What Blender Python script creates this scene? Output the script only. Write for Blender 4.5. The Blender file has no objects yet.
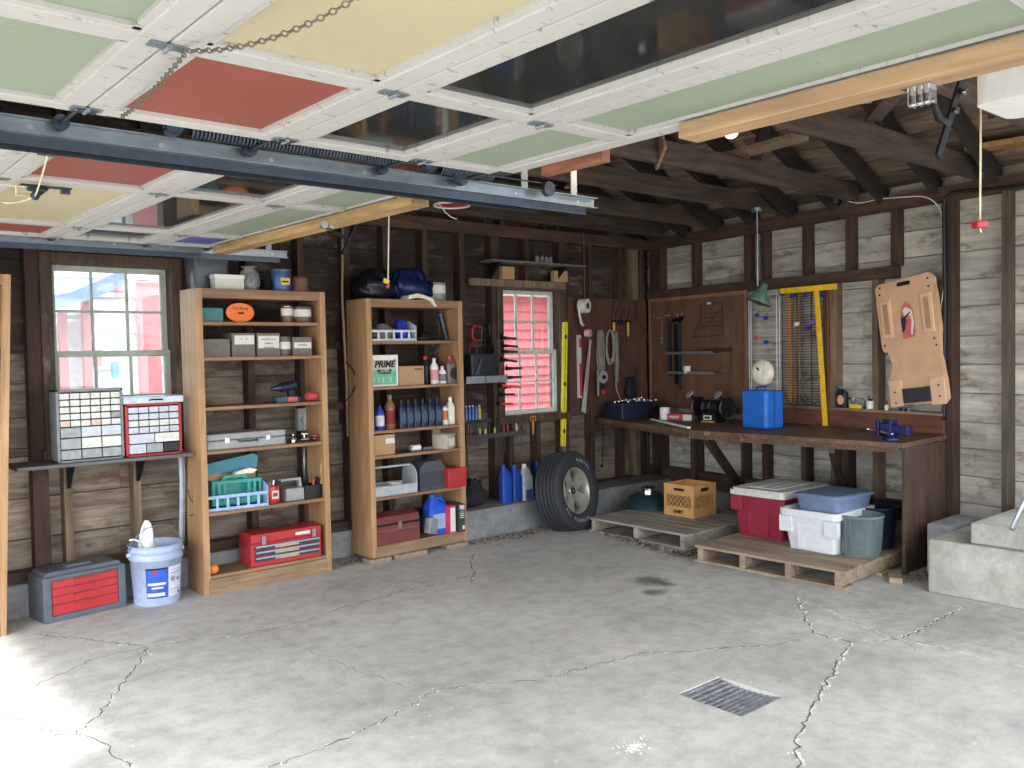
import bpy, math, random
from mathutils import Vector, Matrix
R = math.radians
sc = bpy.context.scene
col = sc.collection
rnd = random.Random(7)

# ------------------------------------------------------------------ camera
FPX = 880.0
CR, CU, CF = [Vector(v) for v in [[0.758636, -0.65124, -0.018904], [0.037671, 0.01488, 0.999179], [0.650424, 0.758726, -0.035821]]]
EYE = Vector((0, 0, 1.5))
cd = bpy.data.cameras.new('camera'); cam = bpy.data.objects.new('camera', cd); col.objects.link(cam)
cam.matrix_world = Matrix(((CR.x, CU.x, -CF.x, 0), (CR.y, CU.y, -CF.y, 0), (CR.z, CU.z, -CF.z, 1.5), (0, 0, 0, 1)))
cd.sensor_width = 36; cd.lens = FPX/1024*36; cd.clip_start = .02; cd.clip_end = 200
sc.camera = cam

# measuring helpers: where the sight line of a spot in the photograph meets a real plane of the room
def ray(x, y): return CR*((x-512)/FPX) + CU*((384-y)/FPX) + CF
def on_z(x, y, z=0.0): d = ray(x, y); return EYE + d*((z-1.5)/d.z)
def on_y(x, y, Y): d = ray(x, y); return EYE + d*(Y/d.y)
YB = 5.85                                    # stud faces of the back wall
C0 = Vector((6.83, 5.85, 0))                 # back right corner
DR = Vector((6.32-6.83, 2.68-5.85, 0)).normalized()     # along the right wall, towards the viewer
NR = Vector((DR.y, -DR.x, 0))                # into the room
RZ = math.atan2(DR.y, DR.x)
def on_r(x, y, d=0.0):                       # (s along wall, z) on a plane d in front of the right wall's studs
    v = ray(x, y); t = (C0 + NR*d - EYE).dot(NR)/v.dot(NR); p = EYE + v*t
    return ((p-C0).dot(DR), p.z)
def W(s, d=0.0, z=0.0): p = C0 + DR*s + NR*d; return Vector((p.x, p.y, z))
def slot(x0, x1, yt, yb, Y, z=None):         # an upright frontal patch on the plane y=Y -> (location, rz, width, height)
    ym = (yt+yb)/2; xm = (x0+x1)/2
    X0 = on_y(x0, ym, Y).x; X1 = on_y(x1, ym, Y).x
    zb = on_y(xm, yb, Y).z if z is None else z
    return Vector(((X0+X1)/2, Y, zb)), 0.0, X1-X0, on_y(xm, yt, Y).z-zb
def slotr(x0, x1, yt, yb, d=0.0, z=None):
    ym = (yt+yb)/2; xm = (x0+x1)/2
    s0 = on_r(x0, ym, d)[0]; s1 = on_r(x1, ym, d)[0]
    zb = on_r(xm, yb, d)[1] if z is None else z
    return W((s0+s1)/2, d, zb), RZ, s1-s0, on_r(xm, yt, d)[1]-zb

# ------------------------------------------------------------------ mesh builder
def frame_between(a, b):
    a = Vector(a); b = Vector(b); d = (b-a); L = d.length; d = d/L if L else Vector((0, 0, 1))
    h = Vector((0, 0, 1)) if abs(d.z) < .9 else Vector((1, 0, 0))
    u = d.cross(h).normalized(); v = u.cross(d).normalized()
    return a, d, u, v, L
class MB:
    def __init__(s): s.v = []; s.f = []; s.mi = []; s.sm = []
    def add(s, vs, fs, mi=0, sm=False, M=None):
        n = len(s.v)
        s.v += [tuple(M @ Vector(p)) if M else tuple(p) for p in vs]
        for f in fs: s.f.append([i+n for i in f]); s.mi.append(mi); s.sm.append(sm)
        return s
    def box(s, x0, y0, z0, x1, y1, z1, mi=0, M=None):
        vs = [(x0,y0,z0),(x1,y0,z0),(x1,y1,z0),(x0,y1,z0),(x0,y0,z1),(x1,y0,z1),(x1,y1,z1),(x0,y1,z1)]
        return s.add(vs, [(3,2,1,0),(4,5,6,7),(0,1,5,4),(1,2,6,5),(2,3,7,6),(3,0,4,7)], mi, False, M)
    def cb(s, c, sz, rot=(0,0,0), mi=0):
        from mathutils import Euler
        M = Matrix.Translation(c) @ Euler(rot).to_matrix().to_4x4()
        a, b, d = sz[0]/2, sz[1]/2, sz[2]/2
        return s.box(-a, -b, -d, a, b, d, mi, M)
    def bar(s, a, b, w, h, mi=0, up=None):           # rectangular bar from a to b; w across, h up
        a, d, u, v, L = frame_between(a, b)
        vs = []
        for t in (0, L):
            for (p, q) in ((-1,-1),(1,-1),(1,1),(-1,1)): vs.append(a + d*t + u*(p*w/2) + v*(q*h/2))
        return s.add(vs, [(0,1,2,3),(7,6,5,4),(0,4,5,1),(1,5,6,2),(2,6,7,3),(3,7,4,0)], mi)
    def cyl(s, a, b, r, r2=None, n=16, mi=0, cap=True, sm=True):
        r2 = r if r2 is None else r2
        a, d, u, v, L = frame_between(a, b)
        vs = []
        for t, rr in ((0, r), (L, r2)):
            for k in range(n):
                q = 2*math.pi*k/n; vs.append(a + d*t + u*(math.cos(q)*rr) + v*(math.sin(q)*rr))
        s.add(vs, [(k, (k+1) % n, n+(k+1) % n, n+k) for k in range(n)], mi, sm)
        if cap: s.add(vs, [tuple(range(n-1, -1, -1)), tuple(range(n, 2*n))], mi)
        return s
    def tube(s, pts, r, n=6, mi=0, closed=False):
        pts = [Vector(p) for p in pts]; m = len(pts); vs = []
        pu = None
        for i, p in enumerate(pts):
            a = pts[i-1] if (i > 0 or closed) else p; b = pts[(i+1) % m] if (i < m-1 or closed) else p
            d = (b-a).normalized() if (b-a).length > 1e-9 else Vector((0, 0, 1))
            if pu is None:
                h = Vector((0, 0, 1)) if abs(d.z) < .9 else Vector((1, 0, 0)); u = d.cross(h).normalized()
            else:
                u = (pu - d*pu.dot(d)); u = u.normalized() if u.length > 1e-6 else pu
            pu = u; v = d.cross(u)
            for k in range(n):
                q = 2*math.pi*k/n; vs.append(p + u*(math.cos(q)*r) + v*(math.sin(q)*r))
        fs = []
        for i in range(m if closed else m-1):
            j = (i+1) % m
            for k in range(n): fs.append((i*n+k, i*n+(k+1) % n, j*n+(k+1) % n, j*n+k))
        if not closed: fs += [tuple(range(n-1, -1, -1)), tuple(range((m-1)*n, m*n))]
        return s.add(vs, fs, mi, True)
    def lathe(s, prof, n=24, c=(0,0,0), mi=0, M=None, sm=True, flute=0, fl_n=0):   # profile [(r,z)...] round z
        vs = []; m = len(prof)
        for (r, z) in prof:
            for k in range(n):
                q = 2*math.pi*k/n; rr = r*(1+(flute if fl_n and k % 2 else 0))
                vs.append((c[0]+rr*math.cos(q), c[1]+rr*math.sin(q), c[2]+z))
        fs = [(i*n+k, i*n+(k+1) % n, (i+1)*n+(k+1) % n, (i+1)*n+k) for i in range(m-1) for k in range(n)]
        s.add(vs, fs, mi, sm, M)
        caps = []
        if prof[0][0] > 1e-4: caps.append(tuple(range(n-1, -1, -1)))
        if prof[-1][0] > 1e-4: caps.append(tuple(range((m-1)*n, m*n)))
        if caps: s.add(vs, caps, mi, False, M)
        return s
    def prism(s, poly, a, b, mi=0, ax='y', M=None, sm=False):     # outline in the plane across ax, from a to b
        n = len(poly)
        def P3(p, t): return {'y': (p[0], t, p[1]), 'x': (t, p[0], p[1]), 'z': (p[0], p[1], t)}[ax]
        vs = [P3(p, a) for p in poly] + [P3(p, b) for p in poly]
        s.add(vs, [(k, (k+1) % n, n+(k+1) % n, n+k) for k in range(n)], mi, sm, M)
        return s.add(vs, [tuple(range(n-1, -1, -1)), tuple(range(n, 2*n))], mi, False, M)
    def ball(s, c, r, sx=1, sy=1, sz=1, n=14, m=8, mi=0, M=None):
        prof = [(max(1e-5, math.sin(math.pi*i/m))*r, -math.cos(math.pi*i/m)*r) for i in range(m+1)]
        vs = []
        for (q, z) in prof:
            for k in range(n):
                t = 2*math.pi*k/n; vs.append((c[0]+q*math.cos(t)*sx, c[1]+q*math.sin(t)*sy, c[2]+z*sz))
        return s.add(vs, [(i*n+k, i*n+(k+1) % n, (i+1)*n+(k+1) % n, (i+1)*n+k) for i in range(m) for k in range(n)], mi, True, M)
    def rbox(s, w, d, z0, z1, r, c=(0,0), tap=1.0, n=4, mi=0, dish=0, M=None):    # box with rounded vertical corners, tapering towards the bottom
        def ring(k, z): return [(c[0]+x*k, c[1]+y*k, z) for x, y in rrect(w, d, r, n)]
        a = ring(tap, z0); b = ring(1, z1); N = len(a)
        s.add(a+b, [(k, (k+1) % N, N+(k+1) % N, N+k) for k in range(N)], mi, n > 2, M)
        return s.add(a+b, [tuple(range(N-1, -1, -1)), tuple(range(N, 2*N))], mi, False, M)
    def tub(s, w, d, z0, z1, r, t, tap=.85, n=4, c=(0,0), mi=0, M=None):         # open tub: outer and inner skins and a rim
        def ring(W_, D_, k, z): return [(c[0]+x*k, c[1]+y*k, z) for x, y in rrect(W_, D_, r, n)]
        L = [ring(w, d, tap, z0), ring(w, d, 1, z1), ring(w-2*t, d-2*t, 1, z1), ring(w-2*t, d-2*t, tap, z0+t)]
        N = len(L[0]); vs = sum(L, [])
        for i in range(3): s.add(vs, [(i*N+k, i*N+(k+1) % N, (i+1)*N+(k+1) % N, (i+1)*N+k) for k in range(N)], mi, i != 1, M)
        return s.add(vs, [tuple(range(N-1, -1, -1)), tuple(range(3*N, 4*N))], mi, False, M)
    def build(s, name, mats, parent=None, bev=0, sub=0):
        me = bpy.data.meshes.new(name); me.from_pydata(s.v, [], s.f)
        for m in (mats if isinstance(mats, (list, tuple)) else [mats]): me.materials.append(m)
        me.polygons.foreach_set('material_index', s.mi); me.polygons.foreach_set('use_smooth', s.sm); me.update()
        o = bpy.data.objects.new(name, me); col.objects.link(o)
        if parent: o.parent = parent
        if bev:
            b = o.modifiers.new('b', 'BEVEL'); b.width = bev; b.segments = 2; b.limit_method = 'ANGLE'; b.angle_limit = .6
        if sub:
            b = o.modifiers.new('s', 'SUBSURF'); b.levels = b.render_levels = sub
        return o
def rrect(w, d, r, n=4):
    r = min(r, w/2-1e-4, d/2-1e-4); out = []
    for (cx, cy, a0) in ((w/2-r, d/2-r, 0), (-w/2+r, d/2-r, 90), (-w/2+r, -d/2+r, 180), (w/2-r, -d/2+r, 270)):
        for k in range(n+1):
            a = R(a0+90*k/n); out.append((cx+r*math.cos(a), cy+r*math.sin(a)))
    return out
def circ(cx, cy, r, n=20, ry=None): return [(cx+r*math.cos(2*math.pi*k/n), cy+(ry or r)*math.sin(2*math.pi*k/n)) for k in range(n)]

def T(name, label, cat, loc=(0,0,0), rz=0.0, group=None, rot=None):
    o = bpy.data.objects.new(name, None); col.objects.link(o); o.empty_display_size = .05
    o.location = loc; o.rotation_euler = rot or (0, 0, rz)
    return tag(o, label, cat, group)
def tag(o, label, cat, group=None, kind=None):
    o['label'] = label; o['category'] = cat
    if group: o['group'] = group
    if kind: o['kind'] = kind
    return o
def S(o): o['kind'] = 'structure'; return o
def place(o, loc, rz=0.0): o.location = loc; o.rotation_euler = (0, 0, rz); return o
def dup(root, loc, rz=None, label=None, group=None):
    r = root.copy(); col.objects.link(r); r.location = loc
    if rz is not None: r.rotation_euler = (0, 0, rz)
    if label: r['label'] = label
    if group: r['group'] = group
    for ch in list(root.children):
        c = ch.copy(); col.objects.link(c); c.parent = r
        for g in list(ch.children):
            e = g.copy(); col.objects.link(e); e.parent = c
    return r
def text(s, size, loc, m, parent, rot=(math.pi/2, 0, 0), name='lettering', bold=0.0, ext=.0006, shear=0):
    cu = bpy.data.curves.new('t', 'FONT'); cu.body = s; cu.size = size; cu.align_x = 'CENTER'; cu.align_y = 'CENTER'
    cu.extrude = ext; cu.offset = bold; cu.shear = shear
    o = bpy.data.objects.new('t', cu); col.objects.link(o)
    dg = bpy.context.evaluated_depsgraph_get(); me = bpy.data.meshes.new_from_object(o.evaluated_get(dg))
    bpy.data.objects.remove(o); me.materials.clear(); me.materials.append(m)
    n = bpy.data.objects.new(name, me); col.objects.link(n); n.parent = parent; n.location = loc; n.rotation_euler = rot
    return n

# ------------------------------------------------------------------ materials
def srgb(r, g, b):
    f = lambda c: (c/255/12.92 if c/255 <= .04045 else ((c/255+.055)/1.055)**2.4)
    return (f(r), f(g), f(b), 1)
MATS = {}
def newmat(name):
    m = bpy.data.materials.new(name); m.use_nodes = True; nt = m.node_tree; nt.nodes.clear()
    o = nt.nodes.new('ShaderNodeOutputMaterial'); b = nt.nodes.new('ShaderNodeBsdfPrincipled')
    nt.links.new(b.outputs[0], o.inputs[0]); return m, nt, b
def N(nt, t, **k):
    n = nt.nodes.new('ShaderNode'+t)
    for a, v in k.items(): setattr(n, a, v)
    return n
def ramp(nt, stops, fac):
    r = N(nt, 'ValToRGB'); e = r.color_ramp.elements
    e[0].position, e[0].color = stops[0]; e[1].position, e[1].color = stops[-1]
    for p, c in stops[1:-1]:
        x = e.new(p); x.color = c
    nt.links.new(fac, r.inputs[0]); return r.outputs[0]
def mixc(nt, a, b, fac, mode='MIX'):
    m = N(nt, 'Mix', data_type='RGBA', blend_type=mode)
    for s, v in ((0, fac), (6, a), (7, b)):
        if hasattr(v, 'is_linked') or hasattr(v, 'links'): nt.links.new(v, m.inputs[s])
        else: m.inputs[s].default_value = v
    return m.outputs[2]
def noise(nt, vec, scale, detail=4, rough=.55, dist=0):
    n = N(nt, 'TexNoise'); n.inputs['Scale'].default_value = scale; n.inputs['Detail'].default_value = detail
    n.inputs['Roughness'].default_value = rough; n.inputs['Distortion'].default_value = dist
    if vec: nt.links.new(vec, n.inputs['Vector'])
    return n.outputs['Fac']
def objvec(nt, scale=(1,1,1), island=False):
    t = N(nt, 'TexCoord'); out = t.outputs['Object']
    if island:
        g = N(nt, 'NewGeometry'); a = N(nt, 'VectorMath', operation='SCALE'); a.inputs[0].default_value = (37, 53, 71)
        nt.links.new(g.outputs['Random Per Island'], a.inputs['Scale'])
        b = N(nt, 'VectorMath', operation='ADD'); nt.links.new(out, b.inputs[0]); nt.links.new(a.outputs[0], b.inputs[1]); out = b.outputs[0]
    mp = N(nt, 'Mapping'); mp.inputs['Scale'].default_value = scale; nt.links.new(out, mp.inputs['Vector'])
    return mp.outputs[0]
def bump(nt, b, h, strength=.3, dist=.01):
    n = N(nt, 'Bump'); n.inputs['Strength'].default_value = strength; n.inputs['Distance'].default_value = dist
    nt.links.new(h, n.inputs['Height']); nt.links.new(n.outputs[0], b.inputs['Normal'])
def plain(name, rgb, rough=.55, metal=0, var=.12, scale=18, bmp=0.0, alpha=1, trans=0, ior=1.45, emis=0):
    if name in MATS: return MATS[name]
    m, nt, b = newmat(name); c = srgb(*rgb)
    v = objvec(nt); n = noise(nt, v, scale, 5, .6)
    lo = tuple(x*(1-var*1.6) for x in c[:3])+(1,); hi = tuple(min(1, x*(1+var)) for x in c[:3])+(1,)
    nt.links.new(ramp(nt, [(.3, lo), (.7, hi)], n), b.inputs['Base Color'])
    b.inputs['Roughness'].default_value = rough; b.inputs['Metallic'].default_value = metal; b.inputs['IOR'].default_value = ior
    b.inputs['Transmission Weight'].default_value = trans; b.inputs['Alpha'].default_value = alpha
    if bmp: bump(nt, b, n, bmp, .004)
    if emis: b.inputs['Emission Color'].default_value = c; b.inputs['Emission Strength'].default_value = emis
    MATS[name] = m; return m
def wood(name, dark, light, ax=0, rough=.7, fine=1.0, blotch=.35, spread=.25, patch=None, patch_amt=.5, bmp=.25, knots=True):
    m, nt, b = newmat(name); D, L = srgb(*dark), srgb(*light)
    sc_ = [14*fine]*3; sc_[ax] = .9*fine
    v = objvec(nt, tuple(sc_), True); g = noise(nt, v, 2.2, 7, .62, .6)
    c = ramp(nt, [(.28, D), (.72, L)], g)
    v2 = objvec(nt, (1, 1, 1) if not knots else tuple(3.2 if i != ax else 1.3 for i in range(3)), True)
    n2 = noise(nt, v2, 2.6, 5, .6, .3)
    c = mixc(nt, c, ramp(nt, [(.35, (1-blotch,)*3+(1,)), (.6, (1, 1, 1, 1))], n2), 1.0, 'MULTIPLY')
    if patch:
        n3 = noise(nt, objvec(nt, tuple(2.2 if i != ax else .8 for i in range(3)), True), 3.1, 8, .72, .2)
        k = ramp(nt, [(.62-patch_amt*.3, (0, 0, 0, 1)), (.74-patch_amt*.3, (1, 1, 1, 1))], n3)
        c = mixc(nt, c, srgb(*patch), k)
    gm = N(nt, 'NewGeometry'); rr = N(nt, 'MapRange'); rr.inputs[3].default_value = 1-spread; rr.inputs[4].default_value = 1+spread*.6
    nt.links.new(gm.outputs['Random Per Island'], rr.inputs[0])
    c = mixc(nt, c, rr.outputs[0], 1.0, 'MULTIPLY')
    nt.links.new(c, b.inputs['Base Color']); b.inputs['Roughness'].default_value = rough
    if bmp: bump(nt, b, g, bmp, .004)
    MATS[name] = m; return m
def glass(name, tint=(235, 245, 245), alpha=.12, rough=.05):
    m = bpy.data.materials.new(name); m.use_nodes = True; nt = m.node_tree; nt.nodes.clear()
    o = N(nt, 'OutputMaterial'); t = N(nt, 'BsdfTransparent'); g = N(nt, 'BsdfGlossy'); d = N(nt, 'BsdfDiffuse'); mx = N(nt, 'MixShader'); m2 = N(nt, 'MixShader')
    t.inputs[0].default_value = srgb(*tint); g.inputs['Roughness'].default_value = rough; d.inputs[0].default_value = srgb(200, 205, 205)
    f = N(nt, 'Fresnel'); f.inputs[0].default_value = 1.45
    m2.inputs[0].default_value = alpha
    nt.links.new(t.outputs[0], m2.inputs[1]); nt.links.new(d.outputs[0], m2.inputs[2])
    nt.links.new(f.outputs[0], mx.inputs[0]); nt.links.new(m2.outputs[0], mx.inputs[1]); nt.links.new(g.outputs[0], mx.inputs[2])
    nt.links.new(mx.outputs[0], o.inputs[0]); MATS[name] = m; return m

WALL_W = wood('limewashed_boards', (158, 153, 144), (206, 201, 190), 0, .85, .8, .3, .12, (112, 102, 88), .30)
WALL_D = wood('shaded_boards', (34, 26, 22), (78, 62, 52), 0, .85, 1, .45, .45, (118, 106, 94), .22)  # same planks as the grey ones, shade put into a darker colour
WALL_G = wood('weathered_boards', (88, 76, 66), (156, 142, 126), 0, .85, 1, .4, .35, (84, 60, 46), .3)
STUD = wood('dark_stud', (50, 34, 28), (92, 66, 54), 2, .8, 1, .35, .3)
STUD_L = wood('pale_stud', (92, 76, 60), (150, 128, 102), 2, .8, 1, .3, .2)
PLATE = wood('dark_plate', (52, 36, 29), (98, 72, 58), 0, .8, 1, .35, .2)
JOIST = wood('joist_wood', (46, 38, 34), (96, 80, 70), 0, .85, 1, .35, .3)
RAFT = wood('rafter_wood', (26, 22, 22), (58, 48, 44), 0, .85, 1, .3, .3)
SHEATH = wood('roof_boards', (84, 68, 58), (160, 138, 120), 1, .85, 1, .45, .5)
PINE = wood('fresh_pine', (148, 116, 84), (196, 162, 126), 1, .6, .8, .2, .1)
SHELFW = wood('varnished_shelf_wood', (150, 112, 76), (196, 156, 112), 2, .5, .8, .15, .12, bmp=.1)
SHELFH = wood('varnished_shelf_board', (118, 86, 60), (168, 130, 96), 0, .5, .8, .2, .15, bmp=.1)
PLINTH = wood('worn_plinth_wood', (120, 96, 72), (168, 140, 108), 0, .7, .8, .3, .15)
BENCH = wood('bench_wood', (58, 38, 28), (128, 96, 72), 0, .55, 1, .4, .25, (160, 140, 116), .12)
HARD = wood('brown_hardboard', (72, 46, 34), (96, 64, 48), 2, .7, .5, .3, .05, bmp=.05)
HARD2 = wood('warm_hardboard', (92, 66, 50), (122, 90, 68), 2, .6, .5, .25, .05, bmp=.05)
PALLET = wood('pallet_wood', (128, 110, 92), (184, 164, 142), 1, .85, 1, .3, .25)
PALLETG = wood('grey_pallet_wood', (132, 124, 114), (182, 174, 162), 1, .85, 1, .3, .2)
WHITEP = plain('old_white_paint', (222, 220, 212), .6, 0, .14, 9, .25)
def chipped(name, rgb, chip, amt):
    m, nt, b = newmat(name); c = srgb(*rgb)
    n = noise(nt, objvec(nt, (3, 9, 3)), 6, 9, .7, .3); n2 = noise(nt, objvec(nt), 2.2, 4)
    base = ramp(nt, [(.3, tuple(x*.86 for x in c[:3])+(1,)), (.7, c)], n2)
    nt.links.new(mixc(nt, base, srgb(*chip), ramp(nt, [(.70-amt, (0, 0, 0, 1)), (.76-amt, (1, 1, 1, 1))], n)), b.inputs['Base Color'])
    b.inputs['Roughness'].default_value = .6; bump(nt, b, n, .2, .003); MATS[name] = m; return m
DFRAME = chipped('chipped_white_paint', (180, 179, 178), (128, 118, 108), .11)
DGREEN = chipped('pale_green_paint', (140, 153, 136), (108, 118, 104), .05)
DYELL = chipped('pale_yellow_paint', (180, 172, 142), (150, 140, 104), .06)
DRED = chipped('brick_red_paint', (136, 70, 60), (190, 168, 156), -.03)
DBLUE = chipped('violet_blue_paint', (86, 88, 160), (200, 200, 205), .08)
GALV = plain('galvanised_steel', (138, 148, 158), .38, .75, .12, 14)
STEEL = plain('dark_steel', (70, 78, 90), .4, .8, .15, 20)
BLACK = plain('black_plastic', (26, 27, 30), .5)
IRON = plain('black_iron', (30, 30, 34), .5, .5)
CHROME = plain('chrome', (190, 190, 192), .22, 1.0, .05)
ALU = plain('aluminium', (176, 182, 190), .35, .85, .08)
WHITE = plain('white_plastic', (226, 226, 224), .45, 0, .05)
ROPE = plain('rope', (214, 206, 170), .85)
RED = plain('red_plastic', (172, 44, 48), .4)
GLASS = glass('window_glass', alpha=.04)
CLEARP = glass('clear_plastic', (225, 232, 235), .28, .2)
SKY, SUNE, EXPO = 5.0, 8.0, 0.4
# ------------------------------------------------------------------ shell
def concrete():
    m, nt, b = newmat('concrete_floor'); v = objvec(nt)
    n1 = noise(nt, v, 1.1, 6, .6, .4); n2 = noise(nt, v, 9, 8, .7); n3 = noise(nt, v, 60, 3, .6)
    c = ramp(nt, [(.3, srgb(170, 168, 164)), (.5, srgb(190, 187, 182)), (.7, srgb(203, 200, 194))], n1)
    c = mixc(nt, c, ramp(nt, [(.34, (.70, .70, .71, 1)), (.58, (1, 1, 1, 1))], n2), .85, 'MULTIPLY')
    c = mixc(nt, c, srgb(226, 224, 220), ramp(nt, [(.60, (0, 0, 0, 1)), (.70, (.75, .75, .75, 1))], noise(nt, v, 26, 5, .8)))
    c = mixc(nt, c, srgb(168, 152, 128), ramp(nt, [(.60, (0, 0, 0, 1)), (.8, (.5, .5, .5, 1))], noise(nt, v, 1.7, 5, .6)))
    # oil stain and broad darker patches
    for (px, py, r, amt, colr) in ((652, 581, .13, .8, (58, 54, 52)), (652, 592, .09, .75, (66, 62, 60)), (668, 584, .06, .6, (70, 66, 62)), (740, 605, .5, .18, (120, 116, 112)), (250, 640, .5, .22, (130, 126, 124)), (960, 625, .5, .3, (110, 106, 100))):
        p = on_z(px, py); vm = N(nt, 'VectorMath', operation='DISTANCE'); nt.links.new(v, vm.inputs[0]); vm.inputs[1].default_value = (p.x, p.y, 0)
        a = N(nt, 'Math', operation='MULTIPLY_ADD'); nt.links.new(n2, a.inputs[0]); a.inputs[1].default_value = r*1.6; nt.links.new(vm.outputs['Value'], a.inputs[2])
        k = N(nt, 'MapRange'); nt.links.new(a.outputs[0], k.inputs[0]); k.inputs[1].default_value = r*1.9; k.inputs[2].default_value = r*1.2; k.inputs[3].default_value = 0; k.inputs[4].default_value = amt
        c = mixc(nt, c, srgb(*colr), k.outputs[0])
    nt.links.new(c, b.inputs['Base Color']); b.inputs['Roughness'].default_value = .72
    ad = N(nt, 'Math', operation='ADD'); nt.links.new(n2, ad.inputs[0]); nt.links.new(n3, ad.inputs[1]); bump(nt, b, ad.outputs[0], .25, .006)
    MATS['concrete_floor'] = m; return m
CONC = concrete()
def conc2(name, rgb, rgb2, moss=None):
    m, nt, b = newmat(name); v = objvec(nt); n1 = noise(nt, v, 3.5, 7, .65, .3); n2 = noise(nt, v, 30, 5, .7)
    c = ramp(nt, [(.3, srgb(*rgb)), (.7, srgb(*rgb2))], n1)
    c = mixc(nt, c, ramp(nt, [(.3, (.7, .7, .7, 1)), (.6, (1, 1, 1, 1))], n2), .7, 'MULTIPLY')
    if moss: c = mixc(nt, c, srgb(*moss), ramp(nt, [(.55, (0, 0, 0, 1)), (.75, (.6, .6, .6, 1))], noise(nt, v, 5, 6, .6)))
    nt.links.new(c, b.inputs['Base Color']); b.inputs['Roughness'].default_value = .85; bump(nt, b, n2, .3, .006); MATS[name] = m; return m
CURB = conc2('grey_concrete', (104, 106, 108), (150, 152, 152))
STEPC = conc2('step_concrete', (142, 142, 134), (184, 184, 176), (128, 132, 108))

X0, X1, Y0, Y1 = -.2, 7.1, -1.2, 5.98
GX0, GX1, GY0, GY1 = 2.99, 3.29, 2.09, 2.42            # drain opening
b = MB()
for (a, c, d, e) in ((X0, Y0, GX0, Y1), (GX1, Y0, X1, Y1), (GX0, Y0, GX1, GY0), (GX0, GY1, GX1, Y1)): b.box(a, c, -.12, d, e, 0)
FLOOR = S(b.build('floor', CONC))
b = MB()
b.box(GX0-.01, GY0-.01, -.16, GX1+.01, GY1+.01, -.121); b.build('drain_pit', plain('pit_dirt', (52, 46, 42), .95), FLOOR)
# cracks running through the slab
CRK = plain('crack_dirt', (112, 106, 98), .95, var=.3); CRL = plain('crack_crumbs', (226, 223, 214), .95, var=.3)
cracks = [
 ([(38,634),(75,638),(110,642),(148,647),(190,641),(240,636),(290,625),(340,608),(400,592),(440,583),(470,576)], .010),
 ([(470,583),(474,572),(470,562),(476,553)], .012),
 ([(150,647),(135,668),(115,695),(95,720),(76,734)], .011),
 ([(148,647),(122,652),(92,660),(50,680),(0,698)], .006),
 ([(0,712),(20,720),(52,733),(78,735),(105,745),(130,768)], .008),
 ([(270,768),(320,750),(370,728),(420,700),(436,690),(480,684),(540,680),(600,664),(640,654),(700,650),(770,645),(800,640)], .009),
 ([(266,636),(300,648),(320,655),(360,672),(410,688)], .004),
 ([(797,596),(803,614),(812,632),(835,640),(870,642),(895,640),(915,632),(940,620),(965,607)], .012),
 ([(800,600),(825,609),(850,622),(880,633),(905,642),(960,652),(1024,668)], .007),
 ([(852,643),(838,662),(823,690),(808,715),(798,738),(797,768)], .012),
 ([(742,545),(752,560),(758,566)], .005), ([(500,548),(560,543),(620,541),(690,549)], .006),
 ([(800,640),(770,648),(740,650)], .004), ([(905,642),(915,650),(930,664)], .003)]
bd, bl, bp = MB(), MB(), MB()
for ci, (pts, w) in enumerate(cracks):
    P = [on_z(x, y) for x, y in pts]; Q = []
    for i in range(len(P)-1):
        n = max(2, int((P[i+1]-P[i]).length/.028))
        for k in range(n):
            q = P[i].lerp(P[i+1], k/n); Q.append(Vector((q.x+rnd.uniform(-1, 1)*.015, q.y+rnd.uniform(-1, 1)*.015, 0)))
    Q.append(P[-1])
    L = []; Rr = []
    for i, q in enumerate(Q):
        d = (Q[min(i+1, len(Q)-1)]-Q[max(i-1, 0)]).normalized(); nn = Vector((-d.y, d.x, 0)); ww = w*rnd.uniform(.3, 1.0)*.5
        L.append(q+nn*ww); Rr.append(q-nn*ww)
    n = len(Q); vs = [(p.x, p.y, .0012) for p in L+Rr]
    bd.add(vs, [(i, n+i, n+i+1, i+1) for i in range(n-1)])
    if ci in (0, 2, 5, 7, 8, 9, 11):
        k_ = 2.6 if ci in (8, 9, 7) else 1.2; sd_ = 1 if ci != 8 else 0; PL = []
        for i, q in enumerate(Q):
            d = (Q[min(i+1, len(Q)-1)]-Q[max(i-1, 0)]).normalized(); nn = Vector((-d.y, d.x, 0)); ww = w*k_*rnd.uniform(.25, 1.0)*(.6 if 0 < i < n-1 else .1)
            PL.append((q+nn*(w*.2*sd_-ww*.5), q+nn*(w*.2*sd_+ww)))
        bp.add([(p[0].x, p[0].y, .0006 if ci != 8 else .0016) for p in PL]+[(p[1].x, p[1].y, .0006 if ci != 8 else .0016) for p in PL], [(i+1, n+i+1, n+i, i) for i in range(n-1) if rnd.random() < .85])
    for i in range(0, n):
        if w > .007 and rnd.random() < .8:
            q = Q[i]+Vector((rnd.uniform(-.02, .02), rnd.uniform(-.02, .02), 0)); s_ = rnd.uniform(.003, .009)
            bl.add([(q.x-s_, q.y, 0), (q.x, q.y-s_*.7, 0), (q.x+s_, q.y+s_*.3, 0), (q.x, q.y+s_, 0), (q.x, q.y, s_*.35)], [(0,1,4),(1,2,4),(2,3,4),(3,0,4)])
bd.build('crack', CRK, FLOOR); bp.build('crack_filler', CRL, FLOOR); o = bl.build('crack_crumbs', CRL, FLOOR); o['kind'] = 'stuff'
b = MB()
for i in range(90):
    a = rnd.random()*6.28; r = abs(rnd.gauss(0, .035)); q = on_z(633, 747); q = q+Vector((math.cos(a)*r*1.6, math.sin(a)*r, 0)); s_ = rnd.uniform(.003, .008)
    b.add([(q.x-s_, q.y, 0), (q.x, q.y-s_*.7, 0), (q.x+s_, q.y+s_*.3, 0), (q.x, q.y+s_, 0), (q.x, q.y, s_*.5)], [(0,1,4),(1,2,4),(2,3,4),(3,0,4)])
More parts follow.
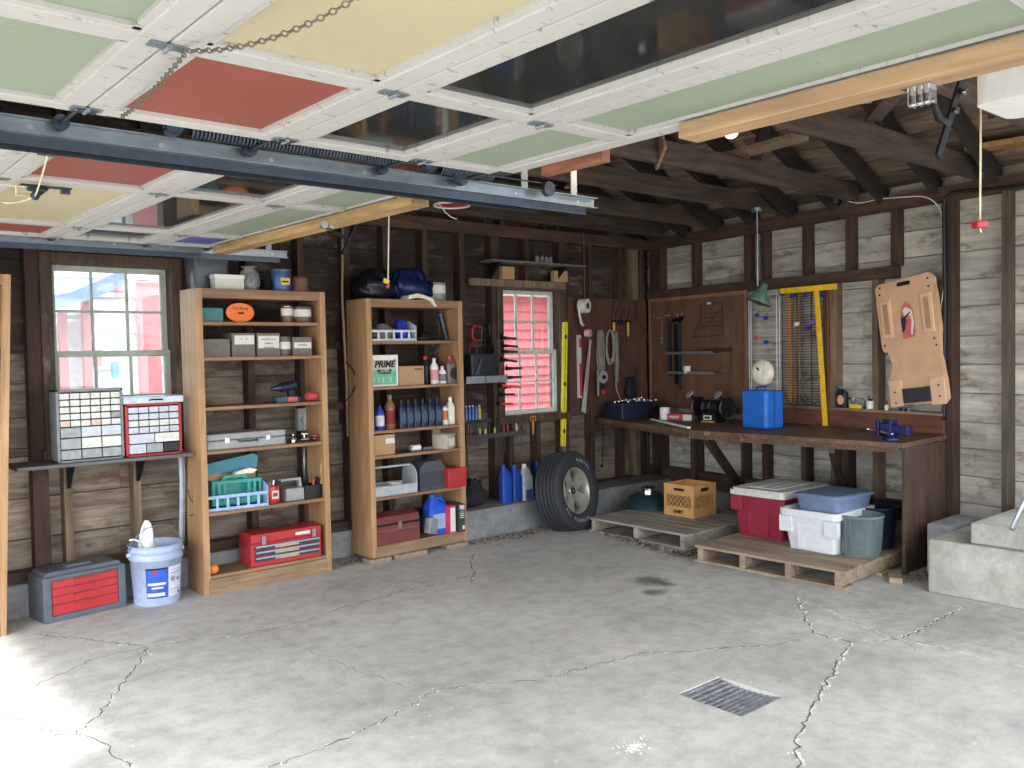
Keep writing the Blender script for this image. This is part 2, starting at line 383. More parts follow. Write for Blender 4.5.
tag(b.build('concrete_crumbs', plain('pale_crumbs', (225, 222, 214), .9)), 'small heap of pale crumbs on the floor near the drain', 'debris', kind='stuff')

def sub_rect(r, holes):
    out = [r]
    for (a, b_, c, d) in holes:
        nx = []
        for (x0, z0, x1, z1) in out:
            if c <= x0 or a >= x1 or d <= z0 or b_ >= z1: nx.append((x0, z0, x1, z1)); continue
            if a > x0: nx.append((x0, z0, a, z1))
            if c < x1: nx.append((c, z0, x1, z1))
            xa, xb = max(a, x0), min(c, x1)
            if b_ > z0: nx.append((xa, z0, xb, b_))
            if d < z1: nx.append((xa, d, xb, z1))
        out = nx
    return out
HOLES = [(1.37, .97, 2.08, 2.09), (4.92, .95, 5.60, 2.05)]
OLDF0 = wood('added_doorway_wood', (120, 112, 100), (176, 168, 154), 2, .7, 1, .2, .1)
RIDX, RIDZ, EAVZ = 3.15, 4.15, 2.62
def boards(mb, xa, xb, za, zb, h, holes=(), y0=0, y1=.025, lap=True, gap=.004):
    z = za
    while z < zb-.01:
        hh = min(h*rnd.uniform(.92, 1.08), zb-z); cuts = [xa]; x = xa+rnd.uniform(1.2, 3.5)
        while x < xb-.6: cuts.append(x); x += rnd.uniform(1.8, 3.6)
        cuts.append(xb)
        for i in range(len(cuts)-1):
            j = rnd.uniform(0, .004)
            for (a, b_, c, d) in sub_rect((cuts[i]+.001, z+gap/2, cuts[i+1]-.001, z+hh-gap/2), holes):
                if c-a > .005 and d-b_ > .005: mb.box(a, y0-j, b_, c, y1-j, d)
        z += hh
# back wall
b = MB(); ARCH = (1.47, 2.2, 2.09, 2.56)
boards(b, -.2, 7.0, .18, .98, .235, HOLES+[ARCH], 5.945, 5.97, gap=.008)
for (a, z0, c, z1) in sub_rect((-.3, -.1, 7.1, 4.3), HOLES+[ARCH]): b.box(a, 5.972, z0, c, 5.99, z1)  # unseen backing panel added to stop daylight leaking through the board gaps
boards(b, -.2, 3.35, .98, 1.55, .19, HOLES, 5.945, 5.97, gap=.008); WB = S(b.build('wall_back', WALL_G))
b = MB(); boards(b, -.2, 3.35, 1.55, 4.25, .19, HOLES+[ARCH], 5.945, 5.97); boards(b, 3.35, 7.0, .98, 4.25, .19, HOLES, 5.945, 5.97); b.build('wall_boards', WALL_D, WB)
def stud(parent, x0, x1, z0, z1, y0=5.85, y1=5.944, m=STUD):
    return MB().box(x0, y0, z0, x1, y1, z1).build('stud', m, parent, bev=.003)
for xc in (.3, .75, 2.62, 3.02, 3.40, 3.75, 4.12, 4.49, 6.02, 6.44): stud(WB, xc-.025, xc+.025, .25, 2.5)
for xc in (1.27, 2.2, 4.85, 5.66): stud(WB, xc-.045, xc+.045, .25, 2.5)
for xc in (1.42, 1.83): stud(WB, xc-.024, xc+.024, .25, .93, m=STUD_L)
for xc in (5.0, 5.32): stud(WB, xc-.024, xc+.024, .25, .93)
for xc in (1.75,): stud(WB, xc-.024, xc+.024, 2.14, 2.2)
for xc in (5.22,): stud(WB, xc-.024, xc+.024, 2.12, 2.5)
stud(WB, 6.62, 6.70, .2, 2.5, m=STUD_L); stud(WB, 6.72, 6.79, .2, 2.5)
MB().box(-.2, 5.84, 2.5, 6.9, 5.944, 2.6).build('top_plate', PLATE, WB)
MB().box(-.2, 5.84, .2, 6.75, 5.944, .25).build('sill_plate', PLATE, WB)
MB().box(4.55, 5.82, 2.07, 5.66, 5.849, 2.13).build('header_board', STUD_L, WB)
for (x, zz) in ((3.02, 1.1), (3.4, .95), (2.62, 1.32), (6.0, 1.2)):
    MB().box(x+.03, 5.87, zz, x+.33, 5.944, zz+.045).build('noggin', STUD, WB)
for k in range(14):     # gable studs above the plate
    x = -.05+k*.5; zt = RIDZ-abs(x-RIDX)*.47-.12
    if zt > 2.75: MB().box(x-.022, 5.86, 2.6, x+.022, 5.944, zt).build('stud', STUD, WB)
# right wall: boards, studs and rails set out along the leaning line of the wall
def RW(mb, name, m, parent=None, bev=0):
    o = mb.build(name, m, parent, bev)
    if parent is None: o.location = C0; o.rotation_euler = (0, 0, RZ)
    return o
b = MB(); ADDED_DOORH = (4.12, .46, 5.02, 2.42); boards(b, -.1, 7.2, .2, 2.62, .195, [ADDED_DOORH], .095, .12, gap=.009)
for (a, z0, c, z1) in sub_rect((-.2, -.1, 7.3, 2.7), [ADDED_DOORH]): b.box(a, .122, z0, c, .14, z1)  # unseen backing added behind the boards to seal out light
WRW = S(RW(b, 'wall_right', WALL_W))
def rstud(s, z0, z1, w=.045, m=STUD, d=0.0): return RW(MB().box(s-w/2, d, z0, s+w/2, .094, z1), 'stud', m, WRW, .003)
for s_ in (.67, 1.33, 1.52, 1.97, 2.385, 2.78): rstud(s_, 2.085, 2.5, .05)
rstud(.12, .25, 2.5, .16); rstud(3.2, .25, 2.5, .075)
for s_ in (3.6, 4.05, 5.09, 5.4, 5.85, 6.3): rstud(s_, .25, 2.5, .042, MATS['weathered_stud'] if 'weathered_stud' in MATS else wood('weathered_stud', (66, 56, 48), (112, 98, 84), 2, .8, 1, .3, .2))
for (x, y) in ((743, 460), (764, 460), (804, 470), (846, 470)): rstud(on_r(x, y)[0], .25, .84, .05)
for (s_, m_) in ((.67, STUD), (2.235, STUD_L), (2.62, STUD_L)): rstud(s_, .25, 2.0, .05, m_)
RW(MB().box(-.1, -.005, 2.5, 7.2, .094, 2.6), 'top_plate', PLATE, WRW)
RW(MB().box(0, -.012, 2.0, 2.78, .094, 2.085), 'rail', PLATE, WRW, .003)
RW(MB().box(0, 0, .2, 3.2, .094, .34), 'sill_plate', PLATE, WRW)
RW(MB().box(3.2, 0.02, .2, 7.2, .094, .26), 'sill_plate', PLATE, WRW)
o = S(MB().box(4.07, -.02, .46, 4.12, .15, 2.47).box(5.02, -.02, .46, 5.07, .15, 2.47).box(4.12, -.02, 2.42, 5.02, .15, 2.47).box(4.12, .0, .43, 5.02, .15, .46).build('added_doorway_1', OLDF0, None, .003)); o.location = C0; o.rotation_euler = (0, 0, RZ)      # unseen doorway above the steps, added to light the deep floor
# kerbs under the walls
S(MB().box(-.2, 5.74, 0, 4.2, 5.96, .2).build('trim_1', CURB, bev=.01))
S(MB().box(4.2, 5.53, 0, 6.95, 5.96, .24).build('trim_2', CURB, bev=.012))
o = S(MB().box(-.0, -.07, 0, 7.2, .12, .2).build('trim_3', CURB, bev=.01)); o.location = C0; o.rotation_euler = (0, 0, RZ)
# door wall (left), behind the viewer; unseen near gable wall left out to let daylight in
b = MB()
for (a, z0, c, z1) in sub_rect((-1.3, 0, 6.0, 2.7), [(-.45, -1, 2.70, 2.12), (2.90, -1, 5.30, 2.12)]): b.box(-.2, a, z0, -.06, c, z1)
S(b.build('wall_left', WALL_G))
# roof: sheathing boards on two slopes
CEIL = None
def wallx(y): return C0.x + DR.x/DR.y*(y-C0.y)
b = MB()
def slope(mb, n, side):
    for i in range(n):
        t0, t1 = i/n, (i+1)/n-.0015; ya = Y0-.05; cuts = [ya]; y = ya+rnd.uniform(1, 3)
        while y < 5.6: cuts.append(y); y += rnd.uniform(1.5, 3.5)
        cuts.append(6.05)
        for k in range(len(cuts)-1):
            j = rnd.uniform(0, .004); vs = []
            for zz in (0, .022):
                for (t, y) in ((t0, cuts[k]+.002), (t1, cuts[k]+.002), (t1, cuts[k+1]-.002), (t0, cuts[k+1]-.002)):
                    xe = (wallx(y)+.12) if side > 0 else -.25
                    x = RIDX+(xe-RIDX)*t; z = RIDZ+(EAVZ+.06-RIDZ)*t+zz-j; vs.append((x, y, z))
            mb.add(vs, [(0,3,2,1),(4,5,6,7),(0,1,5,4),(1,2,6,5),(2,3,7,6),(3,0,4,7)])
slope(b, 19, 1); slope(b, 19, -1)
CEIL = S(b.build('ceiling', SHEATH))
b = MB()
for side, xe in ((1, 7.3), (-1, -.35)):
    vs = []
    for y in (Y0-.1, 6.1):
        x_ = (wallx(y)+.2) if side > 0 else xe
        vs += [(RIDX, y, RIDZ+.03), (x_, y, EAVZ+.05), (x_, y, EAVZ+.09), (RIDX, y, RIDZ+.07)]
    b.add(vs, [(0,1,2,3),(4,7,6,5),(0,4,5,1),(1,5,6,2),(2,6,7,3),(3,7,4,0)])
b.build('roofing', IRON, CEIL)
yy = -1.0
while yy < 5.9:
    for side in (1, -1):
        xe = (wallx(yy)+.05) if side > 0 else -.15
        a = Vector((RIDX, yy, RIDZ-.075)); c = Vector((xe, yy, EAVZ-.02))
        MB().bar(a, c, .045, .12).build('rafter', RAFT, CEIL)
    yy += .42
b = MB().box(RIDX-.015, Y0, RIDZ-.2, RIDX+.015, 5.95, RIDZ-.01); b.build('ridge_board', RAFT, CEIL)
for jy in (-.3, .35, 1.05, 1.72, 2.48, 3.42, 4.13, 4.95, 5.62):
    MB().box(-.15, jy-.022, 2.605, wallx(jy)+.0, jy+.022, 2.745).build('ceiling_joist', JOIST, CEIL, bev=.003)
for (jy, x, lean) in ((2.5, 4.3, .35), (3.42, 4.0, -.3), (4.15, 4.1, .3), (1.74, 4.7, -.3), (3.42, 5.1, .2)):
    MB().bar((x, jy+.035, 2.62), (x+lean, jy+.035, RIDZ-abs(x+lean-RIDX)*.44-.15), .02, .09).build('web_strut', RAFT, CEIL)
# loose boards lying across the joists
def loft_board(label, a, c, w, h, m, cat='board'):
    o = MB().bar(a, c, w, h).build('loose_board', m, None, .002); return tag(o, label, cat)
loft_board('pale plank lying across the joists behind the bulb', on_z(716, 160, 2.765), on_z(800, 137, 2.765), .16, .03, PINE if 0 else wood('dull_plank', (92, 78, 62), (138, 120, 98), 0, .8, 1, .3, .1))
loft_board('golden plank across the joists beside the red pull handle', on_z(968, 150, 2.765), on_z(1040, 138, 2.765), .14, .035, wood('golden_plank', (146, 110, 64), (190, 150, 96), 0, .7, 1, .3, .1))
loft_board('thin pale stick poking out past the end of the overhead door', on_z(560, 170, 2.42), on_z(602, 160, 2.42), .03, .03, PINE)
loft_board('short weathered offcut hanging from the joist above the track ends', on_z(570, 190, 2.60)+Vector((0, 0, .02)), on_z(588, 166, 2.8), .09, .02, STUD_L)
loft_board('grey batten standing against the joist near the timber on the door', on_z(655, 163, 2.62), on_z(664, 140, 2.72), .02, .11, STUD_L)

# windows -------------------------------------------------------------
SASH = plain('sage_window_paint', (164, 170, 160), .6, 0, .15, 12, .2); SASHW = plain('white_window_paint', (196, 200, 190), .6, 0, .12, 12, .2)
OLDF = wood('old_window_casing', (56, 42, 34), (98, 78, 64), 2, .8, 1, .35, .2, (120, 112, 100), .2)
def window(nm, x0, x1, z0, z1, zmid, m, cols=3, rows_u=2, rows_l=2, casing=OLDF, sill_ex=.06):
    cw = .07
    f = MB(); f.box(x0-cw, 5.832, z0-.05, x0, 5.96, z1+cw); f.box(x1, 5.832, z0-.05, x1+cw, 5.96, z1+cw); f.box(x0-.0, 5.832, z1, x1, 5.96, z1+cw)
    root = S(f.build(nm, casing, None, .004))
    MB().box(x0-cw-.02, 5.80, z0-.07, x1+cw+.02, 5.985, z0-.005).build('window_sill', casing, root, .004)
    def sash(za, zb, y, rows, name):
        st = .036; g = MB()
        g.box(x0, y, za, x0+st, y+.03, zb); g.box(x1-st, y, za, x1, y+.03, zb); g.box(x0+st, y, za, x1-st, y+.03, za+.04); g.box(x0+st, y, zb-.035, x1-st, y+.03, zb)
        iw = x1-x0-2*st
        for k in range(1, cols): xx = x0+st+iw*k/cols; g.box(xx-.008, y+.004, za+.04, xx+.008, y+.026, zb-.035)
        ih = zb-za-.075
        for k in range(1, rows): zz = za+.04+ih*k/rows; g.box(x0+st, y+.005, zz-.008, x1-st, y+.025, zz+.008)
        o = g.build(name, m, root, .002)
        MB().box(x0+st, y+.013, za+.04, x1-st, y+.016, zb-.035).build('pane', GLASS, o)
    sash(zmid-.02, z1, 5.935, rows_u, 'upper_sash'); sash(z0, zmid+.02, 5.895, rows_l, 'lower_sash')
    return root
window('window_1', 1.37, 2.08, .97, 2.09, 1.54, SASH)
window('window_2', 4.92, 5.60, .95, 2.05, 1.50, SASHW)
b = MB(); cx, cz = 1.78, 2.22      # half-round light above the left window
def arc(r, n=14): return [(cx+r*math.cos(math.pi*k/n), cz+r*math.sin(math.pi*k/n)) for k in range(n+1)]
o_, i_ = arc(.31), arc(.265); n = len(o_)
vs = [(p[0], 5.90, p[1]) for p in o_+i_]+[(p[0], 5.96, p[1]) for p in o_+i_]
fs = [(k, k+1, n+k+1, n+k) for k in range(n-1)]+[(2*n+k, 3*n+k, 3*n+k+1, 2*n+k+1) for k in range(n-1)]+[(k, 2*n+k, 2*n+k+1, k+1) for k in range(n-1)]+[(n+k, n+k+1, 3*n+k+1, 3*n+k) for k in range(n-1)]
b.add(vs, fs); b.box(cx-.31, 5.90, cz-.03, cx+.31, 5.96, cz+.005); b.box(cx-.008, 5.92, cz, cx+.008, 5.94, cz+.28)
A_ = arc(.30)
for k in range(14):
    (xa, za), (xb, zb) = A_[k], A_[k+1]; b.add([(xa, 5.95, za), (xb, 5.95, zb), (xb, 5.95, ARCH[3]), (xa, 5.95, ARCH[3]), (xa, 5.965, za), (xb, 5.965, zb), (xb, 5.965, ARCH[3]), (xa, 5.965, ARCH[3])], [(0,1,2,3),(4,5,6,7),(0,1,5,4)])
w3 = S(b.build('window_3', OLDF)); MB().prism([(cx+.27, cz)]+arc(.27)[1:], 5.93, 5.932).build('pane', GLASS, w3)

# the world outside ----------------------------------------------------
GRD = S(MB().box(-30, -30, -.2, 40, 40, -.13).build('ground', plain('gravel_ground', (150, 146, 136), .95, var=.25, scale=5)))
SIDE = plain('red_clapboard_paint', (196, 92, 98), .7, 0, .08, 6); TRIM = plain('white_trim_paint', (236, 236, 236), .6)
t = T('building', 'red clapboard building outside the small right window', 'building', (0, 0, -.13))
def clap(xa, xb, y, z0, z1, h=.17):
    c = MB(); z = z0
    while z < z1:
        hh = min(h, z1-z); c.add([(xa, y, z), (xb, y, z), (xb, y+.03, z+hh), (xa, y+.03, z+hh), (xa, y+.2, z), (xb, y+.2, z)], [(0,1,2,3),(0,4,5,1)]); z += hh
    c.box(xa, y+.04, z0, xb, y+.25, z1); return c
clap(6.12, 14, 9.4, 0, 2.45, .13).build('wall', SIDE, t)
b = MB(); b.box(6.0, 9.33, 0, 6.12, 9.5, 2.9); b.box(5.9, 9.2, 2.42, 14, 9.45, 3.0); b.build('trim', TRIM, t)
MB().add([(5.9, 9.0, 2.95), (14.2, 9.0, 2.95), (14.2, 11.5, 4.3), (5.9, 11.5, 4.3)], [(0,1,2,3)]).prism([(9.0, 2.9), (11.5, 4.2), (11.5, 4.3), (9.0, 3.0)], 5.9, 14.2, ax='x').build('roof', plain('roof_shingle', (150, 150, 155), .9), t)
t = T('house', 'pale house with red trim strips outside the left window', 'house', (0, 0, -.13))
clap(-6, 5.6, 12.8, 0, 4.0, .25).build('wall', plain('pale_house_paint', (225, 226, 232), .7), t)
b = MB()
hx = lambda px, py=350: on_y(px, py, 12.65)
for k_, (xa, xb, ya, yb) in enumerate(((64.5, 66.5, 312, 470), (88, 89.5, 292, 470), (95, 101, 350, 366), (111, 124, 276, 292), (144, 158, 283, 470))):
    p0, p1 = hx(xa, yb), hx(xb, ya); MB().box(p0.x, 12.62, max(.2, p0.z+.13), p1.x, 12.74, p1.z+.13).build('red_panel', plain('overexposed_red_paint', (208, 124, 130), .7), t)  # red trim made paler, its overexposure put into the colour
MB().prism([(-6, hx(20, 320).z-1.6), (hx(56, 309).x, hx(56, 309).z+.13), (hx(108, 290).x, hx(108, 290).z+.13), (hx(108, 290).x, hx(108, 290).z+.35), (hx(56, 309).x, hx(56, 309).z+.30), (-6, hx(20, 320).z-1.4)], 11.9, 12.7).build('eave', plain('blue_grey_eave', (120, 128, 170), .8), t)
b = MB(); p0, p1 = hx(112, 378), hx(118, 362); b.box(p0.x, 12.6, p0.z+.13, p1.x, 12.7, p1.z+.13); b.build('window', plain('teal_glass', (110, 160, 170), .3), t)

# light -----------------------------------------------------------------
w = bpy.data.worlds.new('sky'); sc.world = w; w.use_nodes = True; nt = w.node_tree; nt.nodes.clear()
o = N(nt, 'OutputWorld'); bg = N(nt, 'Background'); bg.inputs[0].default_value = (.90, .95, 1.0, 1); bg.inputs[1].default_value = SKY
nt.links.new(bg.outputs[0], o.inputs[0])
def light(nm, kind, loc, rot, **k):
    l = bpy.data.lights.new(nm, kind); ob = bpy.data.objects.new(nm, l); col.objects.link(ob); ob.location = loc; ob.rotation_euler = rot
    for a, v in k.items(): setattr(l, a, v)
    return ob
sd = Vector((.90, .62, -1.70)).normalized()
s = light('sun', 'SUN', (-5, -3, 10), (0, 0, 0), energy=SUNE, angle=.10, color=(1, .96, .90)); s.rotation_euler = sd.to_track_quat('-Z', 'Y').to_euler()
for (ya, yb) in ((-.45, 2.70), (2.90, 5.30)):
    p = light('door_daylight', 'AREA', (-.13, (ya+yb)/2, 1.05), (0, -math.pi/2, 0), shape='RECTANGLE', size=2.14, size_y=yb-ya); p.data.cycles.is_portal = True
for (xa, xb, za, zb) in ((1.4, 2.09, .97, 2.09), (4.92, 5.6, .95, 2.05)):
    p = light('window_daylight', 'AREA', ((xa+xb)/2, 5.995, (za+zb)/2), (-math.pi/2, 0, 0), shape='RECTANGLE', size=xb-xa, size_y=zb-za); p.data.cycles.is_portal = True
q_ = W(4.57, -.16, 1.44); p = light('added_doorway_portal', 'AREA', q_, (0, 0, 0), shape='RECTANGLE', size=.9, size_y=1.96); p.rotation_euler = NR.to_track_quat('-Z', 'Y').to_euler(); p.data.cycles.is_portal = True  # portal for the doorway added to brighten the deep floor
p = light('omitted_gable_portal', 'AREA', (3.4, -1.3, 1.9), (math.pi/2, 0, 0), shape='RECTANGLE', size=7.0, size_y=3.8); p.data.cycles.is_portal = True  # portal across the gable left out to brighten the room
sc.view_settings.view_transform = 'Standard'; sc.view_settings.look = 'None'; sc.view_settings.gamma = 1; sc.view_settings.use_curve_mapping = False
sc.view_settings.exposure = EXPO
sc.cycles.use_denoising = True; sc.cycles.max_bounces = 10; sc.cycles.diffuse_bounces = 7; sc.cycles.transparent_max_bounces = 12
sc.cycles.sample_clamp_indirect = 8; sc.cycles.use_adaptive_sampling = False
# ------------------------------------------------------------------ overhead doors and tracks
ZD = 2.15
def hinge(parent, x, y):
    b = MB(); b.cb((x, y, ZD-.003), (.075, .032, .003)); b.cyl((x, y-.018, ZD-.008), (x, y+.018, ZD-.008), .006, n=8); b.cyl((x-.024, y, ZD-.002), (x-.024, y, ZD-.009), .004, n=6)
    b.build('hinge', GALV, parent)
def roller(parent, x, ya, yb):
    b = MB(); b.cyl((x, ya, ZD+.015), (x, yb, ZD+.015), .006, n=8); b.cyl((x, yb-.012, ZD+.015), (x, yb+.012, ZD+.015), .022, n=16); b.cb((x, ya, ZD-.002), (.06, .05, .005)); b.build('roller', STEEL, parent)
def door(label, ya, yb, stiles, secs, wood_end, yw0, yw1):
    t = T('garage_door', label, 'garage door', (0, 0, 0))
    for (xa, xb, cols, zoff) in secs:
        b = MB(); r = .065; ys = [ya]+stiles+[yb]
        z0, z1 = ZD+zoff, ZD+.042+zoff
        b.box(xa+.002, ya, z0, xa+r, yb, z1); b.box(xb-r, ya, z0, xb-.002, yb, z1)
        for i, y in enumerate(ys):
            w_ = .07 if 0 < i < len(ys)-1 else .06
            c = y if 0 < i < len(ys)-1 else (y+w_/2 if i == 0 else y-w_/2)
            b.box(xa+r-.012, c-w_/2, z0+.001, xb-r+.012, c+w_/2, z1-.001)
        so = b.build('section_frame', DFRAME, t, .004)
        for i in range(len(ys)-1):
            p0, p1 = ys[i]+.03, ys[i+1]-.03; m = cols[i]; a, c = xa+r-.004, xb-r+.004
            mo = MB()     # bevelled moulding round the panel
            for (u0, v0, u1, v1) in ((a, p0, a+.02, p1), (c-.02, p0, c, p1), (a, p0, c, p0+.02), (a, p1-.02, c, p1)): mo.box(u0, v0, z0+.006, u1, v1, z0+.018)
            mo.build('moulding', DFRAME, so)
            if m is GLASS: MB().box(a, p0, z0+.018, c, p1, z0+.021).build('pane', GLASS, so)
            else: MB().box(a, p0, z0+.016, c, p1, z0+.026).build('panel', m, so)
    for (xa, xb, cols, zoff) in secs:
        for y in ([ya+.05]+stiles+[yb-.05]): hinge(t, xa, y)
    if wood_end: MB().box(2.035, yw0, ZD-.045, 2.125, yw1, ZD-.001).build('end_timber', PINE if wood_end == 1 else wood('worn_yellow_timber', (140, 108, 66), (206, 172, 122), 1, .7, 1, .4, .1), t, .004)
    return t
seams = [(.16, .67), (.67, 1.225), (1.225, 1.72), (1.72, 2.12)]
G, Yw, Rd = DGREEN, DYELL, DRED
dn = door('raised wood panel garage door with green, yellow and red panels nearest the viewer', .0, 2.50, [.62, 1.86],
     [(seams[0][0], seams[0][1], [G, G, G], 0), (seams[1][0], seams[1][1], [Rd, Yw, Rd], 0), (seams[2][0], seams[2][1], [GLASS, GLASS, GLASS], 0), (seams[3][0], seams[3][1], [G, G, G], 0)], 1, -.1, 1.62)
df = door('raised wood panel garage door over the shelves by the back wall', 2.94, 5.14, [3.55, 4.66],
     [(seams[0][0], seams[0][1], [G, G, G], 0), (seams[1][0], seams[1][1], [Rd, Yw, Rd], 0), (seams[2][0], seams[2][1], [GLASS, GLASS, GLASS], 0), (seams[3][0], seams[3][1], [G, G, DBLUE], 0)], 2, 2.98, 5.02)
# stained timber blocks on the near door
MB().box(2.125, 2.0, ZD-.03, 2.16, 2.3, ZD+.03).build('brace_block', wood('reddish_block', (112, 66, 44), (150, 98, 70), 1, .7, 1, .3, .1), dn, .003)
for x in (.67, 1.225, 1.72, 2.08): roller(dn, x, 2.46, 2.70)
for x in (.67, 1.225, 1.72, 2.08): roller(df, x, 5.10, 5.205); roller(df, x, 3.0, 2.845)
def track(label, x0, x1, y, z, sgn, h=.058):
    t = T('door_track', label, 'garage door track', (0, 0, 0))
    b = MB(); w_ = .028*sgn
    prof = [(y-w_*.0, z-h/2), (y+w_, z-h/2), (y+w_, z-h/2+.003), (y+.003*sgn, z-h/2+.003), (y+.003*sgn, z+h/2-.003), (y+w_, z+h/2-.003), (y+w_, z+h/2), (y, z+h/2)]
    if sgn < 0: prof = prof[::-1]
    b.prism(prof, x0, x1, ax='x')
    # curve down to the door opening
    pts = [(x0-.26*math.sin(R(a)), z-.26*(1-math.cos(R(a)))) for a in range(0, 91, 10)]
    for i in range(len(pts)-1): b.bar((pts[i][0], y, pts[i][1]), (pts[i+1][0], y, pts[i+1][1]), .03, h*.6)
    b.build('rail', GALV, t)
    b = MB(); b.prism([(y-.02*sgn, z+h/2-.004), (y-.02*sgn, z+h/2+.004), (y+.002*sgn, z+h/2+.004), (y+.002*sgn, z-h/2-.03), (y-.002*sgn, z-h/2-.03), (y-.002*sgn, z+h/2-.004)][::(1 if sgn > 0 else -1)], x0+.2, x1-.05, ax='x'); b.build('stiffener_angle', STEEL, t)
    for k in range(7): x = x0+.3+(x1-x0-.4)*k/6; MB().cyl((x, y+.004*sgn, z), (x, y-.012*sgn, z), .008, n=8).build('bolt', ALU, t)
    for x in (x0+(x1-x0)*.55, x1-.12):
        MB().box(x-.018, y-.006*sgn if sgn > 0 else y, z+h/2, x+.018, (y if sgn > 0 else y+.006), 2.605).build('hanger_strap', GALV, t)
    return t
track('galvanised door track in the middle carrying the near door', .3, 2.84, 2.735, ZD+.0, -1, .045)
track('galvanised door track in the middle carrying the far door', .3, 2.62, 2.815, ZD-.0, 1, .045)
track('galvanised door track along the back wall above the left window', .3, 2.60, 5.225, ZD+.0, -1, .045)
def spring(label, y, x0, x1, z, m):
    t = T('extension_spring', label, 'door spring', (0, 0, 0)); b = MB(); n = int((x1-x0)/.012); pts = []
    for i in range(n*8): a = i/8*2*math.pi; pts.append((x0+(x1-x0)*i/(n*8), y+.020*math.cos(a), z+.020*math.sin(a)))
    b.tube(pts, .0055, 5); b.build('coil', m, t)
    MB().tube([(x0-.08, y, z), (x0, y, z)], .005).build('hook', STEEL, t); MB().tube([(x1, y, z), (x1+.35, y, z)], .003).build('cable', STEEL, t)
    MB().cyl((x1+.3, y-.012, z-.02), (x1+.3, y+.012, z-.02), .03, n=16).build('pulley', STEEL, t); MB().cyl((x0-.05, y-.02, z), (x0-.05, y+.02, z), .026, n=12).build('pulley', STEEL, t)
spring('dark coil spring lying along the near door track', 2.665, 1.02, 1.75, ZD+.04, STEEL)
spring('second dark coil spring in line behind the longer one on the middle track', 2.665, 1.95, 2.2, ZD+.04, STEEL)
spring('rusty brown coil spring on the far door track', 2.79, 1.52, 1.95, ZD+.045, plain('rusty_spring', (150, 96, 70), .7, .3))
spring('dark coil spring along the back wall track', 5.26, .9, 1.6, ZD+.04, STEEL)
# chain looped under the near door
def chain(label, pts, m, r=.010, w_=.0022, name='chain'):
    P = [Vector(p) for p in pts]; L = []
    for i in range(len(P)-1):
        n = max(1, int((P[i+1]-P[i]).length/.004)); L += [P[i].lerp(P[i+1], k/n) for k in range(n)]
    b = MB(); acc = 0; k = 0
    for i in range(1, len(L)-1):
        acc += (L[i]-L[i-1]).length
        if acc >= r*1.55:
            acc = 0; d = (L[i+1]-L[i-1]).normalized(); h = Vector((0, 0, 1)) if abs(d.z) < .9 else Vector((1, 0, 0))
            u = d.cross(h).normalized(); v = u.cross(d); s_ = (u+v).normalized() if k % 2 else (u-v).normalized(); k += 1
            b.tube([L[i]+d*(math.cos(q)*r)+s_*(math.sin(q)*r*.62) for q in [2*math.pi*j/8 for j in range(8)]], w_, 4, closed=True)
    return tag(b.build(name, m), label, 'chain')
def sag(a, c, s_, n=10): a, c = Vector(a), Vector(c); return [a.lerp(c, k/n)-Vector((0, 0, s_*4*(k/n)*(1-k/n))) for k in range(n+1)]
a_ = on_z(187, 51, 2.135); c_ = on_z(372, -12, 2.135); d_ = on_z(120, 118, 2.135)
chain('long steel chain sagging under the yellow panel of the near door', sag(d_, a_, .012, 6)+sag(a_, c_, .03)[1:], plain('dull_chain', (112, 106, 98), .5, .4), .0085, .002)
# latch with pulled cable on the far door
t = T('door_latch', 'old iron latch with looped cord on the yellow panel of the far door', 'latch', (0, 0, 0))
q = on_z(46, 187, 2.142); b = MB(); b.cb(q, (.17, .03, .006)); b.lathe([(.035, 0), (.035, .008), (.015, .014)], 16, (q.x-.03, q.y, q.z-.016)); b.cb(q+Vector((.07, .02, -.01)), (.03, .02, .014)); b.build('plate', STEEL, t)
q2 = on_z(35, 196, 2.11); b = MB(); b.bar(q, q2, .03, .012); b.ball(q2, .016); b.build('handle', STEEL, t)
q3 = on_z(48, 153, 2.143); MB().cb(q3, (.05, .05, .01)).build('bracket', STEEL, t)
b = MB(); b.tube(sag(q3, q2, .01), .003); b.tube(sag(on_z(-5, 183, 2.14), q, .004), .004); b.tube([on_z(-8, 196, 2.13)]+sag(on_z(0, 202, 2.12), q2, .012), .003); b.tube([q+Vector((-.1, -.01, -.005)), q+Vector((-.09, .05, -.03)), q2], .003); b.build('cord', ROPE, t)
# door opener housing and hinge arms at upper right
t = T('hinge_bracket', 'chrome hinge bracket hanging under the timber at upper right', 'bracket', (0, 0, 0))
q = on_z(922, 90, 2.10); b = MB(); b.cb(q+Vector((0, 0, .004)), (.07, .07, .004)); b.cyl(q+Vector((-.0, -.03, -.03)), q+Vector((-.0, .03, -.03)), .006)
for dy in (-.025, -.008, .008, .025): b.cb(q+Vector((0, dy, -.015)), (.035, .003, .04))
b.build('plate', CHROME, t)
t = T('strut_arm', 'black perforated steel arm hanging below the timber at upper right', 'arm', (0, 0, 0))
c_ = on_y(938, 157, 1.22)
b = MB(); a2 = on_y(962, 78, c_.y); b.bar(a2, c_, .008, .030)
for k in (.18, .42): p = a2.lerp(c_, k); b.cyl(p+Vector((0, -.012, 0)), p+Vector((0, .0, 0)), .010, n=10)
b.build('arm', IRON, t); b = MB(); b.tube([on_y(932, 98, c_.y), on_y(938, 118, c_.y), on_y(948, 124, c_.y)], .012); b.build('hose', IRON, t)
b = MB(); p = a2.lerp(c_, .2)+Vector((0, -.02, 0)); b.cyl(p, p+Vector((0, -.01, 0)), .012, n=8); p = a2.lerp(c_, .45)+Vector((-.02, -.02, 0)); b.cyl(p, p+Vector((0, -.01, 0)), .012, n=8); b.build('bolt', CHROME, t)
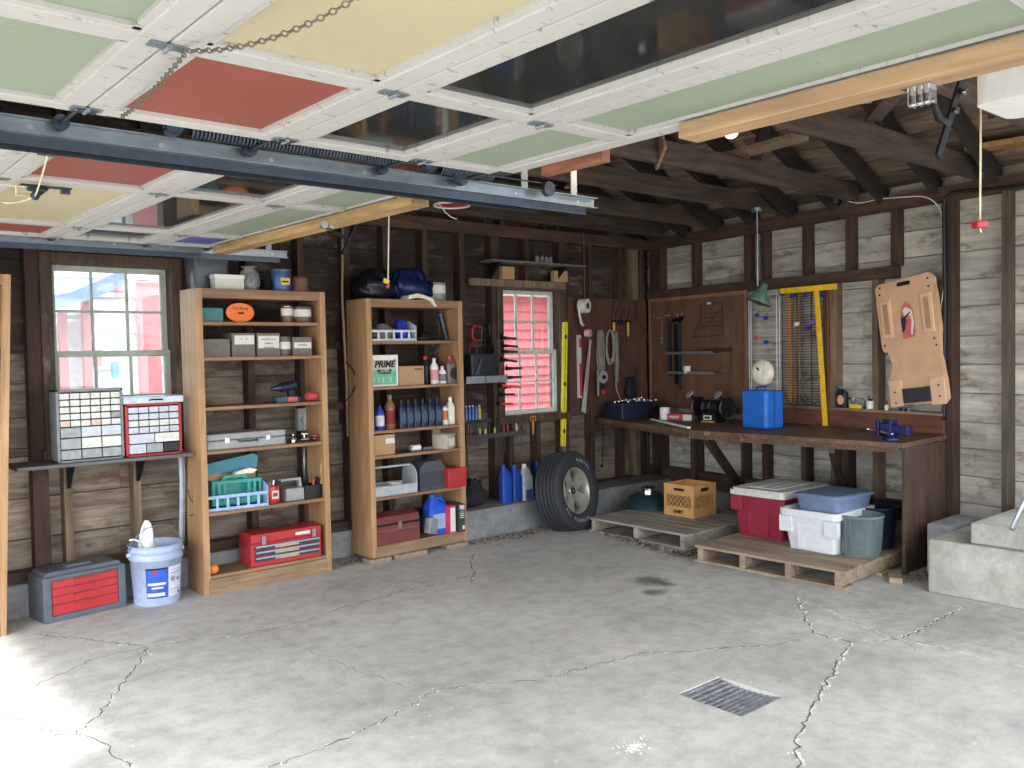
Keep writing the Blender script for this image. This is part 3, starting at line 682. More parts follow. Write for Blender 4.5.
t = T('door_opener', 'white garage door opener housing hung at the top right', 'door opener', on_z(1036, 76, 2.46))
b = MB(); b.rbox(.34, .30, -.10, .06, .05); b.build('housing', WHITE, t, .012)
b = MB()
for k in range(5): b.cb((-.02+k*.022, -.152, -.055), (.012, .004, .05))
b.build('vent', plain('vent_grey', (120, 120, 120), .6), t); MB().rbox(.20, .2, .06, .09, .03).build('hanger_plate', GALV, t)
for dx in (-.08, .08): MB().bar((dx, 0, .09), (dx, 0, .35), .02, .003).build('hanger_strap', GALV, t)
# ropes
t = T('pull_rope', 'pale rope with a red pull handle at the right of the room', 'pull rope', (0, 0, 0))
q = on_y(981, 70, 1.55); e = Vector((q.x-.01, q.y, on_y(978, 222, 1.55).z)); b = MB(); b.tube([(q.x, q.y, 2.604), e], .0045); b.build('rope', ROPE, t)
b = MB(); b.cb(e+Vector((0, 0, -.01)), (.05, .05, .03), (0, 0, -.7)); b.build('handle', RED, t, .005); b = MB(); b.tube([e+Vector((0, 0, -.02)), e+Vector((.006, 0, -.035)), e+Vector((.014, 0, -.04))], .004); b.build('knot', ROPE, t)
t = T('tag_string', 'white cord with a yellow and red tag hanging before the middle shelf', 'pull cord', (0, 0, 0))
q = on_y(389, 213, 4.6); e = on_y(388, 283, 4.6); b = MB(); b.tube([(q.x, q.y, 2.6), q, e], .004); b.build('cord', plain('white_cord', (222, 216, 214), .8), t)
b = MB(); b.cb(e+Vector((-.012, 0, .01)), (.04, .008, .028), (0, .3, 0)); b.build('yellow_tag', plain('yellow_tag', (212, 196, 60), .5), t); b = MB(); b.tube([e, e+Vector((.005, 0, -.015)), e+Vector((-.008, 0, -.03))], .007); b.build('red_tip', plain('pinkish_red', (222, 70, 82), .5), t)
# bulb
t = T('light_bulb', 'lit bulb glowing under the joists beyond the near door timber', 'light bulb', on_z(731, 132, 2.53))
b = MB(); b.ball((0, 0, 0), .034, sz=.9); b.build('bulb', plain('lit_bulb', (255, 226, 180), .5, emis=9, var=0), t)
b = MB(); b.lathe([(.018, .03), (.03, .04), (.034, .08), (.05, .085)], 16); b.build('socket', WHITE, t)
p = light('bulb_glow', 'POINT', on_z(731, 132, 2.46), (0, 0, 0), energy=10, color=(1, .75, .45), shadow_soft_size=.03)
# ------------------------------------------------------------------ kit for small goods
def solo(b, name, m, label, cat, loc=(0,0,0), rz=0.0, group=None, bev=0, rot=None):
    o = b.build(name, m, None, bev); o.location = loc; o.rotation_euler = rot or (0, 0, rz); return tag(o, label, cat, group)
CARD = plain('cardboard', (176, 142, 104), .85, 0, .1, 8); PAPER = plain('paper_label', (214, 212, 204), .8, 0, .05); INK = plain('ink', (40, 40, 44), .8)
GREYBIN = plain('grey_bin', (112, 104, 98), .6); BLUEB = plain('mid_blue_plastic', (34, 72, 160), .4); NAVY = plain('navy_plastic', (24, 32, 54), .45)
TEAL = plain('teal_plastic', (74, 150, 150), .45); SKYB = plain('pale_blue_plastic', (150, 178, 214), .5); GREYM = plain('grey_painted_metal', (150, 152, 152), .5, .2)
YEL = plain('yellow_paint', (236, 190, 44), .45); ORANGE = plain('orange_card', (238, 122, 56), .6, 0, .04); DKBLUE = plain('dark_bottle_blue', (24, 36, 64), .35)
CREAM = plain('cream_plastic', (226, 218, 200), .5); MAROON = plain('maroon_metal', (112, 54, 52), .5, .1, .15); DGRAY = plain('charcoal_plastic', (70, 74, 82), .5)
TOOLR = plain('toolbox_red', (172, 48, 52), .4, .1, .08); AMBER = plain('amber_liquid', (120, 74, 44), .3); OILB = plain('grey_brown_bottle', (110, 92, 86), .4)
def carton(name, label, cat, sl, d, m, lab=None, group=None, flaps=False, lid=None, txt=None, lrect=(.1, .35, .9, .85)):
    loc, rz, w, h = sl; t = T(name, label, cat, loc, rz, group)
    MB().box(-w/2, 0, 0, w/2, d, h).build('body', m, t, .003)
    if lab:
        x0, z0, x1, z1 = lrect; MB().box(-w/2+x0*w, -.0012, z0*h, -w/2+x1*w, -.0002, z1*h).build('paper_label', lab, t)
    if flaps: MB().box(-w/2-.001, -.001, h*.5-.012, w/2+.001, d+.001, h*.5+.012).bar((0, d*.5, h), (0, d*.5, h+.001), w, .03).build('tape', plain('tan_tape', (200, 170, 130), .4), t)
    if lid: MB().box(-w/2-.004, -.004, h-.02, w/2+.004, d+.004, h+.003).build('lid', lid, t, .002)
    if txt:
        for k, s_ in enumerate(txt[1:]): text(s_, txt[0], ((lrect[0]+lrect[2]-1)*w/2, -.002, (lrect[3]-.13-(k*(lrect[3]-lrect[1])/max(1, len(txt)-1)))*h-txt[0]*.1), INK, t)
    return t
def tin(name, label, cat, sl, m, lid=None, band=None, group=None, r=None, bz=(.25, .75), handle=False):
    loc, rz, w, h = sl; r = w/2; t = T(name, label, cat, Vector(loc)+Vector((math.sin(-rz)*0, 0, 0)), rz, group)
    MB().lathe([(r*.97, 0), (r, .004), (r, h-.008), (r*.96, h-.002), (r*.9, h-.002)], 24, (0, r, 0)).build('body', m, t)
    if lid: MB().lathe([(r*1.02, h-.012), (r*1.03, h+.001), (r*.9, h+.004), (0.0001, h+.004)], 24, (0, r, 0)).build('lid', lid, t)
    if band: MB().lathe([(r*1.005, h*bz[0]), (r*1.008, h*bz[0]+.001), (r*1.008, h*bz[1]), (r*1.005, h*bz[1]+.001)], 24, (0, r, 0)).build('paper_band', band, t)
    if handle: MB().tube([(-r-.004, r, h*.8)]+[(-r*math.cos(math.pi*k/8)*1.03, r-.02, h*.8-math.sin(math.pi*k/8)*.05) for k in range(1, 8)]+[(r+.004, r, h*.8)], .0018).build('handle', STEEL, t)
    return t
def bottle(name, label, cat, sl, m, cap, lab=None, group=None, kind='round', lrot=0):
    loc, rz, w, h = sl; r = w/2; t = T(name, label, cat, loc, rz, group)
    if kind == 'round':
        MB().lathe([(r*.9, 0), (r, .008), (r, h*.62), (r*.82, h*.72), (r*.36, h*.84), (r*.34, h*.90)], 20, (0, r, 0)).build('body', m, t)
        MB().lathe([(r*.42, h*.885), (r*.42, h*.99), (r*.3, h)], 14, (0, r, 0)).build('cap', cap, t)
        if lab: MB().lathe([(r*1.01, h*.15), (r*1.015, h*.155), (r*1.015, h*.55), (r*1.01, h*.555)], 20, (0, r, 0)).build('paper_label', lab, t)
    elif kind == 'flat':    # oil bottle: rounded flat body with an offset neck
        b = MB(); D = r*1.1
        b.rbox(w, D, 0, h*.70, r*.35, (0, D/2)); N0 = rrect(w, D, r*.35)
        vs = [(x, y+D/2, h*.70) for x, y in N0]+[(x*.32-w*.18, y*.4+D/2, h*.88) for x, y in N0]; n = len(N0)
        b.add(vs, [(k, (k+1) % n, n+(k+1) % n, n+k) for k in range(n)], 0, True); b.build('body', m, t)
        MB().cyl((-w*.18, D/2, h*.87), (-w*.18, D/2, h), w*.19, n=14).build('cap', cap, t)
        if lab: MB().prism(circ(0, h*.36, w*.36, 16, h*.22), -.0015, -.0002).build('paper_label', lab, t)
    else:                   # jug with a looped handle
        b = MB(); D = w*.62
        b.rbox(w, D, 0, h*.66, w*.16, (0, D/2)); N0 = rrect(w, D, w*.16); n = len(N0)
        vs = [(x, y+D/2, h*.66) for x, y in N0]+[(x*.28-w*.2, y*.5+D/2, h*.88) for x, y in N0]
        b.add(vs, [(k, (k+1) % n, n+(k+1) % n, n+k) for k in range(n)], 0, True); b.build('body', m, t)
        MB().tube([(-w*.12, D/2, h*.86), (w*.12, D/2, h*.88), (w*.34, D/2, h*.80), (w*.40, D/2, h*.64)], w*.085, 8).build('handle', m, t)
        MB().cyl((-w*.2, D/2, h*.87), (-w*.2, D/2, h), w*.17, n=14).build('cap', cap, t)
        if lab: MB().box(-w*.36, -.0015, h*.12, w*.3, -.0002, h*.5).build('paper_label', lab, t)
    return t
def slotted(b, w, d, h, t_=.005, n=6, zb=.3, rise=0):   # open crate whose long sides have a row of oval slots
    b.box(-w/2, 0, 0, w/2, d, t_)
    for (y0, y1) in ((0, t_), (d-t_, d)):
        b.box(-w/2, y0, 0, w/2, y1, h*zb*.35); b.box(-w/2, y0, h*zb*1.35, w/2, y1, h*zb*1.7)
        for k in range(n+1): x = -w/2+w*k/n; b.box(max(-w/2, x-.008), y0, h*zb*.3, min(w/2, x+.008), y1, h*zb*1.4)
    return b
def shelf_unit(name, label, x0, x1, y0, dep, top, zs, base=0, mats=(SHELFW, SHELFH, PLINTH), plinth=.12, th=.03):
    t = T(name, label, 'shelf unit', ((x0+x1)/2, y0, base)); w = x1-x0
    for s in (-1, 1):
        a = -w/2 if s < 0 else w/2-th
        p = MB().box(a, 0, 0, a+th, dep, top-base).build('side_panel', mats[0], t, .002)
        MB().box(a+(th if s < 0 else -.012), .0, 0, a+(th+.012 if s < 0 else 0), .03, top-base-.001).build('face_stile', mats[0], p, .002)
    for z in zs: MB().box(-w/2+th, .004, z-base-.022, w/2-th, dep-.002, z-base).build('shelf_board', mats[1], t, .002)
    MB().box(-w/2+th, 0.001, top-base-.06, w/2-th, dep, top-base).build('top_board', mats[1], t, .002)
    if plinth: MB().box(-w/2+th, -.004, 0, w/2-th, .018, plinth-base-.024).build('plinth', mats[2], t, .002)
    return t
def smooth(P, n=5):
    out = []
    for i in range(len(P)-1):
        p0, p1, p2, p3 = P[max(0, i-1)], P[i], P[i+1], P[min(len(P)-1, i+2)]
        for k in range(n):
            u = k/n; out.append(.5*((2*p1)+(p2-p0)*u+(2*p0-5*p1+4*p2-p3)*u*u+(3*p1-p0-3*p2+p3)*u**3))
    return out+[P[-1]]
Z1 = [1.73, 1.505, 1.19, .912, .52, .12]; Z2 = [1.60, 1.27, .952, .768, .467, .115]
shelf_unit('bookshelf', 'open wooden bookshelf full of goods nearest the left window', 2.09, 2.99, 5.45, .27, 1.94, Z1)
shelf_unit('bookshelf', 'open wooden bookshelf standing on blocks beside the small right window', 3.31, 4.17, 5.44, .28, 1.905, Z2, .035)
_cut = shelf_unit('bookshelf', 'wooden bookshelf cut off by the left edge of the photo', .10, .985, 5.45, .27, 2.0, [1.73, 1.47, 1.20, .96, .66, .12])
_cut.rotation_euler = (0, R(2.6), 0)
for k, (x0, x1, y) in enumerate(((372, 395, 566), (398, 438, 561), (452, 472, 551))):
    p = on_z(x0, y); q = on_z(x1, y-4)
    solo(MB().box(0, 0, 0, q.x-p.x, .10, .034), 'wood_block', PALLET, ['short pale wood block under the left end of the raised bookshelf', 'long flat wood shim under the middle of the raised bookshelf', 'pale wood block sticking out at the right end of the raised bookshelf'][k], 'wood block', (p.x, 5.415, 0), -.05, 'shims under the raised bookshelf', .003)

# ---- bookshelf 1
def s1(x0, x1, yt, i, Y=5.50): return slot(x0, x1, yt, yt+10, Y, 1.94 if i < 0 else Z1[i])
def s2(x0, x1, yt, i, Y=5.49): return slot(x0, x1, yt, yt+10, Y, 1.905 if i < 0 else Z2[i])
t = T('storage_bin', 'large hazy clear plastic bin on top of the first bookshelf', 'bin', *s1(193, 232, 262, -1, 5.60)[:2])
l_, z_, w_, h_ = s1(193, 232, 240, -1, 5.60); MB().tub(w_, .2, 0, h_, .03, .003, .85, c=(0, .1)).build('body', plain('smoky_bin', (74, 80, 90), .35), t); MB().rbox(w_+.01, .21, h_, h_+.015, .03, (0, .1)).build('lid', plain('bin_lid', (90, 96, 108), .5), t)
carton('carton', 'small white box lying on top of the first bookshelf', 'box', s1(215, 244, 275, -1), .08, PAPER, lid=WHITE)
b = MB(); rr = random.Random(3)
l_, z_, w_, h_ = s1(243, 264, 266, -1)
o = T('plastic_bag', 'clear bag of odds and ends on top of the first bookshelf', 'bag', l_)
bb = MB(); bb.lathe([(w_*.42, 0), (w_*.5, h_*.2), (w_*.48, h_*.7), (w_*.25, h_*.92), (w_*.42, h_)], 9, (0, w_*.5, 0), flute=.12, fl_n=1); bb.build('bag_film', CLEARP, o)
for k in range(16): b.cb((rr.uniform(-.3, .3)*w_, w_*.5+rr.uniform(-.25, .25)*w_, h_*rr.uniform(.08, .7)), (.03, .012, .02), (rr.random()*3, rr.random()*3, 0))
x_ = b.build('contents', GREYM, o); x_['kind'] = 'stuff'
l_, z_, w_, h_ = s1(263, 276, 268, -1, 5.53); b = MB()
for k in range(7): b.tube([(math.cos(a)*w_*.45, .06+math.sin(a)*.05, .008+k*.011) for a in [j*math.pi/8 for j in range(16)]], .006, closed=True)
solo(b, 'hose_coil', IRON, 'dark coil of hose beside the blue paint can', 'hose', l_)
t = tin('paint_can', 'blue paint can with a yellow label on the first bookshelf', 'paint can', s1(275, 295, 269, -1), plain('can_blue', (74, 104, 150), .35, .4), GALV, handle=True)
l_, z_, w_, h_ = s1(275, 295, 269, -1); MB().prism([(-.03, h_*.3), (.03, h_*.3), (.034, h_*.6), (-.034, h_*.6)], -.003, -.0005).build('yellow_label', plain('label_yellow', (226, 190, 70), .6), t); MB().box(-.024, -.0045, h_*.40, .024, -.0032, h_*.47).build('label_print', INK, t)
tin('canister', 'plain brown canister right of the blue paint can', 'canister', s1(296, 311, 277, -1), plain('brown_fibre', (112, 82, 66), .7), plain('brown_fibre_lid', (96, 70, 58), .7))
l_, z_, w_, h_ = s1(202, 223, 308, 0); b = MB(); b.prism([(x, z+h_/2) for x, z in rrect(w_, h_, .012)], 0, .06); solo(b, 'soap_box', plain('dull_teal', (66, 124, 130), .55), 'rounded dull teal box on the upper shelf board', 'box', l_, bev=.004)
l_, z_, w_, h_ = s1(226, 254, 303, 0); t = T('oval_sign', 'orange oval card with handwriting leaning on the top shelf board', 'sign', l_)
MB().prism(circ(0, h_/2, w_/2, 28, h_/2), 0, .004).build('card', ORANGE, t); text('Tire Pump', .026, (0, -.0015, h_*.72), INK, t); text('inside', .018, (.005, -.0015, h_*.48), INK, t, bold=.0015)
t = tin('spray_can', 'slim can with a white and red label on the top shelf board', 'can', s1(284, 295, 305, 0), AMBER, CHROME, PAPER, bz=(.4, .8)); 
tin('glass_jar', 'wide brown jar with a pale label beside the slim can', 'jar', s1(296, 315, 305, 0), OILB, IRON, PAPER, bz=(.35, .75))
carton('parts_bin', 'plain grey bin at the left end of the row of labelled bins', 'bin', s1(203, 230, 339, 1), .16, GREYBIN, group='row of small bins on the second board')
l_, z_, w_, h_ = s1(216, 226, 333, 1, 5.52); solo(MB().box(-w_/2, 0, 0, w_/2, .05, h_-.04), 'small_box', PAPER, 'small pale box standing inside the plain grey bin', 'box', l_+Vector((0, -.0, .041)))if 0 else None
carton('parts_bin', 'grey bin whose label has faint marks, second in the row of bins', 'bin', s1(232, 255, 333, 1), .16, GREYBIN, PAPER, 'row of small bins on the second board', lrect=(.1, .52, .95, .9), txt=(.022, 's    o'))
carton('parts_bin', 'grey bin with three lines of handwriting on its label', 'bin', s1(257, 280, 333, 1), .16, GREYBIN, PAPER, 'row of small bins on the second board', lrect=(.05, .35, .95, .88), txt=(.018, 'wood screws', 'washers', 'long bolts'))
tin('round_tub', 'round brown tub with a label in the row of bins', 'tub', s1(280, 293, 336, 1), OILB, None, PAPER, bz=(.35, .7))
carton('parts_bin', 'grey bin with a single worded label at the right end of the row', 'bin', s1(293, 312, 337, 1), .16, GREYBIN, PAPER, 'row of small bins on the second board', lrect=(.05, .4, .95, .72), txt=(.018, 'Plumbing'))
# tool and tape on board 3
l_, z_, w_, h_ = s1(274, 306, 379, 2); t = T('cordless_drill', 'dark bundle of cordless drill and charger on the third board', 'power tool', l_)
b = MB(); b.cyl((-.05, .05, .10), (.06, .05, .115), .032); b.bar((.02, .05, .1), (.035, .06, .03), .035, .04); b.cb((.04, .06, .018), (.09, .08, .036)); b.build('body', NAVY, t, .003)
MB().cyl((-.11, .05, .095), (-.05, .05, .10), .012, .024).build('chuck', STEEL, t); MB().cb((-.05, .06, .02), (.09, .09, .04)).build('charger', plain('slate_plastic', (66, 84, 96), .5), t, .005); MB().tube([(-.09, .02, .01), (-.13, .01, .008), (-.16, .03, .006), (-.18, .0, .005)], .004).build('cable', BLACK, t); MB().cb((.02, .02, .02), (.07, .03, .036)).build('battery', plain('salmon_plastic', (196, 96, 96), .5), t, .004)
l_, z_, w_, h_ = s1(309, 319, 393, 2); solo(MB().cyl((-w_/2, .04, .03), (w_/2, .04, .03), .03).cyl((-w_/2-.001, .04, .03), (w_/2+.001, .04, .03), .014, mi=1), 'tape_roll', [plain('tape_red', (204, 70, 76), .5), CARD], 'red roll of tape at the right of the third board', 'tape', l_)
# metal case on board 4
l_, z_, w_, h_ = slot(207, 286, 432, 445, 5.48, Z1[3]); t = T('tool_case', 'long grey metal carrying case on the fourth board', 'case', l_)
MB().box(-w_/2, 0, 0, w_/2, .2, h_*.56).build('base', GREYM, t, .008); MB().box(-w_/2, 0, h_*.58, w_/2, .2, h_).build('lid', GREYM, t, .008)
b = MB(); b.tube([(-.06, 0, h_*.5), (-.06, -.02, h_*.45), (.06, -.02, h_*.45), (.06, 0, h_*.5)], .006); b.build('handle', DGRAY, t)
for dx in (-.14, .14): MB().cb((dx, -.003, h_*.56), (.03, .006, .03)).build('latch', CHROME, t)
l_, z_, w_, h_ = s1(290, 299, 436, 3); t = T('glass_bottle', 'tiny clear bottle right of the grey metal case', 'bottle', l_); MB().lathe([(.02, 0), (.022, .03), (.008, .045), (.008, .06)], 14, (0, .02, 0)).build('body', CHROME, t)
l_, z_, w_, h_ = s1(301, 312, 438, 3); t = T('tap_fitting', 'small chrome tap fitting on the fourth board', 'fitting', l_); MB().cyl((-.03, .03, .018), (.03, .03, .018), .012).cyl((0, .03, .018), (0, .03, .05), .008).cb((0, .03, .055), (.05, .012, .01)).build('body', CHROME, t)
l_, z_, w_, h_ = s1(313, 322, 438, 3); t = T('tap_fitting', 'small red valve at the right end of the fourth board', 'fitting', l_); MB().cyl((-.025, .03, .016), (.025, .03, .016), .011).build('body', CHROME, t); MB().lathe([(.026, .03), (.026, .042)], 10, (0, .03, 0)).build('wheel', RED, t)
# junction box on the wall behind
l_, z_, w_, h_ = slot(295, 308, 408, 430, 5.84); t = T('electrical_box', 'grey electrical box on the wall seen through the first bookshelf', 'electrical box', (l_.x, 5.70+.14, l_.z)); MB().box(-w_/2, -.05, 0, w_/2, 0, h_).build('box', GREYM, t, .003)
MB().lathe([(.028, 0), (.028, .01)], 16, M=Matrix.Translation((0, -.05, h_/2)) @ Matrix.Rotation(R(90), 4, 'X')).build('cover', GALV, t)
MB().tube([(0, -.02, 0), (.0, -.02, -.5)], .012).build('conduit', GALV, t)
# blue crate with caddy on board 5
l_, z_, w_, h_ = slot(209, 266, 480, 508, 5.46, Z1[4]); w_ = .40; t = T('plastic_crate', 'pale blue slotted crate holding a teal caddy', 'crate', l_, -.10)
b = slotted(MB(), w_, .22, .22, n=6, zb=.27)
for s_ in (-1, 1):
    x = s_*(w_/2-.003); b.prism([(0, 0), (.22, 0), (.22, .14), (.14, .17), (0, .14)], x-.003, x+.003, ax='x')
b.build('body', SKYB, t)
l_, z_, w_, h_ = slot(214, 262, 468, 500, 5.52, Z1[4]+.02); w_ = .33; t = T('tool_caddy', 'teal plastic caddy with slotted sides inside the blue crate', 'caddy', l_+Vector((0, .02, 0)), -.10)
b = MB(); H_ = .16
b.box(-w_/2, 0, .0, w_/2, .1, .006); b.box(-w_/2, 0, H_-.02, w_/2, .006, H_); b.box(-w_/2, 0, 0, w_/2, .006, .04)
for k in range(9):
    x = -w_/2+.01+(w_-.02)*k/8
    if k not in (4, 5, 3): b.box(x-.010, 0, .04, x+.010, .006, H_-.02)
b.box(-w_/2, 0, 0, -w_/2+.006, .1, H_); b.box(w_/2-.006, 0, 0, w_/2, .1, H_); b.box(-w_/2, .094, 0, w_/2, .1, H_); b.build('body', plain('sea_green', (50, 148, 138), .45), t)
MB().prism([(-.09, H_), (-.07, H_+.03), (.07, H_+.03), (.09, H_), (.06, H_), (.05, H_+.012), (-.05, H_+.012), (-.06, H_)], .04, .06).build('handle', plain('sea_green', (50, 148, 138), .45), t)
l_, z_, w_, h_ = slot(203, 258, 456, 475, 5.64, Z1[4]+.245)
b = MB(); b.prism([(-.20, 0), (.19, .02), (.20, .10), (.17, .12), (-.20, .07)], 0, .03); solo(b, 'foam_mat', plain('blue_foam', (84, 140, 158), .8), 'pale blue foam pad standing behind the teal caddy', 'foam pad', (l_.x, 5.665, Z1[4]+.21), 0, None, .01)
solo(MB().box(-.18, 0, 0, .18, .03, .215), 'cardboard_sheet', CARD, 'cardboard piece standing on the fifth board under the foam pad', 'cardboard', (l_.x, 5.665, Z1[4]-.0))
l_, z_, w_, h_ = slot(232, 256, 468, 473, 5.56, Z1[4]+.215); b = MB(); b.prism([(-.07, 0), (.06, .0), (.09, .02), (.04, .035), (-.04, .02)], 0, .06); solo(b, 'folded_cloth', CREAM, 'pale folded cloth lying on the teal caddy', 'cloth', (l_.x, 5.56, Z1[4]+.213), -.1, bev=.006)
l_, z_, w_, h_ = s1(266, 283, 486, 4); t = tin('coffee_tin', 'red tin crammed with tools on the fifth board', 'tin', (l_, 0, w_, .115), plain('tin_red', (206, 60, 66), .4, .2), None, None); MB().box(-.02, -.004, .03, .028, -.0015, .085).build('paper_label', PAPER, t); MB().box(-.014, -.0055, .045, .02, -.0042, .07).build('label_mark', RED, t)
for k in range(6): a = k*1.05; solo(MB().bar((l_.x+.02*math.cos(a), l_.y+.045+.02*math.sin(a), l_.z+.03), (l_.x+.055*math.cos(a), l_.y+.045+.03*math.sin(a), l_.z+.135+.01*(k % 3)), .010, .010), 'hand_tool', [IRON, CHROME, BLACK][k % 3], ['dark', 'shiny', 'black'][k % 3]+' handle sticking out of the red tin', 'tool', group='tools in the red tin')
l_, z_, w_, h_ = s1(286, 304, 474, 4); t = T('metal_box', 'grey metal box with a tall looped handle on the fifth board', 'metal box', l_); MB().box(-w_/2, 0, 0, w_/2, .12, .085).build('box', GREYM, t, .004)
MB().prism([(-w_/2-.02, .135), (-w_/2-.02, .15), (w_/2-.01, .15), (w_/2, .085), (w_/2-.02, .085), (w_/2-.025, .135)], .03, .07).build('handle', GREYM, t, .002); MB().lathe([(.014, 0), (.014, .004)], 14, M=Matrix.Translation((.01, 0, .045)) @ Matrix.Rotation(R(90), 4, 'X')).build('dial', CHROME, t)
l_, z_, w_, h_ = s1(305, 325, 480, 4); t = T('tool_tray', 'black tray of pliers and cutters on the fifth board', 'tray', l_); MB().tub(w_, .14, 0, .09, .01, .005, .95, c=(0, .07)).build('body', BLACK, t)
for k in range(5):
    solo(MB().bar((l_.x-.03+.015*k, l_.y+.05, l_.z+.02), (l_.x-.05+.028*k, l_.y+.03, l_.z+.13+.012*(k % 2)), .012, .012), 'hand_tool', [IRON, CHROME, plain('orange_grip', (214, 96, 56), .5), IRON, NAVY][k], ['black', 'chrome', 'orange', 'black', 'navy'][k]+' handle leaning in the black tray', 'tool', group='tools in the black tray')
b = MB(); b.tube([(.0, 0, 0), (.012, 0, .05), (.0, 0, .10), (.008, 0, .14)], .012); b.tube([(.045, 0, .02), (.035, 0, .06), (.02, 0, .10), (.008, 0, .14)], .010); solo(b, 'hand_saw', plain('saw_handle_wood', (212, 168, 104), .5), 'tan wooden tool handle poking above the black tray', 'tool handle', (l_.x+.06, l_.y+.02, l_.z+.09))
# red tool chest on the bottom board
def tool_chest(label, sl, d, drawers, mbody, mface, strip):
    loc, rz, w, h = sl; t = T('tool_chest', label, 'tool chest', loc, rz)
    MB().box(-w/2, .012, 0, w/2, d, h*.70).build('body', mbody, t, .006); MB().box(-w/2, 0.006, h*.70, w/2, d, h).build('lid', mbody, t, .010)
    fz0, fz1 = .03, h*.66; n = drawers; dh = (fz1-fz0)/n; fw = w-.05
    for k in range(n):
        z0 = fz0+k*dh; o = MB().box(-fw/2, 0, z0+.003, fw/2, .012, z0+dh-.003).build('drawer', mface, t, .002)
        MB().box(-fw/2, -.012, z0+dh-.016, fw/2, 0, z0+dh-.004).build('drawer_pull', strip, o, .002)
        if label.startswith('red'): MB().box(-.09, -.003, z0+.006, .08, -.0005, z0+dh-.018).build('paper_label', plain('old_tape', (176, 166, 140), .7), o)
    return t, w, h
sl = slot(247, 326, 522, 560, 5.455, Z1[5]); sl = (sl[0], -.03, .505, .215)
t, w, h = tool_chest('red metal tool chest with three drawers on the bottom board', sl, .22, 3, TOOLR, plain('drawer_navy', (44, 58, 78), .4), ALU)
for dx in (-.17, .19): MB().cb((dx, -.002, h*.80), (.028, .012, .055)).build('latch', CHROME, t)
MB().box(.06, .001, h*.80, .165, .005, h*.89).build('name_plate', PAPER, t)
MB().tube([(-.07, .11, h), (-.06, .11, h+.014), (.06, .11, h+.014), (.07, .11, h)], .006).build('handle', BLACK, t)
solo(MB().lathe([(.0001, 0)]+[(.035*math.sin(R(a)), .033-.033*math.cos(R(a))) for a in range(15, 180, 15)]+[(.0001, .066)], 12), 'orange_ball', plain('orange_rubber', (226, 132, 74), .6), 'small orange ball at the left of the bottom board', 'ball', Vector((on_y(214, 569, 5.49).x, 5.50, Z1[5])))

# ---- ledge with parts organisers, left window
t = T('ledge_shelf', 'long thin dark shelf ledge in front of the left window', 'ledge', (0, 0, 0)); MB().box(1.08, 5.52, .885, 2.085, 5.84, .905).build('board', wood('ledge_wood', (76, 72, 74), (112, 108, 108), 0, .6, 1, .2, .1), t, .002)
for x in (1.42, 1.83): MB().prism([(5.84, .885), (5.70, .885), (5.84, .72)], x-.01, x+.01, ax='x').build('bracket', IRON, t)
def organiser(label, sl, d, mb, rows, top=None):
    loc, rz, w, h = sl; t = T('parts_organiser', label, 'parts organiser', loc, rz); fr = .016
    b = MB(); b.box(-w/2, .006, 0, -w/2+fr, d, h); b.box(w/2-fr, .006, 0, w/2, d, h); b.box(-w/2, .006, 0, w/2, d, .012); b.box(-w/2, .006, h-.014, w/2, d, h); b.box(-w/2, d-.004, 0, w/2, d, h)
    b.build('cabinet', mb, t, .003); z = h-.018; tot = sum(r[1] for r in rows)
    for (n, hh, m) in rows:
        dh = (h-.034)*hh/tot; dw = (w-2*fr)/n
        for k in range(n):
            x = -w/2+fr+dw*k; mm = m[k % len(m)] if isinstance(m, list) else m
            o = MB().box(x+.003, 0, z-dh+.003, x+dw-.003, d*.9, z-.004).build('drawer', mm, t, .002)
            MB().box(x+dw*.3, -.006, z-dh*.72, x+dw*.7, 0, z-dh*.6).build('pull', mm, o)
        z -= dh
    return t
DRW = plain('frosted_drawer', (206, 206, 202), .35, 0, .12, 30); DRB = plain('frosted_blue_drawer', (188, 192, 204), .35, 0, .1, 30); DRG = plain('dim_drawer', (150, 154, 156), .4, 0, .2, 25); DRP = plain('peach_drawer', (204, 186, 174), .4)
sl = slot(57, 124, 389, 459, 5.56, .906); sl = (sl[0]+Vector((0, 0, 0)), .0, sl[2], sl[3])
organiser('tall grey parts organiser with many small clear drawers on the ledge', sl, .16, plain('organiser_grey', (124, 128, 132), .5),
          [(6, 1, DRW), (6, 1, DRW), (6, 1, DRW), (6, 1, [DRW, DRW, DRW, DRW, DRW, DRG]), (6, 1, [DRP, DRW, DRW]), (3, 1.6, [DRG, DRB, DRB]), (3, 1.7, [DRG, DRW, DRW]), (3, 1.5, DRG)])
sl = slot(126, 182, 403, 455, 5.56, .906)
t = organiser('red framed parts organiser with small clear drawers on the ledge', sl, .16, plain('organiser_red', (172, 40, 52), .45),
          [(5, 1, DRB), (5, 1, DRB), (5, 1, DRW), (5, 1, DRB), (2, 1.5, [DRB, DRW]), (3, 1.5, [DRB, DRG, BLACK])])
w, h = sl[2], sl[3]; o = MB().box(-w/2-.012, -.012, h, w/2+.012, .17, h+.042).build('carry_tray', plain('tray_silver', (176, 186, 198), .4, .3), t, .004); MB().tube([(-.03, -.012, h+.018), (-.02, -.024, h+.022), (.04, -.024, h+.022), (.05, -.012, h+.018)], .005).build('handle', IRON, o)
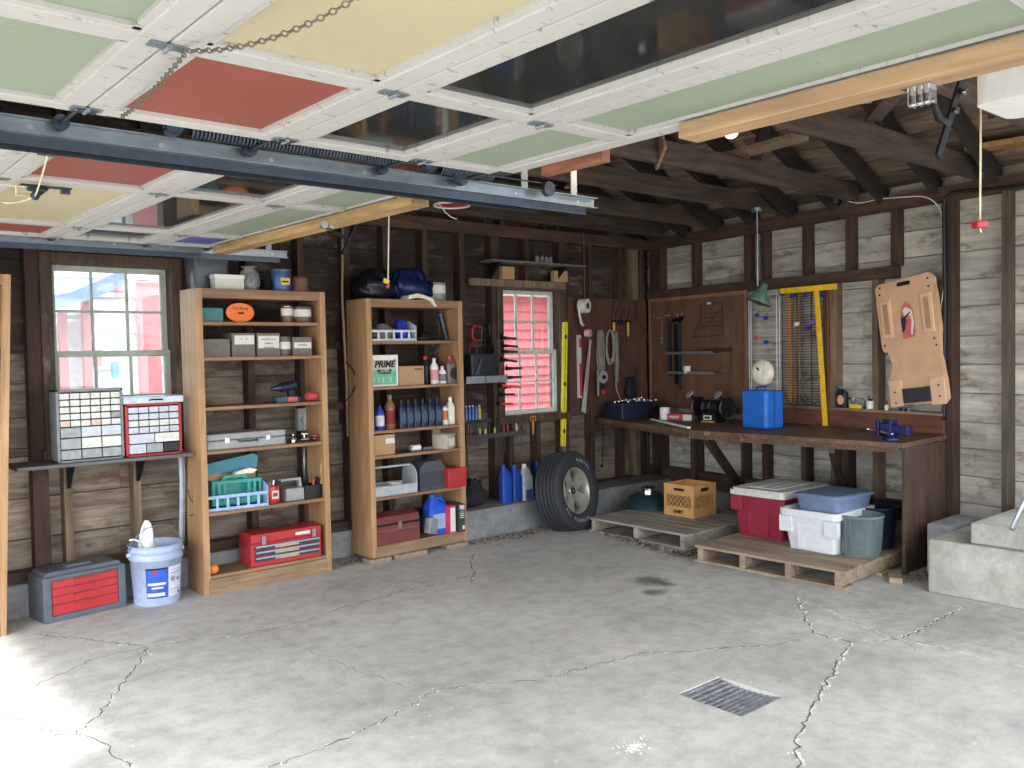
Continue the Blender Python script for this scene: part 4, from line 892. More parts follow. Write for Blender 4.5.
# below: toolbox and bucket
q0, q1 = on_z(45, 625), on_z(127, 606); ang = math.atan2(q1.y-q0.y, q1.x-q0.x); c_ = (q0+q1)/2
w = (q1-q0).length; h = .285; c_ = Vector((c_.x, c_.y, 0)); d = .24
t = T('drawer_toolbox', 'grey plastic toolbox with four red drawers on the floor', 'toolbox', c_, ang)
b = MB(); b.box(-w/2, .012, 0, w/2, d, h*.92); b.prism([(-w/2+.01, h*.92), (w/2-.01, h*.92), (w/2-.03, h), (-w/2+.03, h)], .03, d-.02)
b.box(-w/2, 0, 0, w/2, .012, .035); b.box(-w/2, 0, h*.84, w/2, .012, h*.92); b.box(-w/2, 0, .03, -w/2+.045, .012, h*.86); b.box(w/2-.045, 0, .03, w/2, .012, h*.86)
TBG = plain('toolbox_grey', (88, 94, 104), .5, bmp=.1); b.build('body', TBG, t, .006)
MB().prism([(-.08, h), (-.06, h+.012), (.06, h+.012), (.08, h)], .09, .15).build('handle', TBG, t, .003)
z = .038; REDD = plain('drawer_red', (180, 46, 52), .4)
for hh in (.062, .05, .045, .042):
    o = MB().box(-w/2+.048, .002, z, w/2-.048, d-.02, z+hh-.004).build('drawer', REDD, t, .004); MB().box(-.07, -.010, z+hh-.018, .07, .002, z+hh-.008).build('pull', REDD, o, .002); z += hh
p = on_z(163, 604); h = .365
t = T('plastic_bucket', 'pale blue grey bucket with a blue label beside the toolbox', 'bucket', Vector((p.x+.0, p.y+.10, 0))); PB = plain('bucket_blue', (168, 184, 214), .45)
b = MB(); b.lathe([(.130, 0), (.134, .006), (.150, h-.09), (.158, h-.088), (.158, h-.078), (.152, h-.076), (.153, h-.04), (.160, h-.038), (.160, h-.03), (.154, h-.028), (.155, h-.006), (.162, h-.004), (.162, h), (.150, h), (.148, h-.03), (.130, .008), (.0001, .008)], 36); b.build('body', PB, t)
LB = plain('label_blue', (44, 88, 190), .5, var=.3, scale=10)
def wrap(a0, a1, z0, z1, r0, m, nm, n=8):
    b = MB(); vs = []
    for k in range(n+1):
        a = R(a0+(a1-a0)*k/n)
        for z in (z0, z1): rr_ = r0+.0045+.02*(z/.275); vs.append((rr_*math.sin(a), -rr_*math.cos(a), z))
    b.add(vs, [(2*k, 2*k+2, 2*k+3, 2*k+1) for k in range(n)], 0, True); return b.build(nm, m, t)
wrap(-42, 8, .05, .235, .132, LB, 'blue_label'); wrap(9, 48, .05, .235, .132, plain('label_white', (206, 210, 224), .6), 'white_label')
for k, (a0, a1, z0, z1, m) in enumerate(((-38, 2, .130, .145, PAPER), (-30, -4, .108, .118, PAPER), (-40, 0, .062, .082, PAPER), (-26, -16, .20, .22, RED), (-40, 6, .224, .234, INK), (14, 26, .14, .17, GREYM), (30, 42, .14, .16, GREYM), (14, 44, .19, .196, GREYM), (14, 44, .21, .214, GREYM), (14, 40, .09, .095, GREYM), (36, 44, .06, .075, DGRAY))): wrap(a0, a1, z0, z1, .1335, m, 'label_print', 4)
MB().tube([(-.16, -.0, h-.05), (-.15, -.03, h+.03), (-.08, -.05, h+.10), (.0, -.05, h+.115), (.08, -.04, h+.10), (.14, -.02, h+.03), (.16, 0, h-.05)], .0025).build('handle', GALV, t)
for s_ in (-1, 1): MB().cyl((s_*.150, 0, h-.055), (s_*.172, 0, h-.055), .014, n=12).build('handle_lug', PB, t)
t2 = T('work_gloves', 'white cord and cloth hank standing up in the bucket', 'cord hank', Vector((p.x-.06, p.y+.08, .16))); b = MB()
for k in range(7): a = k*.9; dx = -.036+.012*k; b.tube(smooth([Vector(q_) for q_ in ((dx*.9, .02*math.sin(a), .0), (dx, .02*math.cos(a), .17), (dx*.7, .015*math.sin(a), .29), (dx*.2+.01, .01, .335+.012*math.sin(a*2)), (dx*.5+.02, .02*math.cos(a), .29), (dx*.6+.02, 0, .12))], 4), .009, 6)
b.build('cord', plain('white_cotton', (226, 228, 228), .9), t2); MB().tube([(-.10, 0, .245), (-.08, -.01, .25), (-.05, 0, .235), (-.02, 0, .2)], .006).build('loose_end', plain('white_cotton', (0,0,0)), t2)
# pale pipe and strips leaning right of the bucket
for k, (x0, y0, x1, y1, lab, m_, r) in enumerate(((184, 462, 187, 552, 'pale grey pipe standing on the kerb left of the first bookshelf', plain('pale_pipe', (172, 178, 196), .5), .014), (190, 462, 191, 560, 'thin grey strip hanging beside the pale pipe', GREYM, .006))):
    a, c = on_y(x0, y0, 5.60), on_y(x1, y1, 5.60); c.z = .2; c.y = 5.76; a.y = 5.66; a.x = min(a.x, 2.06); c.x = min(c.x, 2.06)
    a.z = .88; m1 = (a+c)/2+Vector((.015, 0, 0)); solo(MB().tube([a, a.lerp(m1, .5)+Vector((.004, 0, 0)), m1, m1.lerp(c, .6)+Vector((.008, 0, 0)), c], r, 8), 'pipe', m_, lab, 'pipe')
# contents of the shelf cut by the frame
carton('carton', 'dark box on the cut-off bookshelf, upper board', 'box', (Vector((.935, 5.47, 1.455)), 0, .16, .12), .15, NAVY, PAPER, lrect=(.3, .2, .9, .5))
carton('carton', 'dark navy box on the cut-off bookshelf, board below', 'box', (Vector((.92, 5.47, 1.185)), 0, .16, .20), .15, NAVY)
bottle('jug', 'red jug on the cut-off bookshelf', 'jug', (Vector((.90, 5.50, .96)), 0, .13, .16), RED, BLACK, kind='jug')

# ---- bookshelf 2
b = MB(); l_ = on_y(392, 292, 5.56)
def lump(label, name, cat, loc, sx, sy, sz, m, seed, n=18, mm=10, amp=.16, rz=0, flat=.0):
    r2 = random.Random(seed); b = MB(); ph = [(r2.uniform(1, 4), r2.uniform(1, 4), r2.uniform(0, 6)) for _ in range(5)]; vs = []
    n *= 2; mm *= 2; sg = lambda v, e: math.copysign(abs(v)**e, v)
    for i in range(mm+1):
        th = math.pi*i/mm
        for k in range(n):
            q = 2*math.pi*k/n; f = 1+amp*sum(math.sin(round(p_[0])*(1+j_)*q+p_[2]+p_[1]*th*(1.5+j_))*.45/(1+.35*j_) for j_, p_ in enumerate(ph))*math.sin(th)**.7
            g = 1-.45*max(0, -math.cos(th))*0-.30*max(0, math.sin(th-.9)) if i > mm/2 else 1
            vs.append((sx*f*g*sg(math.sin(th), .55)*sg(math.cos(q), .75), sy*f*g*sg(math.sin(th), .55)*sg(math.sin(q), .75)+sy, max(0, sz*(1-sg(math.cos(th), .8))*.5*(1 if i < mm*.5 else f))))
    b.add(vs, [(i*n+k, i*n+(k+1) % n, (i+1)*n+(k+1) % n, (i+1)*n+k) for i in range(mm) for k in range(n)], 0, True)
    return solo(b, name, m, label, cat, loc, rz)
DKB = plain('dark_blue_vinyl', (22, 36, 84), .4, bmp=.3, var=.3, scale=8)
lump('black vinyl bag slumped at the left on top of the second bookshelf', 'duffel_bag', 'bag', Vector((3.46, 5.47, 1.906)), .15, .11, .22, plain('black_vinyl', (22, 24, 32), .35, bmp=.3, scale=8), 5)
lump('dark blue vinyl bag in the middle on top of the second bookshelf', 'duffel_bag', 'bag', Vector((3.78, 5.48, 1.906)), .19, .11, .24, DKB, 9)
l_, z_, w_, h_ = s2(406, 438, 293, -1, 5.45); b = MB(); b.prism([(-.14, .0), (-.13, .03), (-.06, .045), (.0, .035), (.08, .01), (.115, -.045), (.10, -.05), (.06, -.01), (0, .01), (-.06, .015)], 0, .12); solo(b, 'rag', CREAM, 'pale rag draped over the front edge of the second bookshelf top', 'cloth', (l_.x, 5.425, 1.906), bev=.005)
tin('tape_tin', 'grey round tin beside the rag on the second bookshelf', 'tin', s2(432, 450, 281, -1, 5.52), GREYM, STEEL, PAPER, bz=(.4, .8))
l_, z_, w_, h_ = slot(371, 416, 318, 338, 5.46, Z2[0]); t = T('plastic_crate', 'white slotted crate with grey cloth and a blue bag inside', 'crate', l_, -.03); b = slotted(MB(), w_, .2, .2, n=6, zb=.24)
for s_ in (-1, 1): x = s_*(w_/2-.003); b.prism([(0, 0), (.2, 0), (.2, .12), (.1, .15), (0, .11)], x-.003, x+.003, ax='x')
b.build('body', plain('crate_white', (200, 208, 222), .5), t)
lump('grey cloth heaped in the white slotted crate', 'cloth_heap', 'cloth', l_+Vector((-.05, .02, .006)), .10, .07, .12, GREYBIN, 3)
lump('blue plastic bag at the right in the white slotted crate', 'plastic_bag', 'bag', l_+Vector((.11, .02, .006)), .055, .06, .15, plain('vivid_blue', (44, 60, 190), .4), 4)
l_, z_, w_, h_ = s2(436, 450, 313, 0, 5.6); t = T('caulking_gun', 'dark caulking gun standing at the right of the upper board', 'caulking gun', l_); MB().cyl((.03, 0, .0), (-.03, 0, .22), .022).build('barrel', STEEL, t); MB().bar((-.03, 0, .22), (-.10, 0, .16), .012, .02).build('handle', IRON, t)
lump('black crumpled cloth behind the white crate', 'cloth_heap', 'cloth', Vector((3.93, 5.55, Z2[0])), .1, .07, .07, BLACK, 6)
# PRIME box
sl = s2(370, 398, 355, 1); t = carton('carton', 'white and green box lettered PRIME on the second bookshelf', 'box', sl, .16, WHITE); w, h = sl[2], sl[3]
MB().box(-w*.43, -.0015, h*.06, w*.43, -.0002, h*.5).build('green_panel', plain('mint_print', (110, 184, 154), .6), t); MB().prism([(-w*.43, h*.5), (w*.43, h*.5), (w*.43, h*.9), (w*.3, h*.84), (-w*.3, h*.84), (-w*.43, h*.9)], -.0015, -.0002).build('tan_panel', plain('tan_print', (188, 184, 168), .6), t)
text('PRIME', w*.27, (0, -.0022, h*.70), INK, t, bold=.003, shear=.25); MB().box(-w*.25, -.003, h*.47, w*.25, -.0016, h*.54).build('black_bar', INK, t); text('ULTRA', w*.1, (0, -.0036, h*.505), PAPER, t); text('STANDARD', w*.085, (0, -.0022, h*.42), INK, t, bold=.001); text('1 2 3   2', w*.2, (-w*.08, -.0022, h*.2), PAPER, t)
carton('carton', 'plain brown cardboard box beside the green and white box', 'box', s2(399, 424, 366, 1), .16, CARD, plain('brown_print', (120, 92, 62), .8), lrect=(.62, .78, .95, .88))
bottle('bottle', 'dark bottle with a pink cap on the second board', 'bottle', s2(424, 432, 356, 1, 5.55), BLACK, plain('pink_cap', (206, 60, 96), .5), None)
bottle('bottle', 'tall white bottle with a red print on the second board', 'bottle', s2(433, 440, 358, 1), WHITE, WHITE, plain('pinkish_label', (214, 150, 156), .6))
bottle('bottle', 'short white bottle with a dark print on the second board', 'bottle', s2(441, 448, 366, 1), WHITE, WHITE, plain('dull_label', (120, 116, 122), .6))
bottle('oil_bottle', 'flat grey brown bottle with a red cap at the right of the second board', 'bottle', s2(448, 460, 356, 1), OILB, RED, INK, kind='flat')
bottle('spray_bottle', 'blue spray can with a white print on the third board', 'spray can', s2(378, 386, 404, 2), plain('spray_blue', (50, 70, 180), .35), BLACK, PAPER)
bottle('bottle', 'small dark blue bottle at the left of the third board', 'bottle', s2(371, 377, 412, 2), DKBLUE, BLACK)
bottle('bottle', 'tall amber bottle with a red label on the third board', 'bottle', s2(388, 397, 395, 2), plain('amber_bottle', (130, 96, 70), .3), plain('tan_cap', (150, 130, 110), .5), plain('deep_red_label', (120, 30, 36), .6))
src = bottle('oil_bottle', 'x', 'bottle', s2(400, 407, 400, 2), DKBLUE, BLACK, plain('slate_label', (64, 84, 108), .5), 'dark oil bottles on the third board', kind='flat')
src['label'] = 'dark blue oil bottle in the close row on the third board'
for k in range(1, 6):
    l_ = s2(400+7.2*k, 407+7.2*k, 400, 2)[0]; dup(src, l_)
bottle('bottle', 'white bottle at the right end of the third board', 'bottle', s2(449, 457, 397, 2), plain('bone_white', (216, 214, 196), .5), WHITE)
tin('spray_can', 'small can with an orange label beside the white bottle', 'can', s2(444, 449, 406, 2), PAPER, GALV, plain('orange_label', (196, 110, 70), .6))
sl = s2(370, 395, 435, 3); carton('carton', 'brown cardboard box with two white stickers on the fourth board', 'box', sl, .16, CARD, PAPER, lrect=(.62, .55, .98, .8)); 
l_, z_, w_, h_ = s2(413, 424, 443, 3); solo(MB().cyl((-.04, .04, .025), (.04, .04, .025), .022).cyl((-.06, .04, .025), (-.04, .04, .025), .012, mi=1), 'light_tube', [WHITE, GALV], 'white cylinder lamp lying on the fourth board', 'lamp', l_)
l_, z_, w_, h_ = s2(426, 434, 443, 3); b = MB()
for k in range(4): b.cyl((-.03+.02*k, .03, .012), (-.02+.02*k, .06, .012), .011, n=10)
solo(b, 'hardware_pile', STEEL, 'small pile of grey fittings on the fourth board', 'fittings', l_); b = MB(); b.cyl((-.03, .03, .01), (.02, .04, .01), .009, n=10); solo(b, 'bit', STEEL, 'small grey drill bit lying left of the white cylinder lamp', 'bit', s2(405, 412, 445, 3)[0])
l_, z_, w_, h_ = s2(438, 459, 433, 3); t = T('carton', 'open whitish carton turned askew at the right of the fourth board', 'box', l_, .5); MB().tub(.15, .13, 0, .11, .002, .003, 1, 1, c=(0, .04)).build('body', plain('greyish_card', (168, 158, 144), .8), t); MB().box(-.05, -.0275, .02, .05, -.026, .08).build('paper_label', PAPER, t); MB().prism([(-.075, .11), (.075, .11), (.06, .15), (-.06, .15)], .10, .103).build('flap', CARD, t)
# grey tote tray with arched ends
l_, z_, w_, h_ = slot(371, 417, 458, 494, 5.46, Z2[4]); t = T('tote_tray', 'grey open tray with an arched end on the fifth board', 'tray', l_, -.02); GT = plain('tote_grey', (164, 168, 176), .5)
b = MB(); b.box(-w_/2, 0, 0, w_/2, .2, .006); b.box(-w_/2, 0, 0, w_/2, .006, .075); b.box(-w_/2, .194, 0, w_/2, .2, .075)
arch_ = [(0, 0)]+[(.1-.1*math.cos(R(a)), .12+.09*math.sin(R(a))) for a in range(0, 181, 15)]+[(.2, 0)]
for s_ in (-1, 1): x = s_*(w_/2-.004); b.prism(arch_, x-.004, x+.004, ax='x')
b.build('body', GT, t, .002); MB().box(-w_/2, .085, .195, w_/2, .115, .21).build('handle_bar', GT, t, .003)
solo(MB().lathe([(.03, 0), (.055, .018), (.058, .022), (.05, .02), (.0001, .008)], 20), 'saucer', PAPER, 'white dish resting in the grey tray', 'dish', l_+Vector((.03, .05, .07)))
solo(MB().box(-.02, -.02, 0, .02, .02, .062), 'small_box', GREYBIN, 'small box under the white dish in the grey tray', 'box', l_+Vector((.03, .05, .007)))
l_, z_, w_, h_ = s2(420, 446, 461, 4, 5.47); t = T('battery_box', 'black domed plastic case on the fifth board', 'case', l_); MB().prism([(-w_/2, 0), (w_/2, 0), (w_/2, h_*.7), (w_*.3, h_), (-w_*.3, h_), (-w_/2, h_*.78)], 0, .17).build('body', DGRAY, t, .012)
MB().prism([(-w_*.44, h_*.1), (w_*.44, h_*.1), (w_*.44, h_*.62), (-w_*.44, h_*.62)], -.006, 0).build('front_panel', plain('charcoal_dark', (56, 60, 70), .5), t, .002)
l_, z_, w_, h_ = slot(449, 467, 468, 487, 5.41, .470); t = T('red_tin', 'red metal box jutting out of the fifth board', 'box', l_+Vector((-.002, 0, 0))); MB().box(-w_/2, 0, 0, w_/2, .16, h_).build('body', TOOLR, t, .005); MB().box(-w_/2-.002, -.002, h_*.82, w_/2+.002, .162, h_+.002).build('lid', TOOLR, t, .003)
# open maroon toolbox
l_, z_, w_, h_ = slot(370, 423, 511, 546, 5.45, Z2[5]); t = T('toolbox', 'maroon metal toolbox standing ajar on the bottom board', 'toolbox', l_, -.02)
w_ = .40; MB().box(-w_/2, 0, 0, w_/2, .18, .135).build('body', MAROON, t, .004); MB().prism([(.0, .150), (.18, .150), (.18, .20), (.1, .225), (.02, .20)], -w_/2, w_/2, ax='x', M=None).build('lid', MAROON, t, .004)
MB().box(-w_/2+.01, .01, .135, w_/2-.01, .17, .150).build('tray_rim', IRON, t); MB().cb((.02, -.004, .135), (.03, .008, .05)).build('latch', CHROME, t); MB().box(-w_/2+.03, -.002, .10, w_/2-.03, 0, .104).build('seam', CHROME, t)
l_, z_, w_, h_ = s2(425, 441, 514, 5, 5.47); t = T('fuel_can', 'small tilted grey metal can on the bottom board', 'can', l_+Vector((0, .0, .012)), 0, rot=(0, .22, .3)); MB().box(-.05, 0, 0, .05, .06, .12).build('body', GREYM, t, .008); MB().cyl((.02, .03, .12), (.02, .03, .135), .012).build('cap', STEEL, t)
bottle('jug', 'blue plastic jug on the bottom board of the second bookshelf', 'jug', s2(430, 450, 494, 5, 5.50), plain('jug_blue', (36, 84, 200), .4), BLUEB, plain('jug_label', (150, 170, 200), .6), kind='jug')
l_, z_, w_, h_ = slot(449, 457, 494, 536, 5.44, Z2[5]); solo(MB().box(-.03, 0, 0, .025, .17, .21).box(-.025, -.002, .012, .02, -.0005, .195, 1), 'magazine_box', [plain('magenta_print', (206, 60, 100), .5), PAPER], 'thin upright box with a pink border on the bottom board', 'box', l_)
l_, z_, w_, h_ = slot(458, 466, 494, 536, 5.42, Z2[5]); t = T('upright_box', 'dark green upright box with white print at the right end of the bottom board', 'box', l_+Vector((-.0, 0, 0))); MB().box(-.03, 0, 0, .03, .18, .22).build('body', plain('dark_green_print', (54, 62, 56), .6), t, .002); text('90', .045, (0, -.001, .19), PAPER, t, bold=.002)
for z in (.14, .125, .11): MB().box(-.02, -.0015, z, .02, -.0002, z+.006).build('print_line', PAPER, t)
MB().box(.002, -.0015, .02, .024, -.0002, .05).build('white_patch', PAPER, t); MB().prism(circ(0, .16, .018, 14, .01), -.0012, -.0002).build('oval_mark', plain('lilac_print', (110, 110, 150), .6), t)
# ------------------------------------------------------------------ workbench and the right wall
BZ = .865
def z_over(px, py, xy): d = ray(px, py); t = math.hypot(xy[0], xy[1])/math.hypot(d.x, d.y); return 1.5+d.z*t
t = T('workbench', 'long dark wooden workbench fixed along the right wall', 'workbench', (5.6, 2.7, 0)); oB = Vector((5.6, 2.7, 0))
def L2(p): return (p[0]-oB.x, p[1]-oB.y)
top = [L2(p) for p in ((6.03, 5.835), (5.53, 4.34), (5.60, 2.66), (W(3.2, 0).x-.005, W(3.2, 0).y), (W(.03, 0.01).x, W(.03, .01).y-.01), (6.8, 5.835))]
MB().prism(top, BZ-.032, BZ, ax='z').build('worktop', BENCH, t, .003)
BENCHZ = wood('bench_wood_upright', (50, 36, 28), (96, 72, 56), 2, .7, 1, .35, .2)
b = MB(); a, c = L2((5.545, 4.34)), L2((5.615, 2.70)); b.bar((a[0]+.02, a[1], BZ-.052), (c[0]+.02, c[1], BZ-.052), .025, .036); b.build('apron', BENCH, t, .002)
b = MB(); a, c = L2((6.04, 5.80)), L2((5.55, 4.38)); b.bar((a[0]+.03, a[1], BZ-.05), (c[0]+.03, c[1], BZ-.05), .025, .034); b.build('apron', BENCH, t, .002)
b = MB(); b.box(5.64-oB.x, 2.67-oB.y, 0, 6.24-oB.x, 2.69-oB.y, BZ-.034); b.build('end_panel', BENCHZ, t, .002)
b = MB(); b.box(6.02-oB.x, 2.80-oB.y, 0.0, 6.07-oB.x, 2.85-oB.y, BZ-.034); b.build('leg', BENCHZ, t, .002)
for (tx, ty, bx, by) in ((706, 437, 737, 482), (815, 450, 843, 488)):
    A = on_z(tx, ty, BZ-.06); A.x = max(A.x, 5.60); s_, z_ = on_r(bx, by, .03); B_ = W(s_, .03, z_)
    MB().bar(A-oB, B_-oB, .04, .085).build('brace', BENCHZ, t, .002); q = W(on_r(bx, by)[0], .0, 0)
    MB().bar(Vector((A.x, A.y, BZ-.055))-oB, Vector((q.x, q.y, BZ-.055))-oB, .04, .05).build('bearer', BENCHZ, t, .002)
for (px, w_) in ((694, .045), (805, .045)):
    s_ = on_r(px, 460, .03)[0]; q = W(s_, .035, 0); MB().box(q.x-oB.x-.02, q.y-oB.y-.022, .2, q.x-oB.x+.02, q.y-oB.y+.022, BZ-.034).build('leg', BENCHZ, t, .002)
# boards fixed to the wall
def rsolo(b, name, m, label, cat, s, d, z, group=None, bev=0): o = b.build(name, m, None, bev); o.location = W(s, d, z); o.rotation_euler = (0, 0, RZ); return tag(o, label, cat, group)
t = T('wall_panel', 'brown hardboard panel on the right wall behind the bench grinder', 'wall panel', W(.70, .012, .875), RZ); MB().box(-.655, -.008, .06, .66, 0, 1.125).build('board', HARD2, t, .001)
for x in (-.64, .645): MB().box(x-.015, -.014, .06, x+.015, -.009, 1.125).build('batten', wood('panel_batten', (110, 78, 56), (150, 112, 82), 2, .6, 1, .2, .1), t)
MB().box(-.65, -.016, 1.10, .655, -.009, 1.13).build('batten', wood('panel_batten2', (120, 88, 66), (156, 120, 92), 0, .6, 1, .2, .1), t)
q0 = on_y(563, 300, 5.835).x; t = T('wall_panel', 'dark brown hardboard panel on the back wall left of the corner', 'wall panel', (6.2, 5.844, .9)); MB().box(q0+.06-6.2, -.008, -.0, .60, 0, 1.10).build('board', HARD, t, .001)
t = T('splashback', 'warm brown board running along the wall behind the bench', 'board', W(2.28, .012, BZ+.003), RZ); MB().box(-.90, -.014, 0, .91, 0, .13).build('board', wood('splash_wood', (92, 54, 38), (136, 88, 64), 0, .55, .7, .35, .1), t, .002)
MB().box(-.90, -.03, .13, .91, .08, .15).build('ledge', wood('ledge_top', (110, 88, 70), (160, 140, 118), 0, .7, 1, .3, .1), t, .002)
LZ = BZ+.003+.151
# wire racks hung upright
def rack(label, s0, s1, z0, z1, m, pitch, rods, r=.0022, mats=None):
    t = T('wire_rack', label, 'wire rack', W((s0+s1)/2, .012, z0), RZ); w = s1-s0; h = z1-z0; b = MB(); z = .01
    while z < h: b.add([(-w/2, -.012-r, z-r), (w/2, -.012-r, z-r), (w/2, -.012+r, z), (-w/2, -.012+r, z), (-w/2, -.012-r, z+r), (w/2, -.012-r, z+r)], [(0,1,2,3),(0,4,5,1),(3,2,5,4)]); z += pitch
    o = b.build('wire', m, t)
    for x in rods: MB().tube([(x*w/2, -.016, 0), (x*w/2, -.016, h)], .0038).build('rod', m, t)
    return t, w, h
WWIRE = plain('white_wire', (226, 228, 230), .4); BWIRE = plain('black_wire', (44, 36, 34), .5)
tw, w, h = rack('white wire shelf hung upright on the wall behind the blue case', 1.385, 1.725, .99, 1.98, WWIRE, .05, (-1, -.86, .82, 1), .0012)
CLIP = plain('clip_blue', (40, 52, 150), .4)
def clip(s, z, m, label, d=.03): rsolo(MB().box(-.022, 0, -.016, .012, .014, .016).box(.012, .003, -.006, .03, .01, .012), 'shelf_clip', m, label, 'clip', s, d+.02, z, 'plastic clips on the wire racks', .002)
for k, (px, py) in enumerate(((757, 315), (766, 318), (766, 342), (767, 365), (757, 364), (782, 293), (793, 296), (806, 296), (823, 295), (808, 328), (757, 338), (797, 324), (812, 322))):
    s_, z_ = on_r(px, py, .04); m = plain('clip_red', (220, 84, 92), .4) if k == 10 else (WHITE if k == 11 else (plain('clip_violet', (120, 100, 190), .4) if k == 12 else CLIP))
    clip(s_, z_, m, {10: 'red clip on the white wire rack', 11: 'white clip on the black wire rack', 12: 'violet clip beside the yellow T-square'}.get(k, 'dark blue clip on the '+('white' if k < 5 else 'black')+' wire rack'))
for s_, c_ in ((1.80, (226, 160, 104)), (1.88, (190, 160, 120)), (2.175, (170, 100, 74))):
    rsolo(MB().box(-.022, -.0, 0, .022, .02, .95), 'wood_strip', wood('strip_%d' % c_[0], tuple(int(v*.8) for v in c_), c_, 2, .7, 1, .15, .1), {1.80: 'orange wood strip behind the black wire rack, nearest the blue case', 1.88: 'tan wood strip in the middle behind the black wire rack', 2.175: 'reddish wood strip behind the yellow T-square'}[s_], 'wood strip', s_, .0, 1.03)
tb, w, h = rack('black wire shelf hung upright beside the yellow T-square', 1.755, 2.20, 1.0, 1.97, BWIRE, .0215, (-1, -.3, .35, 1, .9), .0024)
b = MB(); r2 = random.Random(5)
for k in range(7): a = Vector((r2.uniform(-.2, 0), -.02, r2.uniform(.05, .3))); b.tube([a, a+Vector((r2.uniform(.02, .12), -.02, -.07)), a+Vector((r2.uniform(.1, .2), -.01, -.05+r2.uniform(-.1, .1)))], .003, 5)
rsolo(b, 'wire_hooks', BWIRE, 'tangle of black wire hooks at the foot of the black wire rack', 'wire hooks', 1.98, .035, 1.03)
# T-square
t = T('t_square', 'yellow drywall T-square hanging from the top of the black wire rack', 'T-square', W(2.0, .06, 0), RZ)
a, c = on_r(780, 290, .06), on_r(837, 285, .06); MB().bar((a[0]-2.0, 0, a[1]-.01), (c[0]-2.0, 0, c[1]-.01), .006, .045).build('head', YEL, t, .001)
a, c = on_r(817, 290, .05), on_r(826, 428, .05); b = MB(); A = Vector((a[0]-2.0, .004, a[1])); B_ = Vector((c[0]-2.0, .004, BZ+.004)); b.bar(A, B_, .004, .048, 0)
d_ = (B_-A).normalized(); b = MB(); n_ = Vector((d_.z, 0, -d_.x)); b.add([A+n_*.025, A-n_*.025, B_-n_*.025, B_+n_*.025]+[p+Vector((0, -.003, 0)) for p in (A+n_*.025, A-n_*.025, B_-n_*.025, B_+n_*.025)], [(0,1,2,3),(7,6,5,4),(0,4,5,1),(1,5,6,2),(2,6,7,3),(3,7,4,0)])
bl_ = b.build('blade', YEL, t); b = MB()
for k in range(60):
    p = A.lerp(B_, (k+.5)/60)+Vector((0, -.0035, 0)); e_ = n_*(.025 if k % 2 else .025); b.bar(p+n_*.024, p+n_*(.024-.008-(k % 4 == 0)*.006), .0005, .0022)
b.build('tick_marks', INK, bl_)
# green shaded lamp on a rod
M0 = on_z(757, 208, 2.604); zz = z_over(759, 286, M0)
t = T('pendant_lamp', 'green shaded lamp hanging on a thin grey rod from the joists', 'lamp', (M0.x, M0.y, 0)); MB().cyl((0, 0, zz), (0, 0, 2.58), .008, n=10).build('rod', GALV, t)
MB().cyl((0, 0, 2.575), (0, 0, 2.604), .045, n=20).build('ceiling_cup', GALV, t)
gm = plain('enamel_green', (84, 110, 96), .4); M_ = Matrix.Translation((0, 0, zz-.13)) @ Matrix.Rotation(.38, 4, Vector((.7, .7, 0)))
MB().lathe([(.105, 0), (.107, .003), (.045, .085), (.03, .12), (.022, .16), (.0001, .165)], 24, M=M_).lathe([(.103, 0), (.04, .083), (.0001, .1)], 24, M=M_).build('shade', gm, t)
# creeper board
s_, z_ = on_r(912, 342, .05); ct = T('mechanics_creeper', 'tan plastic creeper board with a worn red sticker hung on the wall', 'creeper', W(s_, .055, z_), rot=(0, 0, 0))
ct.scale = (.985, 1, .968); ct.rotation_euler = (Matrix.Rotation(RZ, 3, 'Z') @ Matrix.Rotation(R(-7), 3, 'Y')).to_euler()
TAN = plain('creeper_tan', (204, 164, 130), .55, 0, .08, 6); TAN2 = plain('creeper_tan_light', (214, 176, 144), .5, 0, .06, 6)
w, h = .235, .47
ol = [(-w+.03, h), (w-.03, h+.012), (w, h-.03), (w, .36), (w+.005, .33), (w+.01, .05), (w, .02), (w-.01, -.12), (w-.0, -.26), (w+.005, -.30), (w+.005, -h+.03), (w-.02, -h), (-w+.04, -h+.02), (-w+.02, -h+.05), (-w+.02, -.26), (-w+.055, -.22), (-w+.075, -.15), (-w+.055, -.08), (-w+.01, -.04), (-w, 0), (-w, .05), (-w-.005, .33), (-w, .36), (-w-.005, h-.03)]
MB().prism(ol, -.02, .02).build('board', TAN, ct, .008)
for s0 in (-1, 1):
    x = s0*.165; MB().box(x-.045, -.03, .05, x+.045, -.018, .34).build('side_pad', TAN2, ct, .008); MB().box(x-.018, -.033, .08, x+.022, -.0302, .31).build('tray_recess', plain('recess_tan', (176, 136, 108), .6), ct, .002)
for (x0, x1, z0, z1) in ((-.21, -.10, -.47, -.27), (.12, .235, -.48, -.28)): MB().box(x0, -.028, z0, x1, -.018, z1).build('corner_pad', TAN2, ct, .008)
MB().prism([(x-.0, z+.44) for x, z in rrect(.11, .03, .013)], -.0215, -.0201).build('hand_hole', IRON, ct); MB().box(-.10, -.034, -.45, .125, -.018, -.34).build('head_pad', plain('pad_black', (46, 48, 56), .6), ct, .006)
for (x, z) in ((-.19, .44), (-.2, .39), (.2, .44), (.2, .38), (-.2, -.0), (.2, .0), (.21, -.05), (-.19, -.06), (.19, -.34), (.19, -.42), (-.16, -.36), (-.16, -.44)): MB().cyl((x, -.029, z), (x, -.033, z), .007, n=10).build('screw', IRON, ct)
st = MB().prism([(0+.0, .31), (.04, .27), (.055, .22), (.06, .12), (.05, .035), (-.05, .03), (-.055, .2), (-.035, .26)], -.0215, -.0203).build('sticker', plain('faded_red_sticker', (206, 104, 96), .6), ct)
